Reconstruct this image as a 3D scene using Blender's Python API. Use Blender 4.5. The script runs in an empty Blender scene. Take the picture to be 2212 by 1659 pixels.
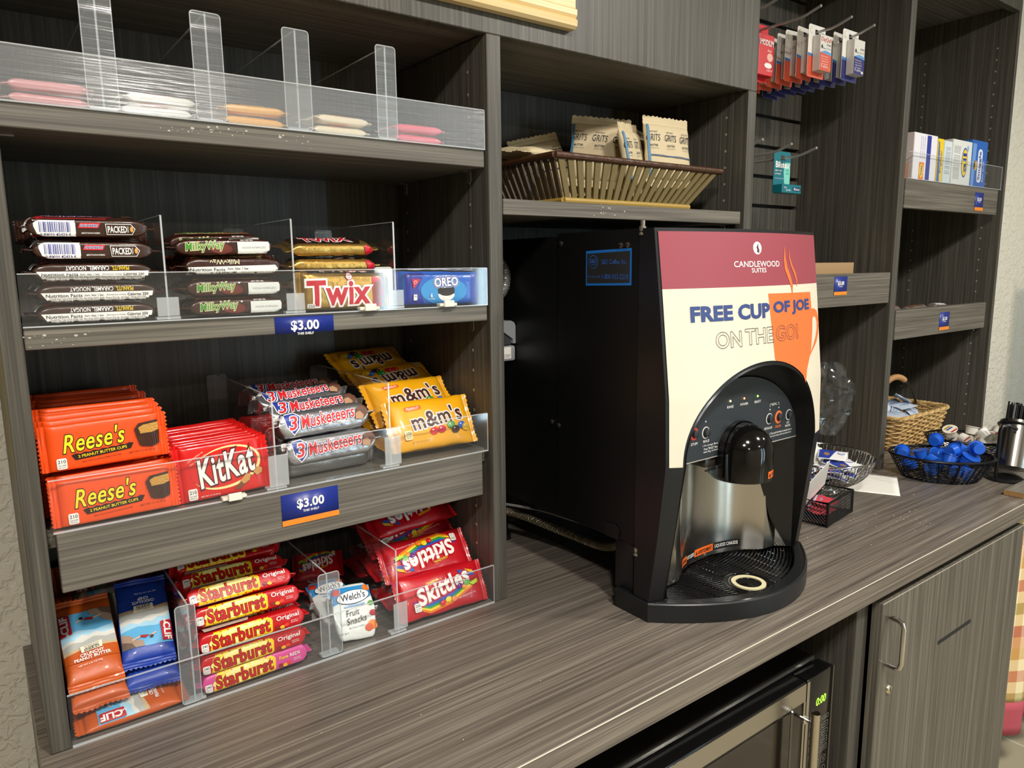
import bpy, bmesh, math, random
from mathutils import Vector, Matrix, noise

# ------------------------------------------------------------------ camera, light, exposure
# coordinates: X to the right along the shelves, Y into the wall, Z up.  z = 0 is the worktop while
# building; the whole place is lifted by LIFT at the end so that the floor lies at z = 0.
LIFT = 0.92
SC = bpy.context.scene
COL = SC.collection
PI = math.pi

def look_matrix(loc, fwd, right, up):
    m = Matrix((
        (right[0], up[0], -fwd[0], loc[0]),
        (right[1], up[1], -fwd[1], loc[1]),
        (right[2], up[2], -fwd[2], loc[2]),
        (0, 0, 0, 1)))
    return m

cam_data = bpy.data.cameras.new('camera')
cam = bpy.data.objects.new('camera', cam_data)
COL.objects.link(cam)
cam_data.sensor_fit = 'HORIZONTAL'
cam_data.sensor_width = 36.0
cam_data.lens = 1568.96 / 2212 * 36.0
cam_data.clip_start = 0.02
cam.matrix_world = look_matrix((-0.0418, -0.9178, 0.546),
                               (0.58812195, 0.79255315, -0.16115853),
                               (0.801938, -0.59730738, -0.01092407),
                               (0.10491909, 0.12281447, 0.98686807))
SC.camera = cam

SC.view_settings.view_transform = 'Standard'
SC.view_settings.look = 'None'
SC.view_settings.gamma = 1.0
SC.view_settings.exposure = 0.0
SC.view_settings.use_curve_mapping = False
SC.cycles.max_bounces = 8
SC.cycles.transparent_max_bounces = 24
SC.cycles.caustics_reflective = False
SC.cycles.caustics_refractive = False
SC.cycles.sample_clamp_indirect = 6.0
SC.cycles.use_denoising = True

world = bpy.data.worlds.new('world')
SC.world = world
world.use_nodes = True
world.node_tree.nodes['Background'].inputs[0].default_value = (0.80, 0.90, 1.0, 1)
world.node_tree.nodes['Background'].inputs[1].default_value = 0.05

def ceiling_lamp(x, y, power, color=(1.0, 0.95, 0.88), size=0.17):
    d = bpy.data.lights.new('ceiling_lamp', 'AREA')
    d.shape = 'DISK'
    d.size = size
    d.energy = power
    d.color = color
    o = bpy.data.objects.new('ceiling_lamp', d)
    o.location = (x, y, 1.515)
    COL.objects.link(o)
    return o

for lx, ly, lp in ((0.42, -1.22, 26), (-0.30, -1.40, 27), (1.75, -1.25, 27), (3.0, -1.3, 13), (-0.6, -3.1, 14), (1.8, -3.1, 14)):
    ceiling_lamp(lx, ly, lp)

def window_light(x, w, power):
    d = bpy.data.lights.new('daylight', 'AREA')
    d.shape = 'RECTANGLE'
    d.size = w
    d.size_y = 1.9
    d.energy = power
    d.color = (0.62, 0.86, 1.0)
    o = bpy.data.objects.new('daylight', d)
    o.location = (x, -4.02, 0.22)
    o.rotation_euler = (PI / 2, 0, 0)       # shines along +Y, into the room
    COL.objects.link(o)
window_light(2.47, 0.11, 14)
window_light(3.34, 0.10, 14)

# ------------------------------------------------------------------ materials
def lin(h):
    h = h.lstrip('#')
    r = []
    for i in (0, 2, 4):
        c = int(h[i:i + 2], 16) / 255.0
        r.append(c / 12.92 if c <= 0.04045 else ((c + 0.055) / 1.055) ** 2.4)
    return (r[0], r[1], r[2], 1.0)

_M = {}
def mat(hexc, rough=0.5, metal=0.0, spec=0.5, bump=0.0, bscale=60.0, coat=0.0, emit=0.0, key=''):
    k = (hexc, rough, metal, spec, bump, bscale, coat, emit, key)
    if k in _M:
        return _M[k]
    m = bpy.data.materials.new('surface')
    m.use_nodes = True
    nt = m.node_tree
    b = nt.nodes['Principled BSDF']
    b.inputs['Base Color'].default_value = lin(hexc)
    b.inputs['Roughness'].default_value = rough
    b.inputs['Metallic'].default_value = metal
    b.inputs['Specular IOR Level'].default_value = spec
    if coat:
        b.inputs['Coat Weight'].default_value = coat
        b.inputs['Coat Roughness'].default_value = 0.08
    if emit:
        b.inputs['Emission Color'].default_value = lin(hexc)
        b.inputs['Emission Strength'].default_value = emit
    if bump:
        tc = nt.nodes.new('ShaderNodeTexCoord')
        n = nt.nodes.new('ShaderNodeTexNoise')
        n.inputs['Scale'].default_value = bscale
        n.inputs['Detail'].default_value = 3.0
        bp = nt.nodes.new('ShaderNodeBump')
        bp.inputs['Strength'].default_value = bump
        bp.inputs['Distance'].default_value = 0.004
        nt.links.new(tc.outputs['Object'], n.inputs['Vector'])
        nt.links.new(n.outputs['Fac'], bp.inputs['Height'])
        nt.links.new(bp.outputs['Normal'], b.inputs['Normal'])
    _M[k] = m
    return m

def wood_mat(name, grain, dark, mid, light, rough=0.42, spec=0.4, fine=1.0):
    """Dark streaky laminate.  grain = axis the streaks run along (0 X, 1 Y, 2 Z), object coordinates."""
    m = bpy.data.materials.new(name)
    m.use_nodes = True
    nt = m.node_tree
    b = nt.nodes['Principled BSDF']
    tc = nt.nodes.new('ShaderNodeTexCoord')
    def layer(across, along, detail, dist=0.0):
        mp = nt.nodes.new('ShaderNodeMapping')
        s = [across * fine] * 3
        s[grain] = along * fine
        mp.inputs['Scale'].default_value = s
        n = nt.nodes.new('ShaderNodeTexNoise')
        n.inputs['Scale'].default_value = 1.0
        n.inputs['Detail'].default_value = detail
        n.inputs['Roughness'].default_value = 0.65
        n.inputs['Distortion'].default_value = dist
        nt.links.new(tc.outputs['Object'], mp.inputs['Vector'])
        nt.links.new(mp.outputs['Vector'], n.inputs['Vector'])
        return n
    n1 = layer(260, 3.0, 4.0, 0.2)
    n2 = layer(95, 1.3, 3.0, 0.4)
    add = nt.nodes.new('ShaderNodeMath'); add.operation = 'MULTIPLY_ADD'
    add.inputs[1].default_value = 0.6
    sc2 = nt.nodes.new('ShaderNodeMath'); sc2.operation = 'MULTIPLY'; sc2.inputs[1].default_value = 0.4
    nt.links.new(n2.outputs['Fac'], sc2.inputs[0])
    nt.links.new(n1.outputs['Fac'], add.inputs[0])
    nt.links.new(sc2.outputs[0], add.inputs[2])
    cr = nt.nodes.new('ShaderNodeValToRGB')
    e = cr.color_ramp.elements
    e[0].position = 0.36; e[0].color = lin(dark)
    e[1].position = 0.66; e[1].color = lin(light)
    x = cr.color_ramp.elements.new(0.5); x.color = lin(mid)
    nt.links.new(add.outputs[0], cr.inputs['Fac'])
    nt.links.new(cr.outputs['Color'], b.inputs['Base Color'])
    b.inputs['Roughness'].default_value = rough
    b.inputs['Specular IOR Level'].default_value = spec
    bp = nt.nodes.new('ShaderNodeBump')
    bp.inputs['Strength'].default_value = 0.05
    bp.inputs['Distance'].default_value = 0.002
    nt.links.new(n1.outputs['Fac'], bp.inputs['Height'])
    nt.links.new(bp.outputs['Normal'], b.inputs['Normal'])
    return m

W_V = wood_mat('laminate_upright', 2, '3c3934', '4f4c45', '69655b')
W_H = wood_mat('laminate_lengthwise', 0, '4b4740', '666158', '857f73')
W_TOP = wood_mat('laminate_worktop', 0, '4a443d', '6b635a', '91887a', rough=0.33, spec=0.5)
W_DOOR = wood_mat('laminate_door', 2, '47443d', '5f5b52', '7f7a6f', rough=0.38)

def acrylic(name, haze=0.05, rough=0.06, tint=(0.93, 0.95, 0.95), ridge=0.0, gloss=1.0, rscale=260.0):
    m = bpy.data.materials.new(name)
    m.use_nodes = True
    nt = m.node_tree
    nt.nodes.clear()
    out = nt.nodes.new('ShaderNodeOutputMaterial')
    tr = nt.nodes.new('ShaderNodeBsdfTransparent'); tr.inputs[0].default_value = (*tint, 1)
    df = nt.nodes.new('ShaderNodeBsdfDiffuse'); df.inputs[0].default_value = (0.85, 0.88, 0.9, 1)
    gl = nt.nodes.new('ShaderNodeBsdfGlossy'); gl.inputs['Roughness'].default_value = rough
    gl.inputs['Color'].default_value = (gloss, gloss, gloss, 1)
    m1 = nt.nodes.new('ShaderNodeMixShader'); m1.inputs[0].default_value = haze
    m2 = nt.nodes.new('ShaderNodeMixShader')
    fr = nt.nodes.new('ShaderNodeFresnel'); fr.inputs['IOR'].default_value = 1.49
    nt.links.new(tr.outputs[0], m1.inputs[1]); nt.links.new(df.outputs[0], m1.inputs[2])
    ge = nt.nodes.new('ShaderNodeNewGeometry')          # the sheet mirrors at its outer face only
    sb = nt.nodes.new('ShaderNodeMath'); sb.operation = 'SUBTRACT'; sb.inputs[0].default_value = 1.0
    mu = nt.nodes.new('ShaderNodeMath'); mu.operation = 'MULTIPLY'
    nt.links.new(ge.outputs['Backfacing'], sb.inputs[1])
    nt.links.new(fr.outputs[0], mu.inputs[0]); nt.links.new(sb.outputs[0], mu.inputs[1])
    nt.links.new(mu.outputs[0], m2.inputs[0])
    nt.links.new(m1.outputs[0], m2.inputs[1]); nt.links.new(gl.outputs[0], m2.inputs[2])
    if ridge:
        tc = nt.nodes.new('ShaderNodeTexCoord')
        mp = nt.nodes.new('ShaderNodeMapping')
        mp.inputs['Scale'].default_value = (2.0, 40.0, rscale)
        n = nt.nodes.new('ShaderNodeTexNoise'); n.inputs['Scale'].default_value = 1.0; n.inputs['Detail'].default_value = 4
        bp = nt.nodes.new('ShaderNodeBump'); bp.inputs['Strength'].default_value = ridge; bp.inputs['Distance'].default_value = 0.004
        nt.links.new(tc.outputs['Object'], mp.inputs[0]); nt.links.new(mp.outputs[0], n.inputs['Vector'])
        nt.links.new(n.outputs['Fac'], bp.inputs['Height']); nt.links.new(bp.outputs[0], gl.inputs['Normal'])
    nt.links.new(m2.outputs[0], out.inputs[0])
    return m

CLEAR = acrylic('clear_acrylic', 0.012, 0.05, tint=(.985,.988,.988))
CLEAR_RIDGED = acrylic('ridged_acrylic', 0.09, 0.2, ridge=0.5, tint=(.97,.975,.975))
CLEAR_EDGE = acrylic('polished_edge', 0.42, 0.15)
CLEAR_FRONT = acrylic('scratched_acrylic', 0.08, 0.16, ridge=0.6, rscale=60)
CLEAR_FILM = acrylic('plastic_film', 0.10, 0.10)

BLACK = mat('#0d0d0e', 0.38)
BLACK_GLOSS = mat('#0a0a0b', 0.12, spec=0.6)
BLACK_SATIN = mat('#141416', 0.45, bump=0.1, bscale=900)
CHROME = mat('#d8d8d6', 0.14, 1.0)
STEEL = mat('#b9b6ae', 0.26, 1.0)
WHITE = mat('#f1efe8', 0.45)
WALLC = mat('#b3aa96', 0.85)

# ------------------------------------------------------------------ mesh builder
_T = {}
def txt2d(s, bold=0.0, shear=0.0, space=1.0, res=3):
    k = (s, bold, shear, space, res)
    if k in _T:
        return _T[k]
    c = bpy.data.curves.new('lettering', 'FONT')
    c.body = s; c.size = 1.0; c.offset = bold; c.shear = shear; c.space_character = space
    c.resolution_u = res; c.fill_mode = 'FRONT'
    c.align_x = 'LEFT'
    o = bpy.data.objects.new('lettering', c)
    me = bpy.data.meshes.new_from_object(o)
    V = [(v.co.x, v.co.y) for v in me.vertices]
    F = [tuple(p.vertices) for p in me.polygons]
    bpy.data.objects.remove(o); bpy.data.meshes.remove(me); bpy.data.curves.remove(c)
    _T[k] = (V, F)
    return _T[k]

def split2d(V, F, maxlen):
    bm = bmesh.new()
    vs = [bm.verts.new((x, y, 0)) for x, y in V]
    for f in F:
        try:
            bm.faces.new([vs[i] for i in f])
        except ValueError:
            pass
    bmesh.ops.triangulate(bm, faces=[f for f in bm.faces if len(f.verts) > 3])
    for _ in range(6):
        ed = [e for e in bm.edges if e.calc_length() > maxlen]
        if not ed:
            break
        bmesh.ops.subdivide_edges(bm, edges=ed, cuts=1)
        bmesh.ops.triangulate(bm, faces=[f for f in bm.faces if len(f.verts) > 3])
    bm.verts.index_update()
    V2 = [(v.co.x, v.co.y) for v in bm.verts]
    F2 = [tuple(v.index for v in f.verts) for f in bm.faces]
    bm.free()
    return V2, F2

_TE = {}
def txt_edges(s, bold=0.0):
    """the outlines of a word as 2-D segments"""
    if (s, bold) in _TE: return _TE[(s, bold)]
    c = bpy.data.curves.new('lettering', 'FONT')
    c.body = s; c.size = 1.0; c.offset = bold; c.resolution_u = 4; c.fill_mode = 'FRONT'
    o = bpy.data.objects.new('lettering', c)
    me = bpy.data.meshes.new_from_object(o)
    use = {}
    for p in me.polygons:
        vs = list(p.vertices)
        for i in range(len(vs)):
            k = tuple(sorted((vs[i], vs[(i + 1) % len(vs)])))
            use[k] = use.get(k, 0) + 1
    E = [((me.vertices[a].co.x, me.vertices[a].co.y), (me.vertices[b].co.x, me.vertices[b].co.y)) for (a, b), n in use.items() if n == 1]
    bpy.data.objects.remove(o); bpy.data.meshes.remove(me); bpy.data.curves.remove(c)
    _TE[(s, bold)] = E
    return E

class MB:
    def __init__(s):
        s.V = []; s.F = []; s.MI = []; s.mats = []
    def m(s, material):
        if material not in s.mats:
            s.mats.append(material)
        return s.mats.index(material)
    def add(s, V, F, material):
        o = len(s.V); k = s.m(material)
        s.V.extend([tuple(v) for v in V])
        for f in F:
            s.F.append(tuple(i + o for i in f)); s.MI.append(k)
        return s
    def box(s, x0, x1, y0, y1, z0, z1, material, bev=0.0, seg=2, M=None):
        bm = bmesh.new()
        bmesh.ops.create_cube(bm, size=1.0)
        for v in bm.verts:
            v.co = Vector(((x0 + x1) / 2 + v.co.x * (x1 - x0), (y0 + y1) / 2 + v.co.y * (y1 - y0), (z0 + z1) / 2 + v.co.z * (z1 - z0)))
        if bev:
            bmesh.ops.bevel(bm, geom=bm.edges[:], offset=bev, segments=seg, profile=0.5, affect='EDGES')
        bm.verts.index_update()
        V = [(M @ v.co) if M else v.co.copy() for v in bm.verts]
        F = [tuple(v.index for v in f.verts) for f in bm.faces]
        bm.free()
        return s.add(V, F, material)
    def tube(s, pts, r, material, seg=8, closed=False, caps=True):
        pts = [Vector(p) for p in pts]
        n = len(pts)
        V = []; F = []
        rr = r if isinstance(r, (list, tuple)) else [r] * n
        prev = None
        for i, p in enumerate(pts):
            if closed:
                t = pts[(i + 1) % n] - pts[i - 1]
            else:
                t = pts[min(i + 1, n - 1)] - pts[max(i - 1, 0)]
            t.normalize()
            if prev is None:
                a = Vector((0, 0, 1)) if abs(t.z) < 0.9 else Vector((1, 0, 0))
                u = t.cross(a).normalized()
            else:
                u = (prev - t * prev.dot(t))
                if u.length < 1e-6:
                    u = t.orthogonal()
                u.normalize()
            prev = u
            w = t.cross(u)
            for j in range(seg):
                an = 2 * PI * j / seg
                V.append(p + (u * math.cos(an) + w * math.sin(an)) * rr[i])
        m = n if closed else n - 1
        for i in range(m):
            for j in range(seg):
                a = i * seg + j; b = i * seg + (j + 1) % seg
                c = ((i + 1) % n) * seg + (j + 1) % seg; d = ((i + 1) % n) * seg + j
                F.append((a, b, c, d))
        if caps and not closed:
            F.append(tuple(range(seg - 1, -1, -1)))
            F.append(tuple((n - 1) * seg + j for j in range(seg)))
        return s.add(V, F, material)
    def lathe(s, prof, c, material, seg=24, a0=0.0, a1=2 * PI, cap0=False, cap1=False, M=None):
        """prof = [(r, z)] turned about the vertical through c"""
        full = abs(a1 - a0 - 2 * PI) < 1e-6
        n = seg if full else seg + 1
        V = []; F = []
        for r, z in prof:
            for j in range(n):
                an = a0 + (a1 - a0) * j / seg
                v = Vector((r * math.cos(an), r * math.sin(an), z))
                if M: v = M @ v
                V.append((c[0] + v.x, c[1] + v.y, c[2] + v.z))
        for i in range(len(prof) - 1):
            for j in range(seg):
                a = i * n + j; b = i * n + (j + 1) % n
                F.append((a, b, b + n, a + n))
        if cap0: F.append(tuple(range(n - 1, -1, -1)))
        if cap1: F.append(tuple((len(prof) - 1) * n + j for j in range(n)))
        return s.add(V, F, material)
    def prism(s, poly, material, y0, y1, to=None):
        """poly in (x,z), extruded from y0 to y1;  to maps (x,y,z)->point"""
        n = len(poly)
        V = [(x, y0, z) for x, z in poly] + [(x, y1, z) for x, z in poly]
        if to: V = [to(*v) for v in V]
        F = [tuple(range(n)), tuple(range(2 * n - 1, n - 1, -1))]
        F += [(i, i + n, (i + 1) % n + n, (i + 1) % n) for i in range(n)]
        return s.add(V, F, material)
    def flat(s, V2, F2, material, fn, maxlen=0.0):
        if maxlen:
            V2, F2 = split2d(V2, F2, maxlen)
        return s.add([fn(x, z) for x, z in V2], F2, material)
    def poly(s, pts, material, fn, maxlen=0.0):
        return s.flat(pts, [tuple(range(len(pts)))], material, fn, maxlen)
    def text(s, string, cx, cz, material, fn, w=None, h=None, bold=0.0, shear=0.0, rot=0.0, space=1.0, maxlen=0.0, layers=(), flipz=1, res=3, step=0.0):
        bold *= .5
        space += .6 * bold + (.05 if layers else 0)
        """lettering centred on (cx, cz), fitted to width w and/or height h;  layers = outlines drawn behind [(material, extra offset)]"""
        V0, F0 = txt2d(string, bold, shear, space, res)
        if not V0:
            return s
        xs = [v[0] for v in V0]; zs = [v[1] for v in V0]
        bx = (min(xs) + max(xs)) / 2; bz = (min(zs) + max(zs)) / 2
        sw = (max(xs) - min(xs)); sh = (max(zs) - min(zs))
        if w and h: kx, kz = w / sw, h / sh
        elif w: kx = kz = w / sw
        else: kx = kz = h / sh
        cr, sr = math.cos(rot), math.sin(rot)
        todo = [(mm, bold + ex * .5) for mm, ex in layers] + [(material, bold)]
        for i, (mm, bo) in enumerate(todo):
            V, F = txt2d(string, bo, shear, space, res)
            V2 = []
            for x, z in V:
                a = (x - bx) * kx; b = (z - bz) * kz
                V2.append((cx + a * cr - b * sr, cz + a * sr + b * cr))
            s.flat(V2, F, mm, (lambda x, z, i=i: fn(x, z, i * step)) if step else fn, maxlen)
        return s
    def done(s, name, parent=None, loc=None, rot=None, M=None, smooth=35.0):
        me = bpy.data.meshes.new(name)
        me.from_pydata(s.V, [], s.F)
        for mm in s.mats:
            me.materials.append(mm)
        me.polygons.foreach_set('material_index', s.MI)
        me.polygons.foreach_set('use_smooth', [True] * len(s.F))
        me.update()
        if smooth is not None:
            me.set_sharp_from_angle(angle=math.radians(smooth))
        o = bpy.data.objects.new(name, me)
        COL.objects.link(o)
        if parent: o.parent = parent
        if M is not None: o.matrix_local = M
        if loc is not None: o.location = loc
        if rot is not None: o.rotation_euler = rot
        return o

def ell(cx, cz, rx, rz, n=20, rot=0.0, a0=0.0, a1=2 * PI):
    c, d = math.cos(rot), math.sin(rot)
    out = []
    full = abs(a1 - a0 - 2 * PI) < 1e-6
    for i in range(n if full else n + 1):
        t = a0 + (a1 - a0) * i / n
        x, z = rx * math.cos(t), rz * math.sin(t)
        out.append((cx + x * c - z * d, cz + x * d + z * c))
    return out

def rrect(cx, cz, w, h, r=0.001, n=3, rot=0.0):
    out = []
    for sx, sz, a in ((1, 1, 0), (-1, 1, PI / 2), (-1, -1, PI), (1, -1, 1.5 * PI)):
        for i in range(n + 1):
            t = a + PI / 2 * i / n
            out.append((sx * (w / 2 - r) + r * math.cos(t), sz * (h / 2 - r) + r * math.sin(t)))
    c, d = math.cos(rot), math.sin(rot)
    return [(cx + x * c - z * d, cz + x * d + z * c) for x, z in out]

def tag(o, label=None, cat=None, group=None, kind=None):
    if label: o['label'] = label
    if cat: o['category'] = cat
    if group: o['group'] = group
    if kind: o['kind'] = kind
    return o

def empty(name, loc=(0, 0, 0), rot=(0, 0, 0)):
    o = bpy.data.objects.new(name, None)
    o.empty_display_size = 0.02
    o.location = loc; o.rotation_euler = rot
    COL.objects.link(o)
    return o

def dup(o, label=None, group=None):
    r = o.copy(); COL.objects.link(r)
    if label: r['label'] = label
    if group: r['group'] = group
    for ch in list(o.children):
        c = ch.copy(); COL.objects.link(c); c.parent = r
        for g in list(ch.children):
            d = g.copy(); COL.objects.link(d); d.parent = c
    return r

def pose(x, y, z, tilt=0.0, yaw=0.0, roll=0.0):
    """tilt leans the pack back (face turning upwards), yaw turns it about the vertical, roll spins it in its own plane; degrees"""
    R = math.radians
    return Matrix.Translation((x, y, z)) @ Matrix.Rotation(R(yaw), 4, 'Z') @ Matrix.Rotation(-R(tilt), 4, 'X') @ Matrix.Rotation(R(roll), 4, 'Y')

ORD = ['first', 'second', 'third', 'fourth', 'fifth', 'sixth', 'seventh', 'eighth', 'ninth', 'tenth', 'eleventh', 'twelfth', 'thirteenth', 'fourteenth']

# ------------------------------------------------------------------ the room
FLOOR = mat('#a89f8d', 0.35)
def floor_mat():
    m = bpy.data.materials.new('floor_tile'); m.use_nodes = True
    nt = m.node_tree; b = nt.nodes['Principled BSDF']
    tc = nt.nodes.new('ShaderNodeTexCoord')
    br = nt.nodes.new('ShaderNodeTexBrick')
    br.offset = 0.5
    br.inputs['Color1'].default_value = lin('#b0a58d'); br.inputs['Color2'].default_value = lin('#a69b82')
    br.inputs['Mortar'].default_value = lin('#cbc3af')
    br.inputs['Scale'].default_value = 1.0; br.inputs['Mortar Size'].default_value = 0.004
    br.inputs['Brick Width'].default_value = 0.6; br.inputs['Row Height'].default_value = 0.3
    nt.links.new(tc.outputs['Object'], br.inputs['Vector'])
    nt.links.new(br.outputs['Color'], b.inputs['Base Color'])
    b.inputs['Roughness'].default_value = 0.3
    return m
FLOOR = floor_mat()

def plaster(name, hexc, scale=55, strength=0.55):
    m = bpy.data.materials.new(name); m.use_nodes = True
    nt = m.node_tree; b = nt.nodes['Principled BSDF']
    b.inputs['Base Color'].default_value = lin(hexc); b.inputs['Roughness'].default_value = 0.75
    tc = nt.nodes.new('ShaderNodeTexCoord')
    n = nt.nodes.new('ShaderNodeTexNoise'); n.inputs['Scale'].default_value = scale; n.inputs['Detail'].default_value = 3; n.inputs['Distortion'].default_value = 0.8
    cr = nt.nodes.new('ShaderNodeValToRGB')
    cr.color_ramp.elements[0].position = 0.44; cr.color_ramp.elements[1].position = 0.56
    bp = nt.nodes.new('ShaderNodeBump'); bp.inputs['Strength'].default_value = strength; bp.inputs['Distance'].default_value = 0.003
    nt.links.new(tc.outputs['Object'], n.inputs['Vector']); nt.links.new(n.outputs['Fac'], cr.inputs['Fac'])
    nt.links.new(cr.outputs['Color'], bp.inputs['Height']); nt.links.new(bp.outputs['Normal'], b.inputs['Normal'])
    return m
PLASTER = plaster('knockdown_plaster', '#cfcabb')
PLASTER_Y = plaster('yellow_paint', '#d3c38d')
ROOMW = mat('#8d8677', 0.8)

def struct(name, mb):
    return tag(mb.done(name), kind='structure')

XA0, XA1, T = -0.0206, 0.0, 0.0254
XB0, XB1 = 0.600, 0.6254
XC0, XC1 = 1.2237, 1.2491
XD0, XD1 = 1.8462, 1.8716
XE0, XE1 = 2.4832, 2.497
YB = 0.291           # inside back of the hutch
YW = 0.3146          # wall behind it
X_LO, X_HI, Y_LO, Z_HI = -2.6, 4.3, -4.1, 1.53

struct('floor', MB().box(X_LO, X_HI, Y_LO, YW + .1, -LIFT - .05, -LIFT, FLOOR))
struct('ceiling', MB().box(X_LO, X_HI, Y_LO, YW + .1, Z_HI, Z_HI + .05, mat('#a9a598', 0.9)))
struct('wall_back', MB().box(X_LO, X_HI, YW, YW + .1, -LIFT, Z_HI, PLASTER))
struct('trim_1', MB().box(X_LO + .002, XA0 - .02, YW - .006, YW - .0003, 0.262, Z_HI, PLASTER_Y))
struct('wall_left', MB().box(X_LO - .1, X_LO, Y_LO, YW, -LIFT, Z_HI, ROOMW))
ENTR = mat('#cbc4b4', 0.8)
struct('wall_right', MB().box(X_HI, X_HI + .1, Y_LO, YW, -LIFT, Z_HI, ROOMW))
# wall beside the shelving on the right, with a rounded (bullnose) edge
wr = MB()
R0 = 0.018
XE2 = XE1 + .0006
prof = [(XE2 + R0 - R0 * math.cos(a), 0.012 + R0 - R0 * math.sin(a)) for a in [PI / 2 * i / 6 for i in range(7)]]
prof += [(X_HI - .0005, 0.012), (X_HI - .0005, YW - .0005), (XE2, YW - .0005)]
V = [(x, y, -LIFT) for x, y in prof] + [(x, y, Z_HI) for x, y in prof]
n = len(prof)
wr.add(V, [tuple(range(n - 1, -1, -1)), tuple(range(n, 2 * n))] + [(i, (i + 1) % n, (i + 1) % n + n, i + n) for i in range(n)], PLASTER)
struct('wall_right_side', wr)
# wall behind the viewer, with two tall narrow panes of daylight
wf = MB()
WX = [(2.41, 2.53), (3.28, 3.40)]
zs0, zs1 = -0.78, 1.22
xs = [X_LO, 2.41, 2.53, 3.28, 3.40, X_HI]
for i in range(5):
    if i % 2 == 0:
        wf.box(xs[i], xs[i + 1], Y_LO - .1, Y_LO, -LIFT, Z_HI, ENTR)
    else:
        wf.box(xs[i], xs[i + 1], Y_LO - .1, Y_LO, -LIFT, zs0, ENTR)
        wf.box(xs[i], xs[i + 1], Y_LO - .1, Y_LO, zs1, Z_HI, ENTR)
struct('wall_entrance', wf)
for i, (a, b) in enumerate(WX):
    struct('window_%d' % (i + 1), MB().box(a + .001, b - .001, Y_LO - .06, Y_LO - .05, zs0 + .001, zs1 - .001, mat('#cfeaff', 0.3, emit=2.0)))

# ------------------------------------------------------------------ built-in shelving above the worktop
hutch = tag(empty('shelving_unit', (0, 0, 0)), 'dark grey wood laminate built-in shelving with four bays on the worktop', 'shelving')

HOLE = mat('#b9ad97', 0.4, 0.3)
def panel(name, x0, x1, z0, z1, holes=None, yb=YB, skip=()):
    m = MB().box(x0, x1, 0.0, yb, z0, z1, W_V, bev=0.0012, seg=1)
    if holes:
        hz0, hz1 = holes
        for y in (0.0505, 0.2545):
            z = hz0
            while z < hz1:
                if not any(a < z < b for a, b in skip):
                    ring = [(x0 - 0.0004, y + 0.0026 * math.cos(t), z + 0.0026 * math.sin(t)) for t in [2 * PI * i / 8 for i in range(8)]]
                    m.add(ring, [tuple(range(8))], HOLE)
                z += 0.0325
    return m.done('side_panel', hutch)

HZ = 0.8787         # underside of the header over the two left bays
TOPZ = 1.255
ZP = .0004
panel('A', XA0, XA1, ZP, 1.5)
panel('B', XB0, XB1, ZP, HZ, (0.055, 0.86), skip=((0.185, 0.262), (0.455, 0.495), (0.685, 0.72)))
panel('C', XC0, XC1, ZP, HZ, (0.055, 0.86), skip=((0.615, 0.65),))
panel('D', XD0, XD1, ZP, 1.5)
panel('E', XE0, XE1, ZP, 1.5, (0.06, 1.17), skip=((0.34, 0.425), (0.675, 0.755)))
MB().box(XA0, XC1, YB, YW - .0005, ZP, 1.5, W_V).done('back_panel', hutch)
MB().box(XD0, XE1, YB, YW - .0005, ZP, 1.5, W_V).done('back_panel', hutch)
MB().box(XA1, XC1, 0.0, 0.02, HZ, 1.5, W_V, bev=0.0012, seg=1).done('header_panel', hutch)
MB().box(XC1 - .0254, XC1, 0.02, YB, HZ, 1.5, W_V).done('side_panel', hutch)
MB().box(XA1, XC1 - .0254, 0.02, YB, HZ + .004, HZ + .022, W_H).done('top_panel', hutch)
MB().box(XC1, XE0, 0.0, 0.02, TOPZ, 1.5, W_V).done('header_panel', hutch)
MB().box(XC1, XE0, 0.02, YB, TOPZ + .02, TOPZ + .04, W_H).done('top_panel', hutch)

# slat wall in the third bay
sw = MB()
ZG = [0.56 + 0.0762 * k for k in range(10)]
ZG = [0.6952 - 0.0762 * 9 + 0.0762 * k for k in range(17)]
edges = [-.004] + [z for z in ZG if z > 0.02] + [1.5]
for a, b in zip(edges[:-1], edges[1:]):
    sw.box(XC1, XD0, 0.280, 0.298, a + 0.0045, b - 0.0045, W_V, bev=0.0006, seg=1)
sw.box(XC1, XD0, 0.299, YW - .0005, ZP, 1.5, mat('#1a1917', 0.7))
sw.done('slat_panel', hutch)

def shelf(x0, x1, y0, z0, z1, board=None, z_board=None, wear=()):
    s = MB().box(x0, x1, y0, YB, z0, z1, W_H, bev=0.0010, seg=1)
    for (cx, cz, w, h, k) in wear:          # chipped, scuffed patches of the front edge
        rnd = random.Random(k)
        for _ in range(int(7 * w / 0.03)):
            px = cx + (rnd.random() - .5) * w; pz = cz + (rnd.random() - .5) * h
            r = 0.0004 + 0.0011 * rnd.random() ** 2
            s.add([(px + r * (1 + rnd.random()) * math.cos(t), y0 - 0.0003, pz + r * math.sin(t)) for t in [2 * PI * i / 6 for i in range(6)]], [tuple(range(6))], mat('#b9b3a3', 0.6))
    o = s.done('shelf', hutch)
    if board:
        bx0, bx1, by, bz0, bz1 = board
        MB().box(bx0, bx1, by, by + 0.018, bz0, bz1, W_H, bev=0.0010, seg=1).done('front_board', o)
    return o

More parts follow.
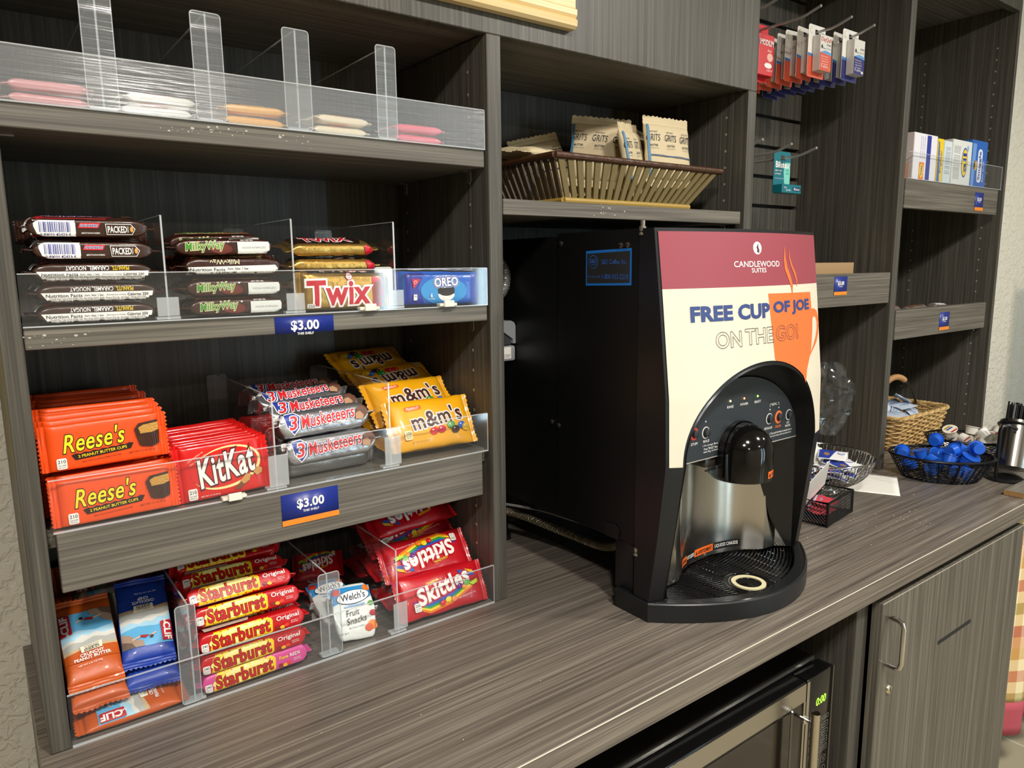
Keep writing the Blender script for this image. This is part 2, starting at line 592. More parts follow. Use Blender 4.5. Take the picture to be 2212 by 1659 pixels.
shelf(XA1 + .001, XB0 - .003, 0.006, 0.6908, 0.7150, wear=((0.31, 0.703, 0.045, 0.016, 1), (0.20, 0.706, 0.1, 0.01, 7)))
shelf(XA1 + .001, XB0 - .002, 0.006, 0.4622, 0.4860, wear=((0.03, 0.472, 0.07, 0.014, 2),))
shelf(XA1 + .001, XB0 - .002, 0.020, 0.236, 0.2575, board=(0.0085, 0.580, 0.0, 0.188, 0.2575))
shelf(XB1 + .001, XC0 - .012, 0.0, 0.6225, 0.6465, wear=((0.85, 0.636, 0.075, 0.020, 3),))
shelf(XC1 + .001, XD0 - .001, 0.020, 0.442, 0.460, board=(XC1 + .012, 1.8346, 0.0, 0.4416, 0.5182))
shelf(XD1 + .001, XE0 - .001, 0.020, 0.730, 0.7512, board=(XD1 + .008, 2.446, 0.0, 0.679, 0.7512))
shelf(XD1 + .001, XE0 - .001, 0.020, 0.343, 0.362, board=(XD1 + .008, 2.4345, 0.0, 0.343, 0.4199))
for x, y, z in ((XB0, 0.0505, 0.6908), (XB0, 0.2545, 0.6908), (XB0, 0.0505, 0.4622), (XA1, 0.06, 0.6908), (XC0, 0.0505, 0.6225), (XE0, 0.0505, 0.343)):
    s = 1 if x == XA1 else -1
    c = MB()
    c.box(*sorted((x, x + s * 0.016)), y - 0.006, y + 0.006, z - 0.0022, z - 0.0004, mat('#a9a49a', 0.35, 0.9))
    c.box(*sorted((x, x + s * 0.0022)), y - 0.006, y + 0.006, z - 0.018, z - 0.0004, mat('#a9a49a', 0.35, 0.9), bev=0.0008, seg=1)
    c.done('shelf_clip', hutch)

# ------------------------------------------------------------------ worktop and what is below it
YC = -0.3389; TC = 0.0397; XL = -0.0313
SEAM = 1.854
wt = tag(empty('worktop'), 'long grey wood laminate worktop with a pale front edge line', 'worktop')
slab = MB().box(XL, SEAM, YC, YW - .001, -TC, 0.0, W_TOP, bev=0.0008, seg=1)
slab.box(XL + .001, SEAM - .001, YC - 0.00045, YC - .0002, -0.0018, -0.0003, mat('#e9e2d0', 0.5))
slab.done('countertop', wt)
slab = MB().box(SEAM + .0008, 3.05, YC, 0.0115, -TC, -0.0006, W_TOP, bev=0.0008, seg=1)
slab.box(SEAM + .0008, 2.485, 0.0115, YW - .001, -TC, -0.0006, W_TOP)
slab.box(SEAM + .001, 3.05, YC - 0.00045, YC - .0002, -0.0022, -0.0007, mat('#e9e2d0', 0.5))
slab.done('countertop', wt)

crumbs = MB()
rnd = random.Random(5)
def crumb_at(x, y, r):
    crumbs.add([(x + r * math.cos(t), y + r * math.sin(t), 0.0003) for t in [2 * PI * i / 5 for i in range(5)]] + [(x, y, r * 1.3)], [(0, 1, 5), (1, 2, 5), (2, 3, 5), (3, 4, 5), (4, 0, 5)], mat('#e8e4da', 0.5))
for _ in range(60):
    crumb_at(1.30 + 0.35 * rnd.random() + 0.1 * rnd.gauss(0, 1), min(-.155, -0.20 + 0.04 * rnd.gauss(0, 1)), 0.0004 + 0.0006 * rnd.random())
for _ in range(26):
    crumb_at(0.1 + 1.0 * rnd.random(), -0.30 + 0.24 * rnd.random(), 0.0003 + 0.0004 * rnd.random())
tag(crumbs.done('sugar_crumbs', smooth=None), 'spilled white sugar crumbs scattered over the worktop', 'crumbs', kind='stuff')

bd = MB().box(1.868, 2.45, -0.325, -0.284, -0.0003, 0.0125, W_H, bev=0.0006, seg=1)
bd.box(1.8676, 1.8684, -0.3245, -0.2845, 0.0005, 0.0118, mat('#b58a52', 0.8, bump=0.8, bscale=700))
tag(bd.done('loose_board'), 'loose strip of dark laminate board with a raw chipboard end', 'board')

# base cabinet
cab = tag(empty('base_cabinet'), 'dark wood laminate base cabinet with one door under the worktop', 'cabinet')
CZ = -TC - .0005
MB().box(1.165, 1.1905, -0.312, YW - .002, -LIFT, CZ, W_V, bev=0.001, seg=1).done('side_panel', cab)
MB().box(1.843, 1.8684, -0.312, YW - .002, -LIFT, CZ, W_V, bev=0.001, seg=1).done('side_panel', cab)
MB().box(1.1905, 1.2100, -0.309, -0.29, -LIFT, CZ, W_V).done('filler_strip', cab)
MB().box(1.1905, 1.843, -0.30, YW - .01, -LIFT + .1, -LIFT + .118, W_H).done('bottom_panel', cab)
door = MB().box(1.2130, 1.8684, -0.3330, -0.3135, -LIFT + .1, -0.0595, W_DOOR, bev=0.0008, seg=1)
door.box(1.2135, 1.868, -0.3334, -0.3330, -0.0612, -0.0598, mat('#bdb6a6', 0.5))
for (ax, az), (bx, bz) in (((1.4553, -0.2163), (1.6089, -0.2148)),):
    door.box(ax, bx, -0.3336, -0.3330, az - .004, az + .004, mat('#1c1a17', 0.8))
door = door.done('door', cab)
MB().tube([(1.2179 + .013, -0.333, -0.088), (1.2179 + .013, -0.352, -0.088), (1.231, -0.361, -0.091), (1.231, -0.364, -0.100), (1.231, -0.364, -0.168),
           (1.231, -0.361, -0.177), (1.231, -0.352, -0.180), (1.231, -0.333, -0.180)], 0.0048, mat('#cfccc4', 0.22, 1.0), seg=10).done('handle', door)
lk = MB().lathe([(0.0001, 0.004), (0.006, 0.004), (0.0085, 0.003), (0.010, 0.0), (0.010, -0.001)], (1.2579, -0.3335, -0.2408), mat('#d7d0b8', 0.25, 1.0), 20, M=Matrix.Rotation(PI / 2, 4, 'X'))
lk.box(1.2573, 1.2585, -0.3380, -0.3370, -0.2445, -0.2371, BLACK)
lk.done('lock', door)
cb2 = tag(empty('microwave_shelf_cabinet'), 'open dark cabinet under the worktop holding the microwave', 'cabinet')
MB().box(-0.0313, -0.006, -0.312, YW - .002, -LIFT, CZ, W_V).done('side_panel', cb2)
MB().box(-0.006, 1.1645, -0.29, YW - .002, -0.50, -0.475, W_H).done('shelf', cb2)
MB().box(-0.006, 1.1645, YW - .02, YW - .003, -LIFT, CZ, W_V).done('back_panel', cb2)

# ------------------------------------------------------------------ wrapped sweets
class Pack:
    """A flow-wrapped packet.  Local frame: X along the packet, Z up the printed face, face towards -Y, origin at its middle."""
    def __init__(s, w, h, d, film, n=4.0, crimp='z', seal=0.009, taper=0.016, amp=0.0004, freq=55.0, seed=0, endk=0.06, pinch=0.0):
        s.w, s.h, s.d, s.n, s.crimp, s.seal, s.taper = w, h, d, n, crimp, seal, taper
        s.amp, s.freq, s.seed, s.endk, s.pinch = amp, freq, seed, endk, pinch
        s.film = film
        s.xe = w / 2 - seal
        s.mb = MB()
        s.lay = 0
        N = 32
        st = []
        k = 0
        xs = [s.xe, s.xe - taper * .04, s.xe - taper * .15, s.xe - taper * .35, s.xe - taper * .65, s.xe - taper]
        m = max(4, int((2 * (s.xe - taper)) / 0.011))
        xs = [-x for x in xs] + [-(s.xe - taper) + 2 * (s.xe - taper) * i / m for i in range(1, m)] + xs[::-1]
        V = []; F = []
        for x in xs:
            a, b = s.ab(x)
            for j in range(N):
                t = 2 * PI * (j + .5) / N
                c, q = math.cos(t), math.sin(t)
                y = a * math.copysign(abs(c) ** (2 / s.n), c)
                z = b * math.copysign(abs(q) ** (2 / s.n), q)
                dy = s.disp(x, z) * (-1 if y < 0 else 1) * (abs(y) / a) ** 3
                dz = s.disp(x, y + 3) * (1 if z > 0 else -1) * (abs(z) / b) ** 3
                f = s.k(x)
                V.append((x, y + dy * f, z + dz * f))
        for i in range(len(xs) - 1):
            for j in range(N):
                a = i * N + j; b = i * N + (j + 1) % N
                F.append((a, a + N, b + N, b))
        F.append(tuple(range(N)))
        F.append(tuple((len(xs) - 1) * N + j for j in range(N - 1, -1, -1)))
        s.mb.add(V, F, film)
    def k(s, x):
        q = max(0.0, min(1.0, (s.xe - abs(x)) / s.taper))
        return s.endk + (1 - s.endk) * math.sqrt(max(0.0, 1 - (1 - q) ** 2))
    def ab(s, x):
        k = s.k(x)
        if s.crimp == 'z':
            return s.d / 2 * k, s.h / 2 * (1 - s.pinch * (1 - k))
        return s.d / 2 * (1 - s.pinch * (1 - k)), s.h / 2 * k
    def disp(s, x, z):
        if not s.amp: return 0.0
        return s.amp * noise.noise(Vector((x * s.freq + s.seed * 7.1, z * s.freq, s.seed * 3.3)))
    def front(s, x, z, e=0.0):
        a, b = s.ab(x)
        q = max(0.0, 1 - (abs(z) / b) ** s.n)
        y = -a * q ** (1 / s.n)
        zz = max(-b, min(b, z))
        return (x, y + s.disp(x, zz) * -1 * s.k(x) * (abs(y) / a) ** 3 - 0.00045 - e, z)
    def top(s, x, y, e=0.0):
        a, b = s.ab(x)
        q = max(0.0, 1 - (abs(y) / a) ** s.n)
        z = b * q ** (1 / s.n)
        return (x, y, z + s.disp(x, y + 3) * s.k(x) * (abs(z) / b) ** 3 + 0.00045 + e)
    def fn(s, face):
        e = s.lay * 0.00018
        s.lay += 1
        f = s.front if face == 'front' else s.top
        return lambda x, z, e2=0.0: f(x, z, e + e2)
    def poly(s, pts, material, face='front', ml=0.0045):
        s.mb.poly(pts, material, s.fn(face), ml)
    def text(s, string, cx, cz, material, face='front', ml=0.006, layers=(), **k):
        s.mb.text(string, cx, cz, material, s.fn(face), maxlen=ml, layers=layers, step=0.00018, **k)
        s.lay += len(layers)
    def cal(s, cx, cz, num, wd=0.010, face='front', rot=0.0, ink='#222222', paper='#f4f2ea'):
        s.poly(rrect(cx, cz, wd, wd * 1.25, wd * .18, rot=rot), mat(paper, .4), face)
        c, d = math.cos(rot), math.sin(rot)
        s.text(num, cx - d * wd * .25, cz + c * wd * .25, mat(ink, .5), face, w=wd * .78, bold=.02, rot=rot)
        s.text('CALORIES', cx + d * wd * .16, cz - c * wd * .16, mat(ink, .5), face, w=wd * .8, rot=rot, res=1)
        s.text('PER PACK', cx + d * wd * .40, cz - c * wd * .40, mat(ink, .5), face, w=wd * .7, rot=rot, res=1)
    def root(s, name, label, cat, group, M, seal_mat=None, teeth=0.0012):
        o = s.mb.done(name, smooth=50)
        tag(o, label, cat, group)
        seal_mat = seal_mat or s.film
        for sg in (-1, 1):
            q = MB()
            a, b = s.ab(s.xe)
            half = (b if s.crimp == 'z' else a)
            nn = 22
            V = []; F = []
            th = 0.0006
            cols = [0.0, 0.25, 0.45, 0.65, 0.85, 1.0]
            for side in (-1, 1):
                for ci, c in enumerate(cols):
                    for j in range(nn + 1):
                        v = -half + 2 * half * j / nn
                        x = s.xe - 0.0006 + s.seal * c
                        if c == 1.0: x += teeth * (1 if j % 2 else -1)
                        rid = 0.0004 * (1 if ci % 2 else -1) if 0 < c < 1 else 0
                        wv = 0.0012 * c * math.sin(v * 160 + s.seed + sg)
                        off = side * th + rid + wv
                        V.append((sg * x, off, v) if s.crimp == 'z' else (sg * x, v, off))
            m = len(cols); L = nn + 1
            for side in range(2):
                for i in range(m - 1):
                    for j in range(nn):
                        a0 = side * m * L + i * L + j
                        f = (a0, a0 + 1, a0 + L + 1, a0 + L)
                        F.append(f if side else f[::-1])
            for j in range(nn):
                a0 = (m - 1) * L + j; b0 = m * L + (m - 1) * L + j
                F.append((a0, a0 + 1, b0 + 1, b0))
            for j in (0, nn):
                for i in range(m - 1):
                    F.append((i * L + j, (i + 1) * L + j, m * L + (i + 1) * L + j, m * L + i * L + j))
            q.add(V, F, seal_mat)
            q.done('end_seal', o, smooth=25)
        o.matrix_local = M
        return o

def film(h, rough=0.3, bump=0.12, bscale=70, metal=0.0, coat=0.25):
    return mat(h, rough, metal, 0.5, bump, bscale, coat)
INKW = mat('#f5f3ee', .4); INKK = mat('#15120f', .4)

# --- orange peanut butter cup packet
ORANGE = film('#f0500f', .38, coat=0.1)
BROWN = mat('#2a120b', .4); YEL = mat('#ffe21f', .4)
def orange_pack():
    p = Pack(.134, .0525, .012, ORANGE, n=5, seal=.0085, taper=.012, amp=.0005, seed=1)
    z = .006
    p.text("Reese's", -.012, z, YEL, w=.064, h=.0215, bold=.025, shear=.35, rot=.06, layers=((BROWN, .075),))
    b = [(-.036, -.0085), (.026, -.0045)]
    zig = []
    for i in range(15):
        t = i / 14
        zig.append((-.036 + .064 * t, -.0088 + .0042 * t + (.0006 if i % 2 else -.0006)))
    p.poly(zig + [(.0245, -.0115), (-.0325, -.0155)], BROWN)
    p.text('2 PEANUT BUTTER CUPS', -.0045, -.0102, YEL, w=.050, bold=.02, rot=.066, res=2)
    p.text('MILK CHOCOLATE & PEANUT BUTTER', -.006, -.0175, BROWN, w=.040, rot=.05, res=1)
    p.text('NET WT 1.5 OZ (42 g)', .036, -.0165, BROWN, w=.028, rot=.03, res=1)
    p.cal(-.046, -.0175, '210')
    CH = mat('#3a1c10', .4); TAN = mat('#d9a24c', .6, bump=.8, bscale=600); MID = mat('#5a2d17', .4)
    p.poly([(.030, .010), (.035, .0165), (.056, .0185), (.0565, .0045), (.0555, -.010), (.034, -.009)], CH)
    p.poly([(.0345, .0115), (.040, .0142), (.0562, .0155), (.0562, .0065), (.050, .0045), (.036, .0040)], TAN)
    p.poly([(.031, .0035), (.045, .0015), (.0555, .0035), (.0545, -.0105), (.047, -.0125), (.036, -.0105)], CH)
    for i in range(9):
        x = .0335 + i * .0024
        p.poly([(x, .001), (x + .0007, .001), (x + .0009, -.0095), (x + .0003, -.0095)], MID)
    return p

# --- red wafer bar
RED = film('#d81512', .3)
def wafer_pack():
    p = Pack(.128, .068, .0105, RED, n=5, seal=.009, taper=.012, amp=.0006, seed=2)
    YC_ = mat('#f4e39b', .4)
    p.poly(ell(.004, .002, .047, .0265, 36, .12), YC_)
    p.poly(ell(.0015, .0025, .0455, .0238, 36, .12), RED)
    p.text('KitKat', .003, .0035, INKW, w=.078, h=.036, bold=.05, shear=.22, rot=.16, layers=((mat('#5a0d0a', .4), .10),))
    p.text('CRISP WAFERS IN', -.036, .021, mat('#f3c9a8', .4), w=.024, rot=.45, res=1)
    p.text('MILK CHOCOLATE', -.033, .017, mat('#f3c9a8', .4), w=.024, rot=.45, res=1)
    CH = mat('#7a4220', .5); WF = mat('#d9a05a', .6, bump=.6, bscale=700)
    p.poly([(.010, -.0275), (.030, -.0115), (.036, -.014), (.030, -.0215), (.018, -.029)], CH)
    p.poly([(.019, -.0185), (.0285, -.0105), (.0345, -.0125), (.0315, -.020), (.024, -.0235)], WF)
    p.poly([(.038, -.010), (.046, -.0045), (.0515, -.0075), (.050, -.0125), (.0425, -.0155)], WF)
    p.cal(-.044, -.0245, '210', .0115)
    p.text('NET WT 1.5 OZ (42 g)', -.022, -.0295, INKW, w=.025, res=1)
    return p

# --- silver nougat bar
SILVER = film('#b6b7ba', .26, .35, 50, metal=.85, coat=0)
def silver_pack():
    p = Pack(.150, .036, .027, SILVER, n=3.4, crimp='y', seal=.010, taper=.014, amp=.0011, freq=70, seed=3)
    BL = mat('#2a3f9c', .35); RD = mat('#d5232b', .35)
    p.poly([(-.058, .015), (-.042, .0165), (-.034, .010), (-.037, -.006), (-.046, -.0155), (-.055, -.004)], INKW)
    p.poly([(-.0565, .0138), (-.0425, .0150), (-.0355, .009), (-.0385, -.0055), (-.046, -.0135), (-.0537, -.0035)], BL)
    p.text('3', -.0455, .0015, RD, w=.0125, h=.019, bold=.04, shear=.2, layers=((INKW, .10),))
    p.text('Musketeers', .004, .003, RD, w=.078, h=.0175, bold=.035, shear=.2, rot=.06, layers=((BL, .13), (INKW, .085)))
    CH = mat('#6b4433', .5); NG = mat('#b98f6d', .6)
    p.poly([(.043, -.007), (.047, .008), (.056, .0125), (.0625, .010), (.063, -.001), (.054, -.0095)], CH)
    p.poly([(.043, -.0065), (.0445, .0015), (.0515, .0035), (.0565, -.0025), (.054, -.009)], NG)
    p.text('NET WT 1.92 OZ (54.4 g)', .012, -.0125, BL, w=.030, rot=.03, res=1)
    p.poly(rrect(-.0625, .009, .0085, .011, .0015), INKW)
    p.text('240', -.0625, .0112, BL, w=.0065, res=2)
    p.text('CALORIES', -.0625, .0077, BL, w=.0065, res=1)
    # nutrition panel on the narrow top side
    p.text('3 Musketeers', -.03, .003, mat('#6a2740', .4), 'top', w=.045, shear=.2)
    return p

# --- yellow peanut candy bag
YELLOW = film('#f2ac0c', .4, .15, 60)
def yellow_pack():
    p = Pack(.152, .080, .026, YELLOW, n=2.3, seal=.009, taper=.03, amp=.0025, freq=38, seed=4)
    MB_ = mat('#4a2416', .4)
    p.poly(rrect(-.030, .0235, .030, .0075, .0035, rot=.08), mat('#e06a1c', .4))
    p.text('PEANUT', -.030, .0235, INKW, w=.022, rot=.08, res=2)
    p.text("m&m's", .006, .0055, MB_, w=.090, h=.027, bold=.045, rot=.11, layers=((INKW, .10),))
    for cx, cz, c in ((-.004, -.0165, '#d3222a'), (.0095, -.0155, '#c61d3a'), (.027, -.0105, '#2f8f35'), (.033, -.0185, '#3b2217'), (.046, -.013, '#2a64c8'), (.053, -.0165, '#e8b514')):
        m_ = mat(c, .25)
        p.poly(ell(cx, cz, .0075, .0058, 14, .2), m_)
        p.poly(ell(cx - .002, cz + .002, .0016, .0009, 8), INKW)
    p.cal(-.049, -.0185, '250', .011, paper='#f6e7b0')
    p.text('NET WT 1.74 OZ (49.3 g)', -.030, -.030, MB_, w=.030, res=1, rot=.04)
    return p

# --- dark brown bars: printed on the long side, lying flat
CHOC = film('#3a2218', .3, .2, 60)
def brown_bar(kind):
    p = Pack(.134, .0190, .034, CHOC, n=7, crimp='y', seal=.009, taper=.018, amp=.0006, seed=5, pinch=0.1)
    BLU = mat('#1f2c8f', .35); RD = mat('#d7212b', .35)
    if kind == 'code':
        p.poly([(-.052, .0085), (-.014, .0085), (-.014, -.0085), (-.049, -.0085), (-.0525, .002)], INKW)
        rnd = random.Random(9)
        x = -.0475
        while x < -.019:
            w = .0003 + .0009 * rnd.random()
            p.poly([(x, .0068), (x + w, .0068), (x + w, -.0040), (x, -.0040)], BLU, ml=.003)
            p.lay -= 1
            x += w + .0004 + .0007 * rnd.random()
        p.lay += 1
        p.text('0 40000 42431 4', -.033, -.0063, BLU, w=.028, res=1)
        p.poly([(-.012, .0005), (-.0095, .0062), (.010, .0062), (.0075, .0005)], RD)
        p.text('SNICKERS', -.001, .0033, BLU, w=.0175, bold=.05, shear=.2, res=2, layers=((INKW, .12),))
        p.text('#EATASNICKERS', 0, -.0048, INKW, w=.018, bold=.02, res=1)
        p.poly([(.0145, .0055), (.040, .0055), (.0445, .0), (.041, -.0065), (.0155, -.0065)], INKW)
        p.poly([(.0152, .0048), (.0397, .0048), (.0437, -.0002), (.0406, -.0058), (.0160, -.0058)], CHOC)
        p.text('PACKED', .0262, -.0006, INKW, w=.019, h=.0075, bold=.05, res=2)
        p.text('WITH', .0368, -.0006, INKW, w=.0070, rot=PI / 2, res=1)
        p.poly(ell(.0405, -.0003, .0017, .0032, 10), mat('#d9a14f', .5))
    else:
        p.text('PEANUTS,', .0255, .0048, mat('#f5d327', .4), w=.0175, h=.0055, bold=.03, rot=PI, res=2)
        p.text('CARAMEL, NOUGAT', -.0068, .0048, INKW, w=.0420, h=.0055, bold=.03, rot=PI, res=2)
        p.poly([(-.055, .0010), (.0545, .0010), (.052, -.0098), (-.048, -.0098)], INKW)
        p.text('Nutrition Facts', -.0335, -.0022, INKK, w=.034, h=.0036, bold=.03, res=2)
        p.text('Serv. Size: 1 bar,', -.005, -.0024, INKK, w=.019, bold=.02, res=1)
        p.text('Amount per serving', .0165, -.0024, INKK, w=.019, res=1)
        p.text('Calories 250', .0385, -.0020, INKK, w=.0215, bold=.02, res=2)
        p.text('Total Fat 12g (15% DV), Sat. Fat 4.5g (23% DV), Trans Fat 0g, Cholest. <5mg (0% DV),', 0, -.0055, INKK, w=.094, res=1)
        p.text('Total Carb. 32g (12% DV), Dietary Fiber 1g (4% DV), Total Sugars 27g', 0, -.0082, INKK, w=.078, res=1)
    p.poly([(-.050, -.0125), (.020, -.0125), (.028, -.004), (.024, .0125), (-.044, .0125), (-.053, .004)], RD, 'top')
    p.text('SNICKERS', -.012, 0, BLU, 'top', w=.062, h=.017, bold=.05, shear=.18, layers=((INKW, .11),))
    p.poly([(.028, -.008), (.040, -.006), (.050, .001), (.046, .009), (.032, .006)], mat('#b9763a', .5), 'top')
    p.poly(rrect(-.056, .003, .007, .009, .001), INKW, 'top')
    return p

COCOA = film('#38190f', .3, .25, 60)
def cocoa_bar(kind):
    p = Pack(.136, .0195, .034, COCOA, n=6, crimp='y', seal=.011, taper=.016, amp=.0009, seed=6, pinch=.1)
    GR = mat('#3f8f2a', .35); CR = mat('#efe3b4', .35); BZ = mat('#9a5a35', .35)
    if kind == 'side':
        p.poly(ell(-.006, -.0015, .014, .0065, 18, -.1), mat('#6b2a1d', .4))
        p.text('MilkyWay', -.0235, .0005, GR, w=.045, h=.0125, bold=.03, shear=.15, rot=.06, layers=((CR, .10),))
        p.poly(ell(.0035, .0062, .0011, .0011, 8), INKW)
        p.text('BEST BEFORE:', .026, .0078, INKW, w=.015, res=1)
        p.poly([(.014, .0060), (.0535, .0060), (.0530, -.0085), (.014, -.0085)], mat('#dfe3dd', .5))
        p.text('03/2024 307AF0LZ02', .034, -.0012, mat('#77777a', .5), w=.029, res=1)
    elif kind == 'facts':
        p.poly([(-.054, -.0010), (.050, .0012), (.0535, -.0035), (.051, -.0092), (-.054, -.0092)], mat('#e9e9e2', .45))
        p.text('Nutrition Facts', -.032, -.0040, INKK, w=.040, h=.0038, bold=.03, res=2)
        p.text('Serv. Size: 1 bar,', .004, -.0032, INKK, w=.026, bold=.02, res=1)
        p.text('Calories 240,', -.010, -.0075, INKK, w=.026, bold=.02, res=1)
        p.text('king-size amounts  per serving  Total Fat 9g', .027, -.0072, INKK, w=.04, res=1)
        p.text('MilkyWay', -.012, .0062, CR, w=.035, rot=PI, res=2)
    p.poly([(-.05, -.0135), (.04, -.0135), (.05, .0), (.03, .0135), (-.04, .0135)], BZ, 'top')
    p.text('MilkyWay', -.005, .001, GR, 'top', w=.078, h=.021, bold=.03, shear=.12, layers=((CR, .09),))
    return p

# --- gold twin bar
GOLD = film('#c9a255', .28, .45, 45, metal=.85, coat=0)
def gold_pack():
    p = Pack(.136, .050, .021, GOLD, n=3.2, crimp='z', seal=.008, taper=.018, amp=.0014, freq=60, seed=8)
    RD = mat('#c6152c', .35); CA = mat('#8a3d1c', .4)
    p.poly([(.038, .020), (.052, .018), (.056, .0), (.052, -.021), (.039, -.021)], RD)
    p.poly([(.040, .010), (.050, .016), (.0555, .004), (.049, -.008), (.041, -.012)], CA)
    p.poly([(.041, -.006), (.052, -.004), (.055, -.013), (.047, -.019), (.041, -.016)], CA)
    p.text('Twix', -.010, -.002, RD, w=.089, h=.034, bold=.06, shear=.05, rot=.03, layers=((INKW, .12),))
    p.poly(ell(.004, .0195, .0052, .0052, 16), RD); p.poly(ell(.004, .0195, .0042, .0042, 16), INKW)
    p.text('II', .004, .0195, RD, h=.005, bold=.05)
    p.poly(rrect(-.050, -.0195, .010, .006, .001), INKW)
    p.text('250', -.050, -.0195, INKK, w=.008)
    p.poly([(-.052, -.0065), (.045, -.0065), (.050, .004), (.040, .0085), (-.048, .0085)], mat('#20120d', .4), 'top')
    p.text('TWIX', -.005, .001, RD, 'top', w=.07, h=.013, bold=.06, layers=((INKW, .12),))
    return p

# --- blue sandwich cookie pack
BLUEF = film('#1a5fc4', .25, .25, 50)
def blue_pack():
    p = Pack(.152, .049, .034, BLUEF, n=4.5, crimp='z', seal=.006, taper=.012, amp=.0012, freq=55, seed=10)
    p.poly([(-.066, .022), (-.035, .0225), (-.045, .0), (-.035, -.0225), (-.066, -.022)], mat('#27329a', .3))
    p.poly([(.052, .021), (.066, .021), (.066, -.021), (.050, -.021)], mat('#27329a', .3))
    p.poly(ell(.0, -.004, .042, .020, 24), mat('#2f93d6', .3))
    p.poly(ell(.0035, -.0035, .0155, .0125, 24), mat('#14100e', .5))
    p.poly(ell(.0035, -.0085, .0150, .0105, 24, 0, PI, 2 * PI), INKW)
    p.poly(ell(.0035, -.0055, .0140, .0060, 24, 0, PI, 2 * PI), mat('#241b17', .5))
    p.text('OREO', .0035, .009, INKW, w=.043, h=.0135, bold=.07, rot=.05, layers=((mat('#1b2d7f', .3), .16), (INKW, .22), (mat('#2e45a8', .3), .16)))
    p.poly([(-.057, .013), (-.042, .013), (-.055, -.001)], mat('#d3203a', .35))
    p.poly(ell(-.0515, .0085, .003, .0022, 10, .5), INKW); p.poly(ell(-.0515, .0085, .0024, .0016, 10, .5), mat('#d3203a', .35))
    p.text('6', -.024, -.0105, INKW, h=.006, bold=.04)
    p.text('COOKIES', -.024, -.0155, INKW, w=.012, res=1)
    p.poly(rrect(-.0525, -.013, .0065, .0085, .001), INKW)
    p.text('130', -.0525, -.0115, INKK, w=.005, res=1)
    p.poly([(-.06, -.012), (.06, -.012), (.06, .004), (-.06, .004)], mat('#c9d6ea', .35), 'top')
    return p

# --- fruit chew sticks
STICK_RED = film('#c3161c', .3, .15)
def chew_stick(pink=False):
    p = Pack(.152, .0245, .024, STICK_RED if not pink else film('#d84f97', .3, .15), n=6, crimp='y', seal=.007, taper=.010, amp=.0004, seed=11, pinch=.15)
    YE = mat('#f7cf1a', .38); CR = mat('#fbeea0', .38); RD = mat('#c1141b', .38)
    p.poly([(-.050, .0118), (.022, .0118), (.0255, .006), (.024, -.0118), (-.057, -.0118)], YE)
    p.poly(ell(-.017, .001, .040, .0105, 26, .05), CR)
    p.text('Starburst', -.016, .0005, RD, w=.074, h=.0175, bold=.035, rot=.02, layers=((YE, .13), (mat('#7b0d10', .4), .07)))
    if pink:
        p.text('Fave', .036, .004, mat('#ffd92a', .4), w=.012, bold=.03, res=2); p.text('REDS', .0515, .004, INKW, w=.014, bold=.03, res=2)
    else:
        p.text('Original', .0455, .0045, INKW, w=.031, h=.0078, bold=.03, res=2)
    p.text('NATURAL &', .054, -.002, INKW, w=.010, res=1); p.text('ARTIFICIAL', .054, -.0043, INKW, w=.010, res=1)
    for cx, cz, c in ((.031, -.0055, '#8d1c12'), (.037, -.0068, '#f2b62a'), (.0425, -.0055, '#e2402c')):
        p.poly(ell(cx, cz, .0035, .0024, 10), mat(c, .4))
    p.cal(-.0625, -.0035, '240', .0085)
    p.poly([(-.060, -.008), (-.005, -.008), (0.0, .009), (-.060, .009)], mat('#d9cdbf', .45), 'top')
    for i in range(3):
        p.text('INGREDIENTS: CORN SYRUP, SUGAR, HYDROGENATED PALM OIL', -.031, .005 - i * .0045, mat('#6b5b50', .5), 'top', w=.052, res=1)
    p.text('UNEXPLAINABLY JUICY', .033, 0, mat('#7d0f14', .4), 'top', w=.045, res=1)
    return p

# --- rainbow candy bags
RAINRED = film('#c4101f', .33, .15, 60)
def rainbow_pack():
    p = Pack(.162, .066, .022, RAINRED, n=2.5, seal=.009, taper=.028, amp=.0022, freq=38, seed=12)
    cols = ['#7b2d8e', '#1f5fb8', '#2f9a3a', '#f2d21f', '#ee7b1c']
    for i, c in enumerate(cols):
        o = -.0035 * i
        pts = [(-.056 + .003 * i, -.006 + o), (-.030, -.012 + o), (.010, -.006 + o), (.050, .010 + o)]
        low = [(x, z - .0036) for x, z in pts][::-1]
        p.poly(pts + low, mat(c, .35))
    p.poly([(.030, .024), (.056, .020), (.060, .010), (.036, .012)], mat('#2a57a8', .35))
    p.poly([(.044, .0235), (.058, .0185), (.0605, .013), (.048, .018)], mat('#e9b91e', .35))
    p.text('Skittles', -.001, .006, INKW, w=.098, h=.026, bold=.07, shear=.15, rot=.20, layers=((RAINRED, .12),))
    p.text('ORIGINAL', -.018, .0165, mat('#f3dc2b', .4), w=.026, bold=.02, rot=.18, res=2)
    for cx, cz, c in ((.028, -.001, '#6a2a86'), (.036, -.004, '#ef8a1d'), (.041, .001, '#58a93a'), (.002, -.016, '#f2d21f'), (.012, -.0175, '#ee7b1c'), (-.008, -.019, '#d8202c')):
        p.poly(ell(cx, cz, .0052, .0042, 12, .2), mat(c, .25))
        p.poly(ell(cx - .0012, cz + .0012, .0010, .0006, 6), INKW)
    p.poly([(.044, -.0005), (.060, .004), (.060, -.002), (.050, -.005)], mat('#b9d52b', .4))
    p.cal(-.052, -.016, '250', .0105, paper='#f3efe6')
    p.text('NET WT 2.17 OZ (61.5 g)', .036, -.0175, INKW, w=.032, rot=.12, res=1)
    return p

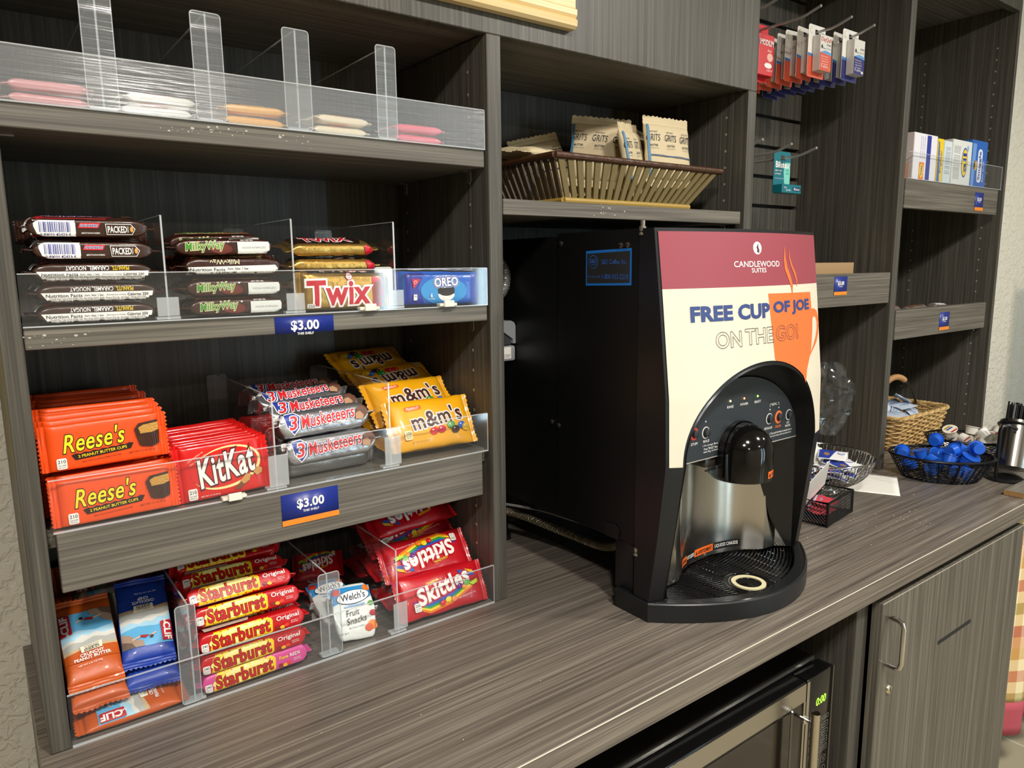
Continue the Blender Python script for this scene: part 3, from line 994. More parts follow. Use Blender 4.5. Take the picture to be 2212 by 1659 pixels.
# --- energy bar packets (printed across: seals run along local X ends, reading direction turned a quarter)
def energy_pack(blue=False):
    BASE = film('#1c3fa3' if blue else '#c4571a', .4, .2, 60, coat=.1)
    p = Pack(.126, .0610, .016, BASE, n=2.8, seal=.010, taper=.022, amp=.0016, freq=45, seed=13)
    SKY = mat('#62b2e0', .4); SKY2 = mat('#a9d6ec', .4); GRY = mat('#b5b6b0', .45); GRY2 = mat('#d9d8d0', .45); SAND = mat('#c9b08a', .5); RD = mat('#b81f2a', .4); ROCK = mat('#a98f7c', .6); ROCK2 = mat('#6f5a4c', .6)
    q = -PI / 2                                   # lettering reads with its up direction along +X
    U = lambda u, v: (v * .83, -u * .90)                       # u to the right, v up when held upright
    PP = lambda pts: [U(a, b) for a, b in pts]
    p.poly(PP([(-.0325, .046), (.0325, .046), (.0325, -.004), (-.0325, -.004)]), SKY)
    p.poly(PP([(-.0325, .012), (-.012, .016), (.010, .012), (.0325, .017), (.0325, -.004), (-.0325, -.004)]), SKY2)
    p.poly(PP([(-.0325, -.002), (-.024, .003), (-.018, .001), (-.008, .008), (0, .005), (.010, .009), (.018, .004), (.0325, .008), (.0325, -.016), (-.0325, -.018)]), GRY2)
    p.poly(PP([(-.0325, -.007), (-.020, -.002), (-.008, -.004), (.006, .001), (.020, -.003), (.0325, .0), (.0325, -.016), (-.0325, -.018)]), GRY)
    p.poly(PP([(-.0325, -.0145), (0, -.0115), (.0325, -.012), (.0325, -.020), (-.0325, -.022)]), SAND)
    p.poly(PP([(-.0325, -.021), (-.01, -.016), (.0325, -.0165), (.0325, -.035), (-.0325, -.035)]), BASE)
    p.poly(PP([(.0325, .046), (.004, .046), (.006, .037), (.016, .034), (.020, .026), (.0325, .020)]), ROCK)
    p.poly(PP([(.0325, .046), (.016, .046), (.020, .038), (.0325, .033)]), ROCK2)
    # climber
    p.poly(PP([(-.003, .030), (.008, .028), (.011, .031), (.002, .034)]), mat('#a8262b', .5))
    p.poly(PP([(.009, .029), (.020, .033), (.019, .035), (.009, .032)]), mat('#e0b89a', .5))
    p.poly(PP([(-.003, .031), (-.012, .027), (-.012, .029), (-.004, .034)]), mat('#e0b89a', .5))
    p.poly(PP(ell(-.0055, .0335, .0026, .0026, 10)), mat('#3a231a', .5))
    p.poly(PP([(-.0325, .044), (-.019, .044), (-.0185, .012), (-.0325, .010)]), RD)
    p.text('CLIF', *U(-.0265, .029), INKW, w=.024, h=.0085, bold=.07, rot=0.0)
    p.text('BAR', *U(-.0245, .014), INKW, w=.0075, bold=.04, rot=0.0, res=2)
    p.poly(PP([(-.013, -.0125), (.014, -.0095), (.013, -.0205), (-.012, -.0225)]), mat('#efe7cf', .45))
    for i, tx in enumerate(('NUTRITION FOR', 'SUSTAINED', 'ENERGY')):
        p.text(tx, *U(.001, -.0130 - i * .0030), INKK, w=(.016, .015, .017)[i], rot=q + .08, res=1, bold=.02)
    t1, t2 = ('CHOCOLATE', 'CHIP') if blue else ('CRUNCHY', 'PEANUT BUTTER')
    p.text(t1, *U(0, -.0262), INKW, w=.026, h=.0042, bold=.05, rot=q + .06, res=2)
    p.text(t2, *U(0, -.0320), INKW, w=(.013 if blue else .040), h=.0042, bold=.05, rot=q + .06, res=2)
    p.text('NET WT 2.40 OZ (68g)', *U(-.004, -.0420), INKW, w=.026, rot=q + .06, res=1)
    return p

# --- small fruit gummy pouch
def fruit_pouch():
    WH = film('#dfe4df', .35, .2, 60)
    p = Pack(.090, .098, .016, WH, n=2.4, crimp='y', seal=.006, taper=.012, amp=.0018, freq=45, seed=15)
    BL = mat('#2a8fd0', .35)
    p.poly([(-.038, .044), (.038, .044), (.038, .022), (.018, .014), (-.01, .020), (-.038, .012)], BL)
    for cx, cz, c, r in ((-.028, .036, '#d53a2c', .008), (.030, .038, '#e07b2a', .008), (.033, .008, '#5b9a3c', .006), (.034, -.010, '#c2263c', .007), (.030, -.030, '#e8862b', .010), (.022, -.034, '#d8572a', .008)):
        p.poly(ell(cx, cz, r, r * .8, 14), mat(c, .35))
    p.poly(ell(.002, .024, .032, .013, 24, .08), mat('#123a66', .4)); p.poly(ell(.002, .024, .0305, .0118, 24, .08), INKW)
    p.text("Welch's", .002, .025, mat('#0f2540', .4), w=.046, h=.013, bold=.03, shear=.15, rot=.08)
    p.text('MADE WITH REAL FRUIT', .002, .008, INKW, w=.04, res=1, rot=.06, layers=((BL, .25),))
    p.text('Fruit', -.004, -.004, INKK, w=.026, h=.011, shear=.25, rot=.10)
    p.text('Snacks', .001, -.0175, INKK, w=.038, h=.011, shear=.25, rot=.10)
    p.text('No Preservatives', .0, -.029, mat('#556677', .4), w=.03, res=1, rot=.08)
    p.text('MIXED FRUIT', -.026, -.038, INKK, w=.018, res=1)
    return p

# ------------------------------------------------------------------ clear lips and dividers of the sweets shelves
LIPS = []
def lip(x0, x1, y, z, h, label, material, dx=0.0, base=0.07):
    o = MB().box(x0, x1, y, y + .002, z, z + h, material).done('shelf_lip')
    tag(o, label, 'shelf lip', 'clear plastic lips along the shelf edges')
    MB().box(x0, x1, y + .002, y + base, z, z + .0014, CLEAR).done('base_strip', o)
    MB().box(x0, x1, y - .0002, y + .0022, z + h, z + h + .0010, CLEAR_EDGE).done('top_edge', o)
    MB().box(x1, x1 + .0008, y, y + .002, z, z + h, CLEAR_EDGE).done('end_edge', o)
    MB().box(x0, x1, y - .001, y + .0030, z, z + .0014, CLEAR_EDGE).done('bottom_edge', o)
    LIPS.append(o)
    return o
lip(.004, .5955, .0025, .7152, .0560, 'hazy ridged plastic lip along the topmost sweets shelf', CLEAR_RIDGED)
lip(.0012, .5960, .0025, .4862, .0560, 'clear plastic lip in front of the dark brown bars', CLEAR)
lip(.0065, .5910, .0005, .2577, .0600, 'clear plastic lip in front of the orange packets', CLEAR)
lip(.0010, .5985, .0005, .0002, .0640, 'clear plastic lip standing on the worktop before the fruit sweets', CLEAR)

def divider(x, y0, y1, z, h, label, front_plate=None, back_plate=0.03, clip=None, fh=None):
    t = tag(empty('shelf_divider', (x, y0, z)), label, 'shelf divider', 'clear plastic shelf dividers')
    m = MB().box(-.0009, .0009, 0, y1 - y0, 0, h, CLEAR)
    m.done('fin', t)
    e = MB().box(-.0010, .0010, -.0008, .0004, 0, h, CLEAR_EDGE)
    e.box(-.0010, .0010, 0, y1 - y0, h, h + .0008, CLEAR_EDGE)
    e.done('fin_edge', t)
    if front_plate:
        a, b, hh = front_plate
        f = MB().prism([(px, pz + .001) for px, pz in rrect((a + b) / 2, hh / 2, b - a, hh, .004)], CLEAR_FRONT, -.0030, -.0010)
        ring = rrect((a + b) / 2, hh / 2, b - a, hh, .004)
        f.tube([(px, -.0020, pz + .001) for px, pz in ring], .0007, CLEAR_EDGE, seg=5, closed=True)
        f.done('front_plate', t)
    if back_plate:
        MB().prism(rrect(0, h / 2, back_plate, h, .004), CLEAR_FRONT, y1 - y0, y1 - y0 + .0018).done('back_plate', t)
    if clip:
        a, b, c0, c1 = clip
        MB().box(a, b, -.0026, -.0012, c0, c1, acrylic('clip_plastic', .30, .2), bev=.0005, seg=1).done('clip', t)
    MB().box(-.013, .013, -.0006, .010, .0002, .0035, CLEAR_EDGE).done('foot', t)
    return t
for i, (a, b) in enumerate(((.0832, .1135), (.1937, .2272), (.2996, .3332), (.4249, .4540))):
    x = (a + b) / 2
    divider(x, .009, .275, .7168, .1190, 'clear plastic divider with a tall front plate on the top shelf, %s from the left' % ORD[i], front_plate=(a - x, b - x, .1190), back_plate=None)
for i, x in enumerate((.1448, .2972, .4420)):
    divider(x, .0075, .255, .4878, .1190, 'clear plastic divider to the right of the %s' % ('blue and red printed brown bars', 'green lettered brown bars', 'gold bars')[i],
            clip=(-.012, .012, .004, .026))
for i, x in enumerate((.2575, .4240)):
    divider(x, .0055, .262, .2593, .1230, 'clear plastic divider between the %s' % ('red packets and the silver bars', 'silver bars and the yellow bags')[i], clip=(-.010, .016, .004, .046))
divider(.1370, .0078, .262, .0018, .1310, 'clear plastic divider with a front plate beside the energy bars', front_plate=(-.0152, .0080, .1310), back_plate=None)
divider(.3185, .0078, .262, .0018, .1225, 'clear plastic divider with a wide front plate beside the fruit pouches', front_plate=(-.0129, .0176, .1225), back_plate=None)
divider(.4256, .0055, .262, .0018, .1300, 'clear plastic divider left of the bright red rainbow bags', clip=(-.008, .015, .006, .048), back_plate=None)

def white_clip(lipi, x, y, z, label, w=.030):
    o = MB().box(-w / 2, w / 2, -.004, .006, 0, .0045, mat('#e6e0cf', .5), bev=.0008, seg=1)
    o.box(-w * .28, w * .28, -.007, -.003, -.001, .0085, mat('#efe9da', .5), bev=.0008, seg=1)
    o = o.done('clip', LIPS[lipi], loc=(x, y, z))
    o['label'] = label
white_clip(2, .2011, .0005, .2592, 'small white plastic clip in front of the red wafer packet')
white_clip(1, .3980, .0025, .4878, 'small white plastic clip in front of the gold packet')
white_clip(1, .5240, .0025, .4878, 'small white plastic clip in front of the blue cookie pack')
pl_ = MB().prism(rrect(.458, .5170, .030, .058, .005), mat('#e9e5da', .5), .074, .077).done('spacer_plate')
tag(pl_, 'white rounded plastic plate standing behind the blue cookie pack', 'plate')

# ------------------------------------------------------------------ top shelf: packets lying behind the hazy lip
flat_cols = [(.048, '#d98f92', '#b8343f', 'pink and red flat packet lying behind the hazy lip at its left end'),
             (.155, '#e9e6df', '#c02430', 'white flat packet with a red band lying behind the hazy lip'),
             (.264, '#e8a94a', '#f3d89a', 'orange flat packet lying behind the hazy lip'),
             (.378, '#e9d9b8', '#e0892c', 'cream and orange flat packet lying behind the hazy lip'),
             (.495, '#e2546e', '#d01c2c', 'pink flat packet lying behind the hazy lip at its right end')]
for i, (x, c1, c2, lb) in enumerate(flat_cols):
    p = Pack(.084, .060, .013, film(c1), n=4, seal=.006, taper=.01, seed=20 + i)
    p.poly([(-.012, .028), (.016, .028), (.012, -.028), (-.016, -.028)], mat(c2, .4))
    q = p.root('sweet_packet', lb, 'sweet packet', 'flat packets on the top sweets shelf', pose(x, .050, .7245, 88, 2 * (-1) ** i))
    r = dup(q, lb.replace('flat packet lying', 'flat packet lying uppermost'), 'flat packets on the top sweets shelf')
    r.matrix_local = pose(x + .003, .051, .7375, 88, -3 * (-1) ** i)

# ------------------------------------------------------------------ second shelf
G = 'brown bars with red and blue lettering'
bA = brown_bar('facts').root('chocolate_bar', 'brown bar with a white nutrition strip, lowest of the left stack', 'chocolate bar', G, pose(.0735, .026, .4985, 0, 1))
bB = dup(bA, 'brown bar with a white nutrition strip, second from the bottom of the left stack'); bB.matrix_local = pose(.0760, .025, .5180, 0, -1)
bC = dup(bA, 'brown bar with a white nutrition strip, third from the bottom behind the lip edge'); bC.matrix_local = pose(.0765, .027, .5374, 1, 1)
bD = brown_bar('code').root('chocolate_bar', 'brown bar with a barcode, lower of the two above the lip', 'chocolate bar', G, pose(.0760, .026, .5568, 1, 0))
bE = dup(bD, 'brown bar with a barcode, upper of the two above the lip'); bE.matrix_local = pose(.0765, .027, .5763, -5, 0, -.5)
bF = dup(bD, 'brown bar with a red and blue face, topmost and rearmost of the left stack'); bF.matrix_local = pose(.0765, .070, .5880, -58, 0, -1)
bG = dup(bD, 'brown bar lying deep behind the left stack'); bG.matrix_local = pose(.078, .066, .4985, 0, 3)
bH = dup(bD, 'brown bar lying second from the bottom behind the left stack'); bH.matrix_local = pose(.076, .067, .5183, 0, -2)
bI = dup(bD, 'brown bar lying third from the bottom behind the left stack'); bI.matrix_local = pose(.078, .068, .5380, 0, 1)
Rz = Matrix.Rotation(PI, 4, 'Z')
G = 'dark brown bars with green lettering'
mA = cocoa_bar('side').root('chocolate_bar', 'dark bar with green lettering and pale date panel, lowest of its stack', 'chocolate bar', G, pose(.2260, .026, .4995, 0, 1))
mB = dup(mA, 'dark bar with green lettering and pale date panel, second from the bottom'); mB.matrix_local = pose(.2250, .026, .5195, 0, -1)
mC = cocoa_bar('facts').root('chocolate_bar', 'dark bar with a pale nutrition strip just behind the lip edge', 'chocolate bar', G, pose(.2250, .027, .5380, 3, 0))
mD = dup(mA, 'dark bar with large upside down green lettering above the nutrition strip'); mD.matrix_local = pose(.2270, .052, .5500, -55, 0) @ Rz
mE = dup(mA, 'dark bar with small green lettering on its side, second from the top'); mE.matrix_local = pose(.2180, .034, .5655, 2, -2, -1)
mF = dup(mA, 'dark bar with green lettering and white date panel, topmost of its stack'); mF.matrix_local = pose(.2190, .064, .5780, -4, 3, -1.5)
mG = dup(mA, 'dark bar lying deep behind the green lettered stack'); mG.matrix_local = pose(.226, .068, .4995, 0, -2)
mH = dup(mA, 'dark bar lying second from the bottom behind the green lettered stack'); mH.matrix_local = pose(.228, .070, .5200, 0, 2)
mI = dup(mA, 'dark bar lying third from the bottom behind the green lettered stack'); mI.matrix_local = pose(.224, .085, .5405, 0, 1)
G = 'gold foil bars'
g0 = gold_pack().root('chocolate_bar', 'gold foil packet with big red lettering standing behind the lip', 'chocolate bar', G, pose(.3705, .0215, .5140, 2, 0, 1))
def gold_flat():
    p = Pack(.138, .0200, .046, GOLD, n=3.6, crimp='y', seal=.009, taper=.016, amp=.0013, freq=65, seed=9, pinch=.1)
    p.poly([(-.056, -.016), (.040, -.018), (.048, .0), (.040, .018), (-.056, .018)], mat('#20120d', .4), 'top')
    p.text('TWIX', -.005, .000, mat('#c6152c', .35), 'top', w=.070, h=.022, bold=.06, layers=((INKW, .12),))
    p.poly([(.044, .0070), (.058, .0070), (.060, -.0075), (.048, -.0075)], mat('#c6152c', .35))
    return p
g1 = gold_flat().root('chocolate_bar', 'gold foil packet lying flat behind the standing one', 'chocolate bar', G, pose(.3705, .065, .5490, -2, 0, 0))
g2 = dup(g1, 'gold foil packet with a dark top and red lettering, topmost'); g2.matrix_local = pose(.3700, .068, .5680, -14, 1, -1)
for k in range(2):
    gq = dup(g1, ('gold foil packet at the bottom of the stack behind the standing one', 'gold foil packet in the middle of the stack behind the standing one')[k])
    gq.matrix_local = pose(.3700, .066, .4985 + .0212 * k, 0, (-1) ** k)
o0 = blue_pack().root('cookie_pack', 'blue sandwich cookie pack at the right end of the second shelf', 'cookie pack', None, pose(.5240, .028, .5135, 2, 0, 1), film('#2a3f9f', .28))
o0.scale = (.945, 1, 1)

# ------------------------------------------------------------------ third shelf
G = 'orange peanut butter cup packets'
r0 = orange_pack().root('candy_packet', 'orange peanut butter cup packet standing lowest at the front behind the lip', 'candy packet', G, pose(.0735, .0120, .2872, 5, 0, -.5))
rlist = [('orange peanut butter cup packet leaning right behind the lowest front one', .074, .0235, .2900, 9, -1)]
up = [(.0690, .0275, .3490, 4, -1.0), (.0655, .041, .3525, 5, -1), (.0650, .054, .3555, 5, -.5)]
for lb, x, y, z, t, rl in rlist:
    q = dup(r0, lb); q.matrix_local = pose(x, y, z, t, 0, rl)
lbs = ['orange peanut butter cup packet, frontmost of the upper row', 'orange peanut butter cup packet, second in the upper row', 'orange peanut butter cup packet, third in the upper row with a crumpled top']
for (x, y, z, t, rl), lb in zip(up, lbs):
    q = dup(r0, lb); q.matrix_local = pose(x, y, z, t, 0, rl)
ords = ['fourth', 'fifth', 'sixth', 'seventh', 'eighth', 'ninth', 'tenth', 'eleventh', 'twelfth']
for k in range(9):
    q = dup(r0, 'shaded orange packet, %s in the upper row counting from the front' % ords[k])
    q.matrix_local = pose(.0655 + .0012 * math.sin(k * 2.1), .072 + .0195 * k, .3550 + .002 * math.sin(k * 1.7), 2, 0, .6 * math.sin(k * 2.9))
for k in range(7):
    q = dup(r0, 'orange packet in the lower row, %s behind the front pair' % ORD[k])
    q.matrix_local = pose(.070, .058 + .0285 * k, .2875, 3, 0, 0)
G = 'red wafer bar packets'
k0 = wafer_pack().root('candy_packet', 'red wafer bar packet at the front of its tight row', 'candy packet', G, pose(.1985, .0200, .2945, 6, 0, -1.5))
k0.scale = (.915, 1, 1)
for k in range(1, 11):
    q = dup(k0, 'red wafer bar packet, %s in its row counting from the front' % ORD[k])
    q.matrix_local = pose(.1985 + .001 * math.sin(k * 1.9), .0200 + .0140 * k, .2950 + .0010 * math.sin(k * 2.3), 6, 0, -1.5 + .5 * math.sin(k * 3.1))
    q.scale = (.915, 1, 1)
G = 'silver nougat bars'
s0 = silver_pack().root('chocolate_bar', 'silver nougat bar behind the lip with its red lettering facing out', 'chocolate bar', G, pose(.3410, .0285, .2990, 16, 0, -1))
SL = [('silver nougat bar above the lip, second from the bottom', .336, .036, .3290, 20, 0, -1.5),
      ('silver nougat bar lying flat at the bottom behind the lip', .345, .038, .2740, 78, 0, 0),
      ('silver nougat bar third from the bottom, tipped back', .334, .068, .3440, 48, -2, -1),
      ('silver nougat bar fourth from the bottom, tipped back behind the others', .332, .100, .3540, 52, 2, -2),
      ('silver nougat bar at the top of the pile against the back', .336, .136, .3580, 58, -3, -1),
      ('silver nougat bar in the middle of the pile', .338, .075, .3090, 70, 3, 0),
      ('silver nougat bar in the lower rear of the pile', .338, .112, .3230, 75, -3, 0),
      ('silver nougat bar at the bottom rear of the pile', .340, .090, .2760, 85, 1, 0),
      ('silver nougat bar at the bottom against the back', .338, .140, .2900, 85, 1, 0)]
for lb, x, y, z, t, yw, rl in SL:
    q = dup(s0, lb); q.matrix_local = pose(x, y, z, t, yw, rl)
G = 'yellow peanut candy bags'
y0 = yellow_pack().root('candy_bag', 'yellow peanut candy bag at the front with brown lettering, half behind the lip', 'candy bag', G, pose(.5130, .0440, .3060, 28, 0, 1))
YL_ = [('yellow peanut candy bag lying flat underneath the front bag', .513, .046, .2720, 82, 0, 2),
       ('yellow peanut candy bag second from the front with brown lettering upright', .507, .078, .3370, 42, 2, 0),
       ('yellow peanut candy bag with upside down lettering, tipped back', .515, .122, .3580, 58, 6, 178),
       ('yellow peanut candy bag at the top rear with upside down lettering, in shade', .505, .190, .3790, 55, 14, 180),
       ('yellow peanut candy bag lying under the second bag', .510, .100, .3010, 75, -4, 0),
       ('yellow peanut candy bag at the bottom rear of the pile', .512, .160, .2830, 80, 0, 0)]
for lb, x, y, z, t, yw, rl in YL_:
    q = dup(y0, lb); q.matrix_local = pose(x, y, z, t, yw, rl)

# ------------------------------------------------------------------ sweets standing on the worktop in the first bay
G = 'fruit chew sticks'
c0 = chew_stick().root('candy_stick', 'yellow and red fruit chew stick, second from the bottom at the front', 'candy stick', G, pose(.2155, .0205, .0420, 6, 0, -1))
cp = chew_stick(True).root('candy_stick', 'pink and yellow fruit chew stick lying lowest at the front', 'candy stick', G, pose(.2160, .0215, .0152, 6, 0, -1))
CL = [('yellow and red fruit chew stick, third from the bottom at the front', .2160, .0215, .0690, 10, 0, -.5),
      ('yellow and red fruit chew stick, fourth from the bottom', .2160, .0340, .0955, 22, 0, .5),
      ('yellow and red fruit chew stick, fifth from the bottom, half hidden behind the fourth', .2160, .0600, .1090, 40, 0, .5),
      ('yellow and red fruit chew stick, sixth from the bottom, in the light', .2160, .0840, .1200, 48, 0, 1),
      ('shaded fruit chew stick, seventh from the bottom', .2160, .1120, .1270, 60, 0, 0),
      ('shaded fruit chew stick, eighth from the bottom', .2160, .1390, .1330, 62, 0, 1),
      ('shaded fruit chew stick, ninth from the bottom under the board', .2160, .1680, .1370, 65, 0, 0),
      ('shaded fruit chew stick, tenth from the bottom, rearmost', .2160, .1980, .1400, 65, 0, 0),
      ('fruit chew stick in the second column, lowest', .2160, .0510, .0145, 2, 0, 0),
      ('fruit chew stick in the second column, second from the bottom', .2160, .0500, .0405, 2, 0, 0),
      ('fruit chew stick in the second column, third from the bottom', .2160, .0560, .0700, 10, 0, 0),
      ('fruit chew stick in the rear column, lowest', .2160, .0960, .0140, 2, 0, 0),
      ('fruit chew stick in the rear column, second from the bottom', .2160, .0960, .0400, 2, 0, 0),
      ('fruit chew stick in the rear column, third from the bottom', .2160, .1000, .0680, 2, 0, 0),
      ('fruit chew stick in the rear column, fourth from the bottom', .2160, .1080, .0950, 6, 0, 0),
      ('fruit chew stick in the deepest column, lowest', .2160, .1620, .0140, 2, 0, 0),
      ('fruit chew stick in the deepest column, second from the bottom', .2160, .1640, .0400, 2, 0, 0),
      ('fruit chew stick in the deepest column, third from the bottom', .2160, .1640, .0680, 2, 0, 0),
      ('fruit chew stick in the deepest column, fourth from the bottom', .2160, .1660, .0960, 2, 0, 0)]
for lb, x, y, z, t, yw, rl in CL:
    q = dup(c0, lb); q.matrix_local = pose(x, y, z, t, yw, rl)
G = 'red rainbow candy bags'
k1 = rainbow_pack().root('candy_bag', 'red rainbow candy bag lowest at the front behind the lip', 'candy bag', G, pose(.5140, .0260, .0360, 28, 0, 1.5))
KL = [('red rainbow candy bag with upside down lettering, second from the bottom', .5130, .0560, .0800, 40, 0, 182),
      ('red rainbow candy bag with upright lettering, third from the bottom', .5110, .0920, .1090, 48, 0, -4),
      ('red rainbow candy bag in shade behind the third one', .5130, .1280, .1230, 55, 2, 178),
      ('red rainbow candy bag in shade under the board', .5130, .1700, .1290, 60, -4, 0),
      ('red rainbow candy bag lying flat at the bottom behind the front bag', .5120, .0800, .0240, 80, 2, 0),
      ('red rainbow candy bag lying in the middle of the pile', .5100, .1100, .0620, 75, -3, 180),
      ('red rainbow candy bag lying in the lower rear of the pile', .5120, .1900, .0400, 82, 4, 0)
      ]
for lb, x, y, z, t, yw, rl in KL:
    q = dup(k1, lb); q.matrix_local = pose(x, y, z, t, yw, rl)
LK = [('dark red candy bag poking past the divider behind the fruit pouches', .3750, .1900, .0300, 70, 28, 0),
      ('dark red candy bag lying on the one that pokes past the divider', .3740, .1850, .0620, 62, -20, 180)]
for lb, x, y, z, t, yw, rl in LK:
    q = dup(k1, lb); q.matrix_local = pose(x, y, z, t, yw, rl)
    q.scale = (.50, .8, .8)
G = 'fruit gummy pouches'
f0 = fruit_pouch().root('snack_pouch', 'white and blue fruit gummy pouch leaning behind the lip', 'snack pouch', G, pose(.3730, .0480, .0335, 42, -6, 4) )
f0.scale = (.80, .85, .85)
f1 = dup(f0, 'blue topped fruit gummy pouch lying left of the front pouch'); f1.matrix_local = pose(.3640, .1050, .0330, 62, 8, 6); f1.scale = (.80, .85, .85)
f2 = dup(f0, 'fruit gummy pouch lying under the others against the right divider'); f2.matrix_local = pose(.3720, .1150, .0130, 86, -4, -3); f2.scale = (.80, .85, .85)
G = 'energy bar packets'
eo = energy_pack(False).root('energy_bar', 'orange energy bar packet leaning upright at the left', 'energy bar', G, pose(.0345, .0820, .0865, 52, 3, -88))
eb = energy_pack(True).root('energy_bar', 'blue energy bar packet leaning back upside down beside the orange one', 'energy bar', G, pose(.1000, .0900, .0900, 50, -2, 93))
for kind, lb, M in ((eo, 'orange energy bar packet lying sideways lowest at the front', pose(.0680, .0380, .0130, 80, 0, 180)),
                    (eo, 'orange energy bar packet lying under the upright one, its seal towards the lip', pose(.0345, .0800, .0500, 70, 1, -91)),
                    (eb, 'blue energy bar packet lying under the upside down one, lettering upright', pose(.1000, .0830, .0520, 68, -2, -88)),
                    (eb, 'blue energy bar packet at the bottom right behind the lip', pose(.1000, .0850, .0300, 74, -1, -90)),
                    (eo, 'orange energy bar packet lying flat at the bottom of the rear pile', pose(.0680, .1800, .0110, 88, 0, 0)),
                    (eb, 'blue energy bar packet lying flat in the rear pile', pose(.0680, .1900, .0310, 86, 2, 0)),
                    (eo, 'orange energy bar packet lying flat higher in the rear pile', pose(.0680, .1900, .0520, 84, -2, 180)),
                    (eo, 'orange energy bar packet lying crosswise behind the upright pair', pose(.0680, .1800, .0840, 52, 2, 183)),
                    (eo, 'orange energy bar packet lying crosswise highest at the back', pose(.0690, .2100, .1120, 50, -3, 175))):
    q = dup(kind, lb); q.matrix_local = M

# ------------------------------------------------------------------ price tags
def price_tag(x, z, w, h, y, price, label, sub='THIS SHELF', cut=False, yaw=0):
    t = MB().box(-w / 2, w / 2, 0, .0006, 0, h, mat('#26368c', .35))
    fn = lambda px, pz: (px, -.0004, pz)
    fn2 = lambda px, pz: (px, -.0006, pz)
    if not cut:
        t.poly([(-w / 2, 0), (w / 2, 0), (w / 2, h * .18), (-w / 2, h * .18)], mat('#f28c28', .4), fn)
    c = h * (.62 if not cut else .42)
    t.text(price, 0, c, INKW, fn2, w=w * .48, bold=.06)
    t.text(sub, 0, c - w * .125, INKW, fn2, w=w * .28, bold=.04, res=2)
    o = t.done('price_tag', smooth=None, M=Matrix.Translation((x, y, z)) @ Matrix.Rotation(yaw, 4, 'Y'))
    return tag(o, label, 'price tag', 'blue price tags on the shelf edges')
price_tag(.3075, .4624, .0790, .0215, .0052, '$3.00', 'blue price tag reading three dollars under the gold bars', cut=True)
price_tag(.2990, .2085, .0790, .0425, -.0008, '$3.00', 'blue and orange price tag on the tall board under the silver bars')

# ------------------------------------------------------------------ the coffee machine
MX0, MX1, MC, HWD = 0.750, 1.155, 0.9525, 0.2025
PROF = [(.030, -.197), (.138, -.2127), (.250, -.2257), (.350, -.2225), (.490, -.207), (.595, -.194), (.70, -.18)]
def yfront(x, z):
    for (z0, y0), (z1, y1) in zip(PROF[:-1], PROF[1:]):
        if z <= z1:
            t = max(0.0, (z - z0) / (z1 - z0)); y = y0 + (y1 - y0) * t
            break
    return y - .03 * max(0.0, 1 - ((x - MC) / HWD) ** 2)
def FACE(e):
    return lambda x, z, e2=0.0: (x, yfront(x, z) - e - e2, z)

machine = tag(empty('coffee_machine', (MC, 0, .0004)), 'tall black coffee machine with a cream and burgundy front beside the sweets shelves', 'coffee machine')
def part(mb, name, parent=None, **k):
    return mb.done(name, parent or machine, M=Matrix.Translation((-MC, 0, 0)) if not parent else None, **k)

b = MB().box(MX0 + .0015, MX1 - .0015, -.1340, .2600, .110, .592, mat('#0b0b0c', .42, spec=.35, bump=.08, bscale=700), bev=.003)
b.box(MX0 + .0005, MX0 + .003, -.1645, .0180, .114, .5965, mat('#0b0b0c', .42, spec=.35, bump=.08, bscale=700))
body = part(b, 'cabinet_body')
SCREW = mat('#3a3733', .3, .8)
def screw(y, z, r=.0042, x=MX0, parent=None):
    m = MB().lathe([(.0001, .0022), (r * .6, .0020), (r, .0008), (r, -.0006)], (0, 0, 0), mat('#77706a', .3, .9), 14, M=Matrix.Rotation(-PI / 2, 4, 'Y'))
    m.box(-.0025, -.0020, -r * .8, r * .8, -.0005, .0005, BLACK)
    m.done('screw', body, loc=(x, y, z))
screw(.010, .580); screw(-.128, .5735); screw(-.142, .5735)
screw(.034, .2765, x=MX0); screw(.016, .273, x=MX0); screw(-.108, .128, .0045); screw(-.120, .1245, .0045)
# hinge pins at the door edge
for z, h in ((.600, .012), (.110, .010)):
    m = MB().lathe([(.0001, .011), (.0035, .011), (.0035, .003), (.0055, .002), (.0055, -.004), (.004, -.005), (.006, -.007), (.006, -.010), (.0001, -.010)], (MX0 + .004, -.168, z - .003), mat('#b9b3a6', .25, .9), 16)
    m.box(MX0 + .002, MX0 + .026, -.172, -.164, z - .012, z - .009, BLACK)
    part(m, 'hinge')
br = MB().prism([(-.113 - .018, .112), (-.113 + .012, .112), (-.113 + .012, .1325), (-.113 - .010, .1365), (-.113 - .022, .128)], BLACK, 0, .0015, to=lambda u, y, z: (MX0 - .0022 + y, u, z))
part(br, 'hinge_plate')
# service sticker
s = MB()
SIDE = lambda e: (lambda y, z, e2=0.0: (MX0 + .0003 - e - e2, -y, z))
s.poly([(.0514, .5125), (.1511, .5145), (.1509, .5691), (.0514, .5666)], mat('#1f6fc6', .3), SIDE(.0004))
s.poly([(.0540, .5160), (.1478, .5180), (.1476, .5650), (.0540, .5625)], mat('#2b2b2b', .22), SIDE(.0006))
BLS = mat('#2f62b8', .35)
s.poly(ell(.0685, .5495, .0105, .0105, 20), BLS, SIDE(.0008)); s.poly(ell(.0685, .5495, .0095, .0095, 20), mat('#2b2b2b', .22), SIDE(.0010))
s.text('S&D', .0685, .5510, BLS, SIDE(.0012), w=.015, bold=.03)
s.text('COFFEE', .0685, .5455, BLS, SIDE(.0012), w=.012, res=1)
s.text('S&D Coffee, Inc.', .1140, .5490, BLS, SIDE(.0008), w=.054, h=.0085, res=2)
s.text('For service Call:', .0705, .5270, BLS, SIDE(.0008), w=.028, h=.004, res=1)
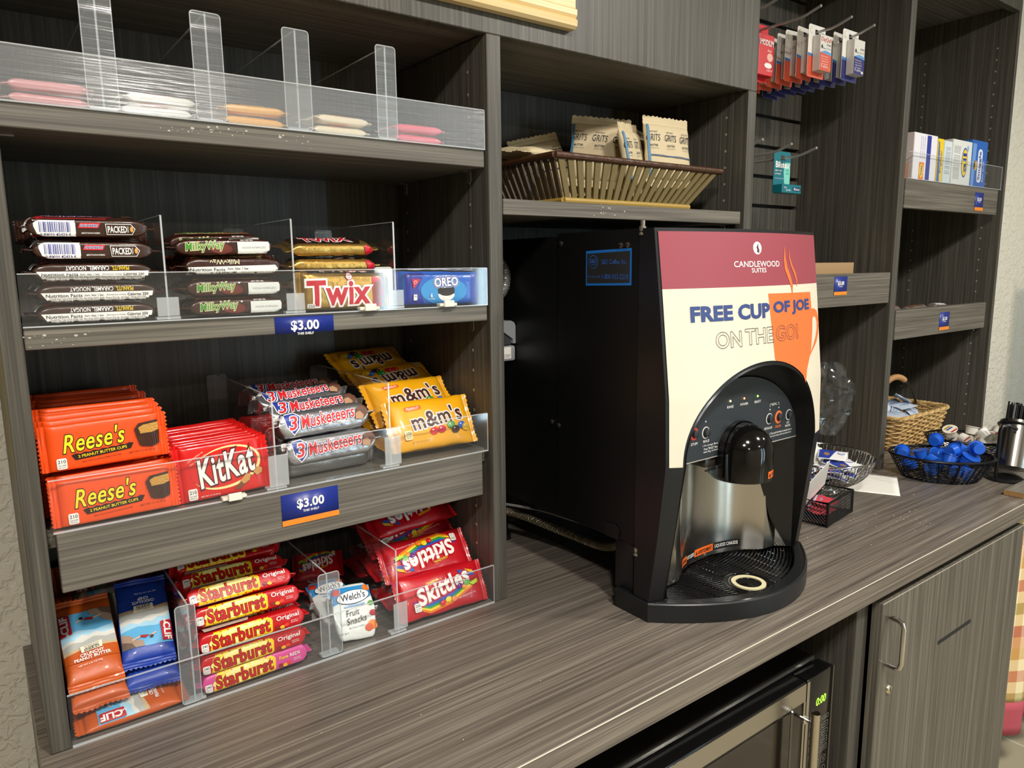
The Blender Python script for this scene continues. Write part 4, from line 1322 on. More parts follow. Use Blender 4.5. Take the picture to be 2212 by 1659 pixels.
s.text('1-800-933-2210', .1165, .5270, BLS, SIDE(.0008), w=.056, h=.0075, res=2)
part(s, 'sticker', smooth=None)
# legs and base
for x, y in ((MX0 + .025, .225), (MX1 - .025, .225)):
    part(MB().lathe([(.0001, .112), (.014, .112), (.014, .014), (.019, .012), (.020, 0.0), (.0001, 0.0)], (x, y, 0), mat('#151515', .3), 20), 'leg')
for x in (MX0 + .006, MX1 - .046):
    part(MB().box(x, x + .040, -.158, -.118, .028, .114, BLACK_SATIN, bev=.002), 'leg')

# door shell: left and right cheeks, top, front skin round the arch
AZ, AA, AB_ = .250, .1710, .139       # outer arch
IA, IB, IZ, IY = .1600, .118, .240, -.205   # inner (recessed) arch
def arch(a, bz, z0, n, foot, fa):
    pts = [(MC - fa, foot)]
    pts += [(MC - a * math.cos(PI * i / n), z0 + bz * math.sin(PI * i / n)) for i in range(n + 1)]
    pts += [(MC + fa, foot)]
    return pts
ZT, ZB = .5965, .031
NA = 40
outer = arch(AA, AB_, AZ, NA, ZB, .1765)
BLKD = mat('#101113', .36, spec=.45, bump=.06, bscale=900)
# front skin as two halves joined above the arch
sk = MB()
left = [(MX0, ZB)] + [(MX0, ZB + (ZT - ZB) * i / 24) for i in range(1, 25)] + [(MX0 + (MC - MX0) * i / 8, ZT) for i in range(1, 9)]
half = NA // 2
left += [outer[i] for i in range(half + 1, -1, -1)]
left = [(x, z) for x, z in left]
right = [(2 * MC - x, z) for x, z in left][::-1]
sk.poly(left, BLKD, FACE(0), .016); sk.poly(right, BLKD, FACE(0), .016)
# cheeks
for xs_ in (MX0, MX1):
    V = []; F = []
    nz = 24
    for i in range(nz + 1):
        z = ZB + (ZT - ZB) * i / nz
        V += [(xs_, yfront(xs_, z), z), (xs_, -.1655, z)]
    for i in range(nz):
        F.append((2 * i, 2 * i + 1, 2 * i + 3, 2 * i + 2))
    sk.add(V, F, BLKD)
V = []; F = []
for i in range(17):
    x = MX0 + (MX1 - MX0) * i / 16
    V += [(x, yfront(x, ZT), ZT), (x, -.1655, ZT)]
for i in range(16): F.append((2 * i, 2 * i + 1, 2 * i + 3, 2 * i + 2))
sk.add(V, F, BLKD)
for bx0_, bx1_, bz0_ in ((MX0, MC - .1700, ZB), (MC + .1700, MX1, ZB), (MC - .1700, MC + .1700, IZ)):
    sk.add([(bx0_, -.1655, bz0_), (bx1_, -.1655, bz0_), (bx1_, -.1655, ZT), (bx0_, -.1655, ZT)], [(0, 1, 2, 3)], BLKD)
for sgn in (-1, 1):   # undersides of the two cheeks
    a, c = (MX0, MC - .1765) if sgn < 0 else (MC + .1765, MX1)
    sk.add([(a, yfront(a, ZB), ZB), (c, yfront(c, ZB), ZB), (c, -.1655, ZB), (a, -.1655, ZB)], [(0, 1, 2, 3)], BLKD)
door_ = part(sk, 'door_shell')
# bevelled rim running from the skin into the recess
rim = MB()
inner = arch(IA, IB, IZ, NA, ZB, .1690)
V = []; F = []
for (xo, zo), (xi, zi) in zip(outer, inner):
    yo = yfront(xo, zo)
    V += [(xo, yo, zo), (xo + (xi - xo) * .08, yo - .0022, zo + (zi - zo) * .08), (xi, IY + .012, zi)]
for i in range(len(outer) - 1):
    for k in range(2):
        F.append((3 * i + k, 3 * i + k + 1, 3 * i + k + 4, 3 * i + k + 3))
rim.add(V, F, mat('#0e0f10', .3, spec=.5))
part(rim, 'arch_rim')
# cream and burgundy poster with a gap round its edge
po = MB()
CREAM = mat('#dcd4bf', .42); BURG = mat('#97434f', .45); NAVY = mat('#33467f', .45); ORG = mat('#e8743a', .42)
PX0, PX1, PT, PB, PR = MX0 + .0045, MX1 - .003, .5915, .2485, .5095
cut = [q for q in arch(AA + .004, AB_ + .004, AZ, NA, PB, AA + .004)]
lp = [(PX0, PB + .002), (PX0, PR)] + [(PX0 + (MC - PX0) * i / 8, PR) for i in range(1, 9)] + [cut[i] for i in range(half + 1, 0, -1)] + [(MC - AA - .004, PB)]
rp = [(PX1, PB + .002), (PX1, PR)] + [(PX1 + (MC - PX1) * i / 8, PR) for i in range(1, 9)] + [(2 * MC - cut[i][0], cut[i][1]) for i in range(half + 1, 0, -1)] + [(MC + AA + .004, PB)]
po.poly(lp, CREAM, FACE(.0012), .014); po.poly(rp[::-1], CREAM, FACE(.0012), .014)
po.poly([(PX0, PR), (PX1, PR), (PX1, PT), (PX0, PT)], BURG, FACE(.0012), .014)
cup = [(.9655, .4975), (1.1135, .4955), (1.1160, .4670)]
cup += [(1.130, .4665), (1.1425, .4625), (1.1500, .452), (1.1525, .440), (1.1480, .425), (1.136, .410), (1.118, .399), (1.098, .388), (1.083, .367), (1.0760, .345)]
cup += [q for q in cut if .975 < q[0] < 1.072 and q[1] > .3][::-1] + [(.9755, .3935)]
po.poly(cup, ORG, FACE(.0015), .012)
po.poly([(1.1175, .4505), (1.124, .4535), (1.1325, .4515), (1.1385, .443), (1.1375, .432), (1.128, .417), (1.113, .403), (1.102, .3945), (1.1075, .408), (1.1140, .430)], CREAM, FACE(.0018), .01)
def flame(pts_l, pts_r):
    po.poly(pts_l + pts_r[::-1], ORG, FACE(.0018), .008)
flame([(1.0220, .5715), (1.0170, .550), (1.0185, .535), (1.0290, .518), (1.0365, .505), (1.0385, .4955)], [(1.0225, .5715), (1.0235, .552), (1.0275, .538), (1.0370, .523), (1.0430, .508), (1.0405, .4955)])
flame([(1.0355, .5660), (1.0350, .552), (1.0400, .540), (1.0500, .526), (1.0555, .516), (1.0560, .5065)], [(1.0360, .5660), (1.0385, .553), (1.0450, .541), (1.0550, .529), (1.0600, .516), (1.0570, .5065)])
po.poly(ell(.9445, .5680, .0105, .0098, 24), INKW, FACE(.0016), .01)
po.poly([(.9475, .5755), (.9420, .5690), (.9440, .5655), (.9425, .5625), (.9480, .5600), (.9490, .5655), (.9465, .5690)], mat('#4a2a30', .45), FACE(.0019))
po.text('CANDLEWOOD', .9455, .5437, INKW, FACE(.0016), w=.1150, h=.0090, bold=.015, maxlen=.012)
po.text('SUITES', .9458, .5340, INKW, FACE(.0016), w=.0370, h=.0068, bold=.015, maxlen=.012)
po.text('FREE CUP', .8825, .4720, NAVY, FACE(.0021), w=.1690, h=.0235, bold=.085, maxlen=.012)
po.text('OF JOE', 1.0400, .4732, NAVY, FACE(.0021), w=.1260, h=.0235, bold=.085, maxlen=.012)
def outline_text(tx, cx, cz, w, h):
    """thin dark outlines of the letters, drawn as narrow strips on the paper"""
    E = txt_edges(tx, .018)
    xs = [q[0] for e in E for q in e]; zs = [q[1] for e in E for q in e]
    bx, bz = (min(xs) + max(xs)) / 2, (min(zs) + max(zs)) / 2
    kx, kz = w / (max(xs) - min(xs)), h / (max(zs) - min(zs))
    m_ = mat('#4a4650', .5)
    for (a, b_) in E:
        p0 = Vector((cx + (a[0] - bx) * kx, cz + (a[1] - bz) * kz)); p1 = Vector((cx + (b_[0] - bx) * kx, cz + (b_[1] - bz) * kz))
        d = (p1 - p0)
        if d.length < 1e-6: continue
        d.normalize(); nv = Vector((-d.y, d.x)) * .00036; ex = d * .0002
        po.poly([tuple(p0 - ex - nv), tuple(p1 + ex - nv), tuple(p1 + ex + nv), tuple(p0 - ex + nv)], m_, FACE(.0020))
outline_text('ON', .8685, .4318, .0530, .0245)
outline_text('THE', .9385, .4335, .0700, .0245)
outline_text('GO!', 1.0170, .4338, .0710, .0245)
part(po, 'poster', smooth=60)

# control panel
cp_ = MB()
SLATE = mat('#2d3236', .42, spec=.4)
pan = [(x, z) for x, z in arch(IA + .004, IB + .004, IZ, NA, IZ, IA + .004)][1:-1]
cp_.prism(pan, SLATE, IY, IY + .012)
cp_.poly([(MC - IA - .003, IZ - .0004), (MC + IA + .003, IZ - .0004), (MC + IA + .003, IZ + .0012), (MC - IA - .003, IZ + .0012)], mat('#a9a79f', .4), lambda x, z: (x, IY - .0004, z))
PF = lambda x, z, e2=0.0: (x, IY - .0006 - e2, z)
WH = mat('#d9d9d6', .5)
oct_ = [(.8366 + .0098 * math.cos(PI / 8 + PI / 4 * i), .2851 + .0108 * math.sin(PI / 8 + PI / 4 * i)) for i in range(8)]
cp_.poly(oct_, mat('#d8483f', .45), PF)
for cx, cz in ((.8644, .2832), (1.0321, .2827), (1.0895, .2823)):
    cp_.poly(ell(cx, cz, .0092, .0098, 24), WH, PF); cp_.poly(ell(cx + .0006, cz, .0078, .0083, 24), SLATE, lambda x, z: PF(x, z, .0003))
cp_.poly(ell(1.0591, .2823, .0108, .0115, 24), ORG, PF); cp_.poly(ell(1.0600, .2823, .0068, .0075, 24), SLATE, lambda x, z: PF(x, z, .0003))
for tx, cx, cz, w in (('RINSE', .9239, .3170, .0165), ('POWER', .9604, .3172, .0205), ('READY', .9969, .3170, .0175), ('STOP!', .8373, .2690, .0155), ('BOLD', .8662, .2695, .0145),
                      ('REGULAR', 1.0307, .2667, .0225), ('HOT', 1.0885, .2687, .0085), ('WATER', 1.0882, .2632, .0165), ('REFILL', 1.0455, .3068, .0160)):
    cp_.text(tx, cx, cz, WH, PF, w=w, h=.0042, bold=.03, res=2)
cp_.text('DECAF', 1.0591, .2660, ORG, PF, w=.0165, h=.0042, bold=.03, res=2)
for i, tx in enumerate(('1. For stronger flavor,', 'Press "BOLD" then', 'select Reg. or Decaf.')):
    cp_.text(tx, .8770 + .001 * (i > 0), .2620 - i * .0052, WH, PF, w=(.038, .034, .036)[i], h=.0042, bold=.03, res=1)
for i, tx in enumerate(('2. Press and hold when in manual mode or', 'press and release when in portion mode')):
    cp_.text(tx, 1.0680, .2560 - i * .0055, WH, PF, w=(.066, .062)[i], h=.0040, bold=.03, res=1)
for ax, bx in ((1.0325, 1.0365), (1.0550, 1.0590)):
    cp_.poly([(ax, .3078), (bx, .3078), (bx, .3086), (ax, .3086)], WH, PF)
for ax in (1.0325, 1.0582):
    cp_.poly([(ax, .3030), (ax + .0008, .3030), (ax + .0008, .3086), (ax, .3086)], WH, PF)
for cx, cz in ((.8635, .3012), (1.0329, .2985), (1.0588, .2990), (.9060, .2600)):
    cp_.poly(ell(cx, cz, .0014, .0015, 10), WH, PF)
panel_ = part(cp_, 'control_panel', smooth=30)
for cx, cz in ((.8375, .2851), (.8655, .2832), (1.0335, .2827), (1.0610, .2823), (1.0910, .2823)):
    m = MB().lathe([(.0001, .0050), (.0048, .0050), (.0060, .0042), (.0063, 0.0)], (cx - 0, IY - .0006, cz), mat('#25282b', .45), 18, M=Matrix.Rotation(PI / 2, 4, 'X'))
    m.done('button', panel_)
for cx, cz, c, e in ((.9234, .3265, '#ffd88a', 3), (.9598, .3266, '#ff8a5a', 3), (.9963, .3262, '#8fe05a', 3)):
    m = MB().lathe([(.0001, .0016), (.0013, .0012), (.0019, .0002), (.0019, 0)], (cx, IY - .0005, cz), mat(c, .4, emit=e), 12, M=Matrix.Rotation(PI / 2, 4, 'X'))
    m.done('indicator_light', panel_)

# stainless splash panel, curved, under the control panel
CURVE = [(-.1700, -.2030), (-.1475, -.1776), (-.1180, -.1766), (-.1050, -.1740), (-.0900, -.1650), (-.0715, -.1535), (-.0500, -.1455), (-.0250, -.1405), (0.0, -.1390), (.0250, -.1392), (.0500, -.1440), (.0715, -.1500), (.0900, -.1600), (.1050, -.1720), (.1180, -.1800), (.1475, -.1830), (.1700, -.2030)]
BRUSH = bpy.data.materials.new('brushed_steel'); BRUSH.use_nodes = True
_nt = BRUSH.node_tree; _b = _nt.nodes['Principled BSDF']
_b.inputs['Base Color'].default_value = lin('#cfccc4'); _b.inputs['Metallic'].default_value = 1.0; _b.inputs['Roughness'].default_value = .20; _b.inputs['Anisotropic'].default_value = .75; _b.inputs['Anisotropic Rotation'].default_value = .25
_tc = _nt.nodes.new('ShaderNodeTexCoord'); _mp = _nt.nodes.new('ShaderNodeMapping'); _mp.inputs['Scale'].default_value = (900, 900, 6)
_n = _nt.nodes.new('ShaderNodeTexNoise'); _n.inputs['Scale'].default_value = 1.0
_bp = _nt.nodes.new('ShaderNodeBump'); _bp.inputs['Strength'].default_value = .05; _bp.inputs['Distance'].default_value = .001
_nt.links.new(_tc.outputs['Object'], _mp.inputs[0]); _nt.links.new(_mp.outputs[0], _n.inputs['Vector']); _nt.links.new(_n.outputs['Fac'], _bp.inputs['Height']); _nt.links.new(_bp.outputs[0], _b.inputs['Normal'])
sp = MB()
V = []; F = []
for u, y in CURVE:
    V += [(MC + u, y, .0315), (MC + u, y, IZ)]
for i in range(len(CURVE) - 1):
    F.append((2 * i, 2 * i + 2, 2 * i + 3, 2 * i + 1))
sp.add(V, F, BRUSH)
def on_curve(u):
    for (a, ya), (c, yc) in zip(CURVE[:-1], CURVE[1:]):
        if u <= c: return ya + (yc - ya) * (u - a) / (c - a)
    return CURVE[-1][1]
SPF = lambda x, z, e2=0.0: (x, on_curve(x - MC) - .0006 - e2, z)
ORW = mat('#ee6a24', .4)
def warn(segs, z0, z1, slope):
    for x0, x1, tx, base, ink in segs:
        n = 6
        zz = lambda x: 0.0
        lo = [(x0 + (x1 - x0) * i / n, z0) for i in range(n + 1)]; hi = [(x0 + (x1 - x0) * i / n, z1) for i in range(n, -1, -1)]
        sp.poly(lo + hi, base, SPF, .006)
        sp.text(tx, (x0 + x1) / 2, (z0 + z1) / 2, ink, lambda x, z: SPF(x, z, .0003), w=(x1 - x0) * .86, h=(z1 - z0) * .6, bold=.03, maxlen=.006, res=2)
warn([(.872, .898, '\u25b2 WARNING', ORW, INKK), (.898, .926, 'HOT LIQUIDS', INKK, INKW), (.926, .978, '\u25b2 AVERTISSEMENT', ORW, INKK), (.978, 1.034, 'LIQUIDES CHAUDS', INKK, INKW)], .0395, .0525, 0)
part(sp, 'splash_panel', smooth=25)
for sg in (-1, 1):    # black inner side walls of the niche
    niche = MB()
    x = MC + sg * .1695
    niche.add([(x, -.205, .0315), (x, -.165, .0315), (x, -.165, IZ), (x, -.205, IZ)], [(0, 1, 2, 3)], BLACK)
    part(niche, 'niche_wall')
dk = MB().add([(MC + .098, -.1675, IZ), (MC + .165, -.205, IZ), (MC + .1685, -.2035, .0325), (MC + .160, -.2000, .0325), (MC + .128, -.1840, .09), (MC + .104, -.1735, .17)], [(0, 1, 2, 3, 4, 5)], mat('#0b0b0c', .25))
part(dk, 'dark_side_panel')
# dispensing spout cover
nz_ = MB()
prf = [(.0485, .2000), (.0490, .2030), (.0490, .2440)] + [(.0490 * math.cos(PI / 2 * i / 8), .2440 + .0460 * math.sin(PI / 2 * i / 8)) for i in range(1, 8)] + [(.0008, .2900)]
nz_.lathe(prf, (MC - .006, -.2150, 0), mat('#0b0a0a', .10, spec=.6), 36, cap0=True)
nz_.lathe([(.0515, .2050), (.0515, .2440)] + [(.0515 * math.cos(PI / 2 * i / 8), .2440 + .0480 * math.sin(PI / 2 * i / 8)) for i in range(1, 9)], (MC - .006, -.2120, 0), mat('#0b0a0a', .2), 36, a0=-.10, a1=PI + .10)
CYL = lambda x, z, e2=0.0: (MC - .006 + .0494 * math.sin((x - MC + .006) / .049) , -.2150 - (.0494 + e2) * math.cos((x - MC + .006) / .049), z)
nz_.poly([(.9480, .2060), (.9830, .2060), (.9830, .2175), (.9480, .2175)], ORW, CYL, .004)
nz_.poly([(.9830, .2085), (1.0030, .2085), (1.0030, .2165), (.9830, .2165)], INKK, CYL, .004)
nz_.text('WARNING', .9690, .2115, INKK, lambda x, z: CYL(x, z, .0003), w=.022, h=.0058, bold=.02, maxlen=.004, res=2)
nz_.poly([(.9498, .2082), (.9565, .2082), (.9532, .2150)], INKK, lambda x, z: CYL(x, z, .0003))
nz_.text('HOT', .9900, .2125, INKW, lambda x, z: CYL(x, z, .0003), w=.010, h=.005, bold=.02, maxlen=.004, res=1)
part(nz_, 'spout_cover', smooth=40)
part(MB().box(MC - .080, MC - .030, -.200, -.160, .222, .240, mat('#33302b', .3), bev=.004).box(MC - .086, MC - .060, -.206, -.204, .2195, .2215, BLACK), 'spout_tube')

# drip tray
tr = MB()
def tray_edge(n, k=0.0, y0=-.2, dep=.100, hw=.2065):
    pts = []
    for i in range(n + 1):
        u = -1 + 2 * i / n
        pts.append((MC + u * (hw - k), y0 + k * .0 - (dep - k * .9) * (1 - u * u) + k * .3))
    return pts
oute = tray_edge(40); 
ring_o = [(MC - .2065, -.128)] + oute + [(MC + .2065, -.128)]
inn = tray_edge(40, .020)
ring_i = [(MC - .1865, -.128)] + inn + [(MC + .1865, -.128)]
n = len(ring_o)
V = [(x, y, 0.0) for x, y in ring_o] + [(x, y, .0285) for x, y in ring_o] + [(MC + (x - MC) * .992, y + (0.0015 if y < -.15 else 0), .0305) for x, y in ring_o] + [(x, y, .0295) for x, y in ring_i] + [(x, y, .0080) for x, y in ring_i]
F = []
for k in range(4):
    F += [(k * n + i, k * n + i + 1, (k + 1) * n + i + 1, (k + 1) * n + i) for i in range(n - 1)]
F.append(tuple(range(4 * n, 5 * n)))
TRAY = mat('#17191b', .35, spec=.5)
tr.add(V, F, TRAY)
for sgn in (-1, 1):
    a, c = sorted((MC + sgn * .2065, MC + sgn * .1865))
    tr.box(a, c, -.129, -.126, 0, .0295, TRAY)
tr.tube([(x, y + .004, .0305) for x, y in oute[1:-1]], .0016, mat('#222427', .15), seg=6)
tray = part(tr, 'drip_tray', smooth=30)
gr = MB()
GW = mat('#1c1c1d', .16, .6)
def inside(x, y):
    u = (x - MC) / .186
    if abs(u) > 1: return False
    yb = on_curve(x - MC) if abs(x - MC) < .17 else -.2
    return (-.2 + .006 - .082 * (1 - u * u)) < y < yb - .001
CX, CY = .932, -.248
for r in [.0200 + .0108 * k for k in range(24)]:
    # arcs concentric with the front edge
    pts = []
    for i in range(121):
        u = -1 + 2 * i / 120
        x = MC + u * .184
        y = -.194 - .083 * (1 - u * u) * 1.0 + (r - .02) * (.62)
        if inside(x, y) and (x - CX) ** 2 + (y - CY) ** 2 > .040 ** 2:
            pts.append((x, y, .0285))
        else:
            if len(pts) > 2: gr.tube(pts, .0011, GW, seg=5)
            pts = []
    if len(pts) > 2: gr.tube(pts, .0011, GW, seg=5)
for i in range(15):
    x0 = MC - .175 + .025 * i
    pts = [(x0 + .12 * (y + .2) * (x0 - MC) / .1, y, .0255) for y in [-.29 + .0025 * k for k in range(64)]]
    pts = [q for q in pts if inside(q[0], q[1]) and (q[0] - CX) ** 2 + (q[1] - CY) ** 2 > .040 ** 2]
    if len(pts) > 2: gr.tube(pts, .0010, GW, seg=5)
for r in (.0385, .0310, .0190):
    gr.tube([(CX + r * math.cos(t), CY + r * math.sin(t), .0290) for t in [2 * PI * i / 40 for i in range(40)]], .0011, GW, seg=6, closed=True)
for k in range(3):
    t = 2 * PI * k / 3 + .5
    gr.tube([(CX, CY, .0275), (CX + .030 * math.cos(t), CY + .030 * math.sin(t), .0275)], .0010, GW, seg=5)
gr.done('drip_grid', tray)
MB().lathe([(.0205, .0290), (.0205, .0312), (.0275, .0312), (.0275, .0290)], (CX, CY, 0), mat('#d9d0a8', .5), 40).done('cup_ring', tray)

# hoses and filter head behind the machine
ho = MB()
BRAID = mat('#b9bab8', .25, .8)
def hose(pts, r, core, wire, turns):
    m = MB()
    P = [Vector(p) for p in pts]
    # smooth the path
    path = []
    for i in range(len(P) - 1):
        p0 = P[max(i - 1, 0)]; p1 = P[i]; p2 = P[i + 1]; p3 = P[min(i + 2, len(P) - 1)]
        for k in range(10):
            t = k / 10
            path.append(.5 * ((2 * p1) + (-p0 + p2) * t + (2 * p0 - 5 * p1 + 4 * p2 - p3) * t * t + (-p0 + 3 * p1 - 3 * p2 + p3) * t ** 3))
    path.append(P[-1])
    m.tube(path, r, core, seg=12)
    for sgn in (-1, 1):
        for ph in range(4):
            pts2 = []
            n2 = len(path) * 4
            for i in range(n2):
                f = i / (n2 - 1) * (len(path) - 1)
                k = min(int(f), len(path) - 2); t = f - k
                c = path[k].lerp(path[k + 1], t)
                tan = (path[k + 1] - path[k]).normalized()
                u = tan.cross(Vector((.3, .2, 1))).normalized(); w = tan.cross(u)
                an = sgn * turns * 2 * PI * i / n2 + ph * PI / 2
                pts2.append(c + (u * math.cos(an) + w * math.sin(an)) * (r + .0003))
            m.tube(pts2, .0006, wire, seg=4, caps=False)
    return m
h1 = hose([(.680, .150, .560), (.714, .150, .558), (.735, .150, .541), (.7385, .150, .517), (.729, .150, .497), (.708, .150, .488), (.69, .150, .486)], .0085, mat('#77797a', .35), BRAID, 9).done('braided_hose')
tag(h1, 'loop of silver braided hose beside the coffee machine', 'hose')
h2 = hose([(.650, .245, .105), (.700, .215, .085), (.760, .170, .0730), (.800, .060, .0560), (.800, -.04, .0600), (.788, -.104, .0860)], .0065, mat('#3a352c', .5), mat('#8d8468', .4, .4), 26).done('braided_hose')
tag(h2, 'dark braided water hose running under the coffee machine', 'hose')
h3 = MB().tube([(.66, .25, .11), (.78, .10, .092), (.80, -.02, .090), (.775, -.112, .102)], .0026, mat('#9a9a98', .3, .6), seg=8).done('thin_cable')
tag(h3, 'thin grey cable under the coffee machine', 'cable')
fv = tag(empty('filter_head', (.715, .150, .41)), 'grey plastic water filter head beside the coffee machine', 'water filter')
q = MB().prism([(-.05, .037), (.026, .0375), (.033, .034), (.036, .028), (.036, -.004), (.030, -.004), (.030, .004), (.006, .020), (-.05, .020)], mat('#8d9194', .35), -.012, .012)
q.done('upper_shell', fv)
q = MB().box(-.05, .036, -.012, .012, -.036, -.008, mat('#9b9fa2', .35), bev=.004)
q.poly([(-.05, -.031), (.025, -.031), (.025, -.010), (-.05, -.010)], WHITE, lambda x, z: (x, -.0125, z))
q.text('Filter Head', .012, -.024, INKK, lambda x, z: (x, -.0128, z), w=.022, res=1); q.text('water system', .010, -.028, INKK, lambda x, z: (x, -.0128, z), w=.022, res=1)
q.done('lower_shell', fv)
MB().box(-.05, .028, -.008, .008, -.006, .018, mat('#3b3e41', .4)).done('valve', fv)
MB().box(-.07, -.052, -.010, .135, -.03, .03, mat('#44474a', .5)).done('bracket', fv)

# ------------------------------------------------------------------ bamboo basket of instant cereal packets on the shelf of the second bay
bk = tag(empty('slatted_basket', (.945, .13, .6468)), 'shallow brown bamboo slat basket with flared sides on the shelf', 'basket')
BAM = mat('#6a5a2e', .5, bump=.3, bscale=40); BAMD = mat('#4a3a22', .5, bump=.3, bscale=30); RIMB = mat('#4a2d18', .4, bump=.4, bscale=90); RIMY = mat('#a98b3f', .45, bump=.4, bscale=60)
tx0, tx1, ty0, ty1, tz = -.198, .220, -.110, .135, .074
bx0, bx1, by0, by1 = -.176, .138, -.105, .110
def slats(p0, p1, q0, q1, n, material, name='slat'):
    for i in range(n):
        f = (i + .5) / n
        a = Vector(p0).lerp(Vector(p1), f); c = Vector(q0).lerp(Vector(q1), f)
        d = (Vector(p1) - Vector(p0)).normalized()
        up = (c - a).normalized(); nr = d.cross(up).normalized()
        w = (Vector(p1) - Vector(p0)).length / n * .33; th = .0018
        w2 = (Vector(q1) - Vector(q0)).length / n * .31
        V = [a - d * w - nr * th, a + d * w - nr * th, a + d * w + nr * th, a - d * w + nr * th, c - d * w2 - nr * th, c + d * w2 - nr * th, c + d * w2 + nr * th, c - d * w2 + nr * th]
        MB().add(V, [(3, 2, 1, 0), (4, 5, 6, 7), (0, 1, 5, 4), (1, 2, 6, 5), (2, 3, 7, 6), (3, 0, 4, 7)], material).done(name, bk)
slats((bx0, by0, .008), (bx1, by0, .008), (tx0, ty0, tz), (tx1, ty0, tz), 20, BAM)
slats((bx0, by0, .008), (bx0, by1, .008), (tx0, ty0, tz), (tx0, ty1, tz), 14, BAMD)
slats((bx1, by0, .008), (bx1, by1, .008), (tx1, ty0, tz), (tx1, ty1, tz), 14, BAMD)
slats((bx0, by1, .008), (bx1, by1, .008), (tx0, ty1, tz), (tx1, ty1, tz), 20, BAMD)
def rim_loop(x0, x1, y0, y1, z, r, material, name):
    m = MB()
    for a, c in (((x0, y0), (x1, y0)), ((x1, y0), (x1, y1)), ((x1, y1), (x0, y1)), ((x0, y1), (x0, y0))):
        m.tube([(a[0], a[1], z), (c[0], c[1], z)], r, material, seg=10)
    m.done(name, bk)
rim_loop(tx0 - .003, tx1 + .004, ty0 - .002, ty1 + .002, tz + .002, .0058, RIMB, 'rim')
rim_loop(bx0, bx1, by0, by1, .0052, .0052, RIMY, 'base_rail')
MB().box(bx0, bx1, by0, by1, .003, .006, BAMD).done('bottom', bk)
def grits():
    PAPER = film('#d8c6a0', .7, .25, 60, coat=0)
    p = Pack(.138, .112, .022, PAPER, n=2.8, seal=.016, taper=.022, amp=.0040, freq=34, seed=31, pinch=-.03)
    K = mat('#1d2733', .6); q = -PI / 2
    U = lambda u, v: (v, -u)
    for cx in (-.040, 0, .040):
        p.text('INSTANT', *U(cx, .036), K, w=.018, res=1, rot=q)
        p.text('GRITS', *U(cx, .025), K, w=.030, h=.013, shear=.2, rot=q)
        p.text('BUTTER', *U(cx, .010), K, w=.018, bold=.04, res=2, rot=q)
        p.text('NATURAL FLAVOR', *U(cx, .0045), K, w=.020, res=1, rot=q)
    p.poly([U(-.054, -.008), U(.054, -.010), U(.054, -.012), U(-.054, -.010)], mat('#3a5c86', .5))
    p.poly([U(-.0545, .05), U(-.050, .05), U(-.050, -.05), U(-.0545, -.05)], mat('#4b86b0', .5))
    return p
G = 'paper cereal packets in the bamboo basket'
gp = grits().root('cereal_packet', 'tan paper packet lettered in black, standing widest at the right of the basket', 'cereal packet', G, pose(1.0960, .075, .7540, 8, -6, -89), mat('#d8c6a0', .7))
for lb, M in (('tan paper packet tucked just left of the widest one, creased', pose(1.0080, .095, .7420, 10, 26, -95)),
              ('tan paper packet with a blue band standing tall in the middle', pose(.9750, .150, .7600, 8, -38, -84)),
              ('tan paper packet leaning behind the tall one', pose(1.010, .200, .7380, 12, 8, -80)),
              ('tan paper packet at the left of the standing group', pose(.890, .190, .7220, 20, -12, -104)),
              ('tan paper packet lying at the left end of the basket', pose(.800, .150, .7420, 84, 8, 5)),
              ('tan paper packet behind the widest one', pose(1.070, .130, .7280, 16, 10, -85))):
    q = dup(gp, lb); q.matrix_local = M

# ------------------------------------------------------------------ third bay: peg hooks and hanging cards
HOOKM = mat('#b9b7b2', .3, .55)
def hook(x, z, y1, label, tip=.012):
    t = tag(empty('peg_hook', (x, .280, z)), label, 'hook', 'steel peg hooks on the slat wall')
    m = MB().tube([(0, -.002, .008), (0, -.010, .004), (0, -.014, 0), (0, y1 - .280 + .045, 0), (0, y1 - .280 + .030, tip * .25), (0, y1 - .280 + .0, tip)], .0028, HOOKM, seg=10)
    m.lathe([(.0001, .0034), (.0024, .0024), (.0034, 0), (.0024, -.0024), (.0001, -.0034)], (0, y1 - .280, tip), HOOKM, 10)
    m.done('prong', t)
    MB().box(-.020, .020, -.0035, -.0003, .002, .020, HOOKM, bev=.001, seg=1).done('bracket', t)
    return t
HX = (1.330, 1.456, 1.578, 1.676)
for i, x in enumerate(HX):
    hook(x, 1.0640, 0.0, ('steel peg hook nearest the panel at the top edge', 'empty fronted long steel peg hook left of the orange and white cards', 'steel peg hook carrying the orange and white cards', 'steel peg hook carrying the navy and white cards')[i])
for i, x in enumerate((1.273, 1.374, 1.468)):
    hook(x, .7780, 0.0, ('short tipped steel peg hook lowest beside the panel edge', 'empty steel peg hook left of the teal lip balm card', 'steel peg hook carrying the teal lip balm card')[i])

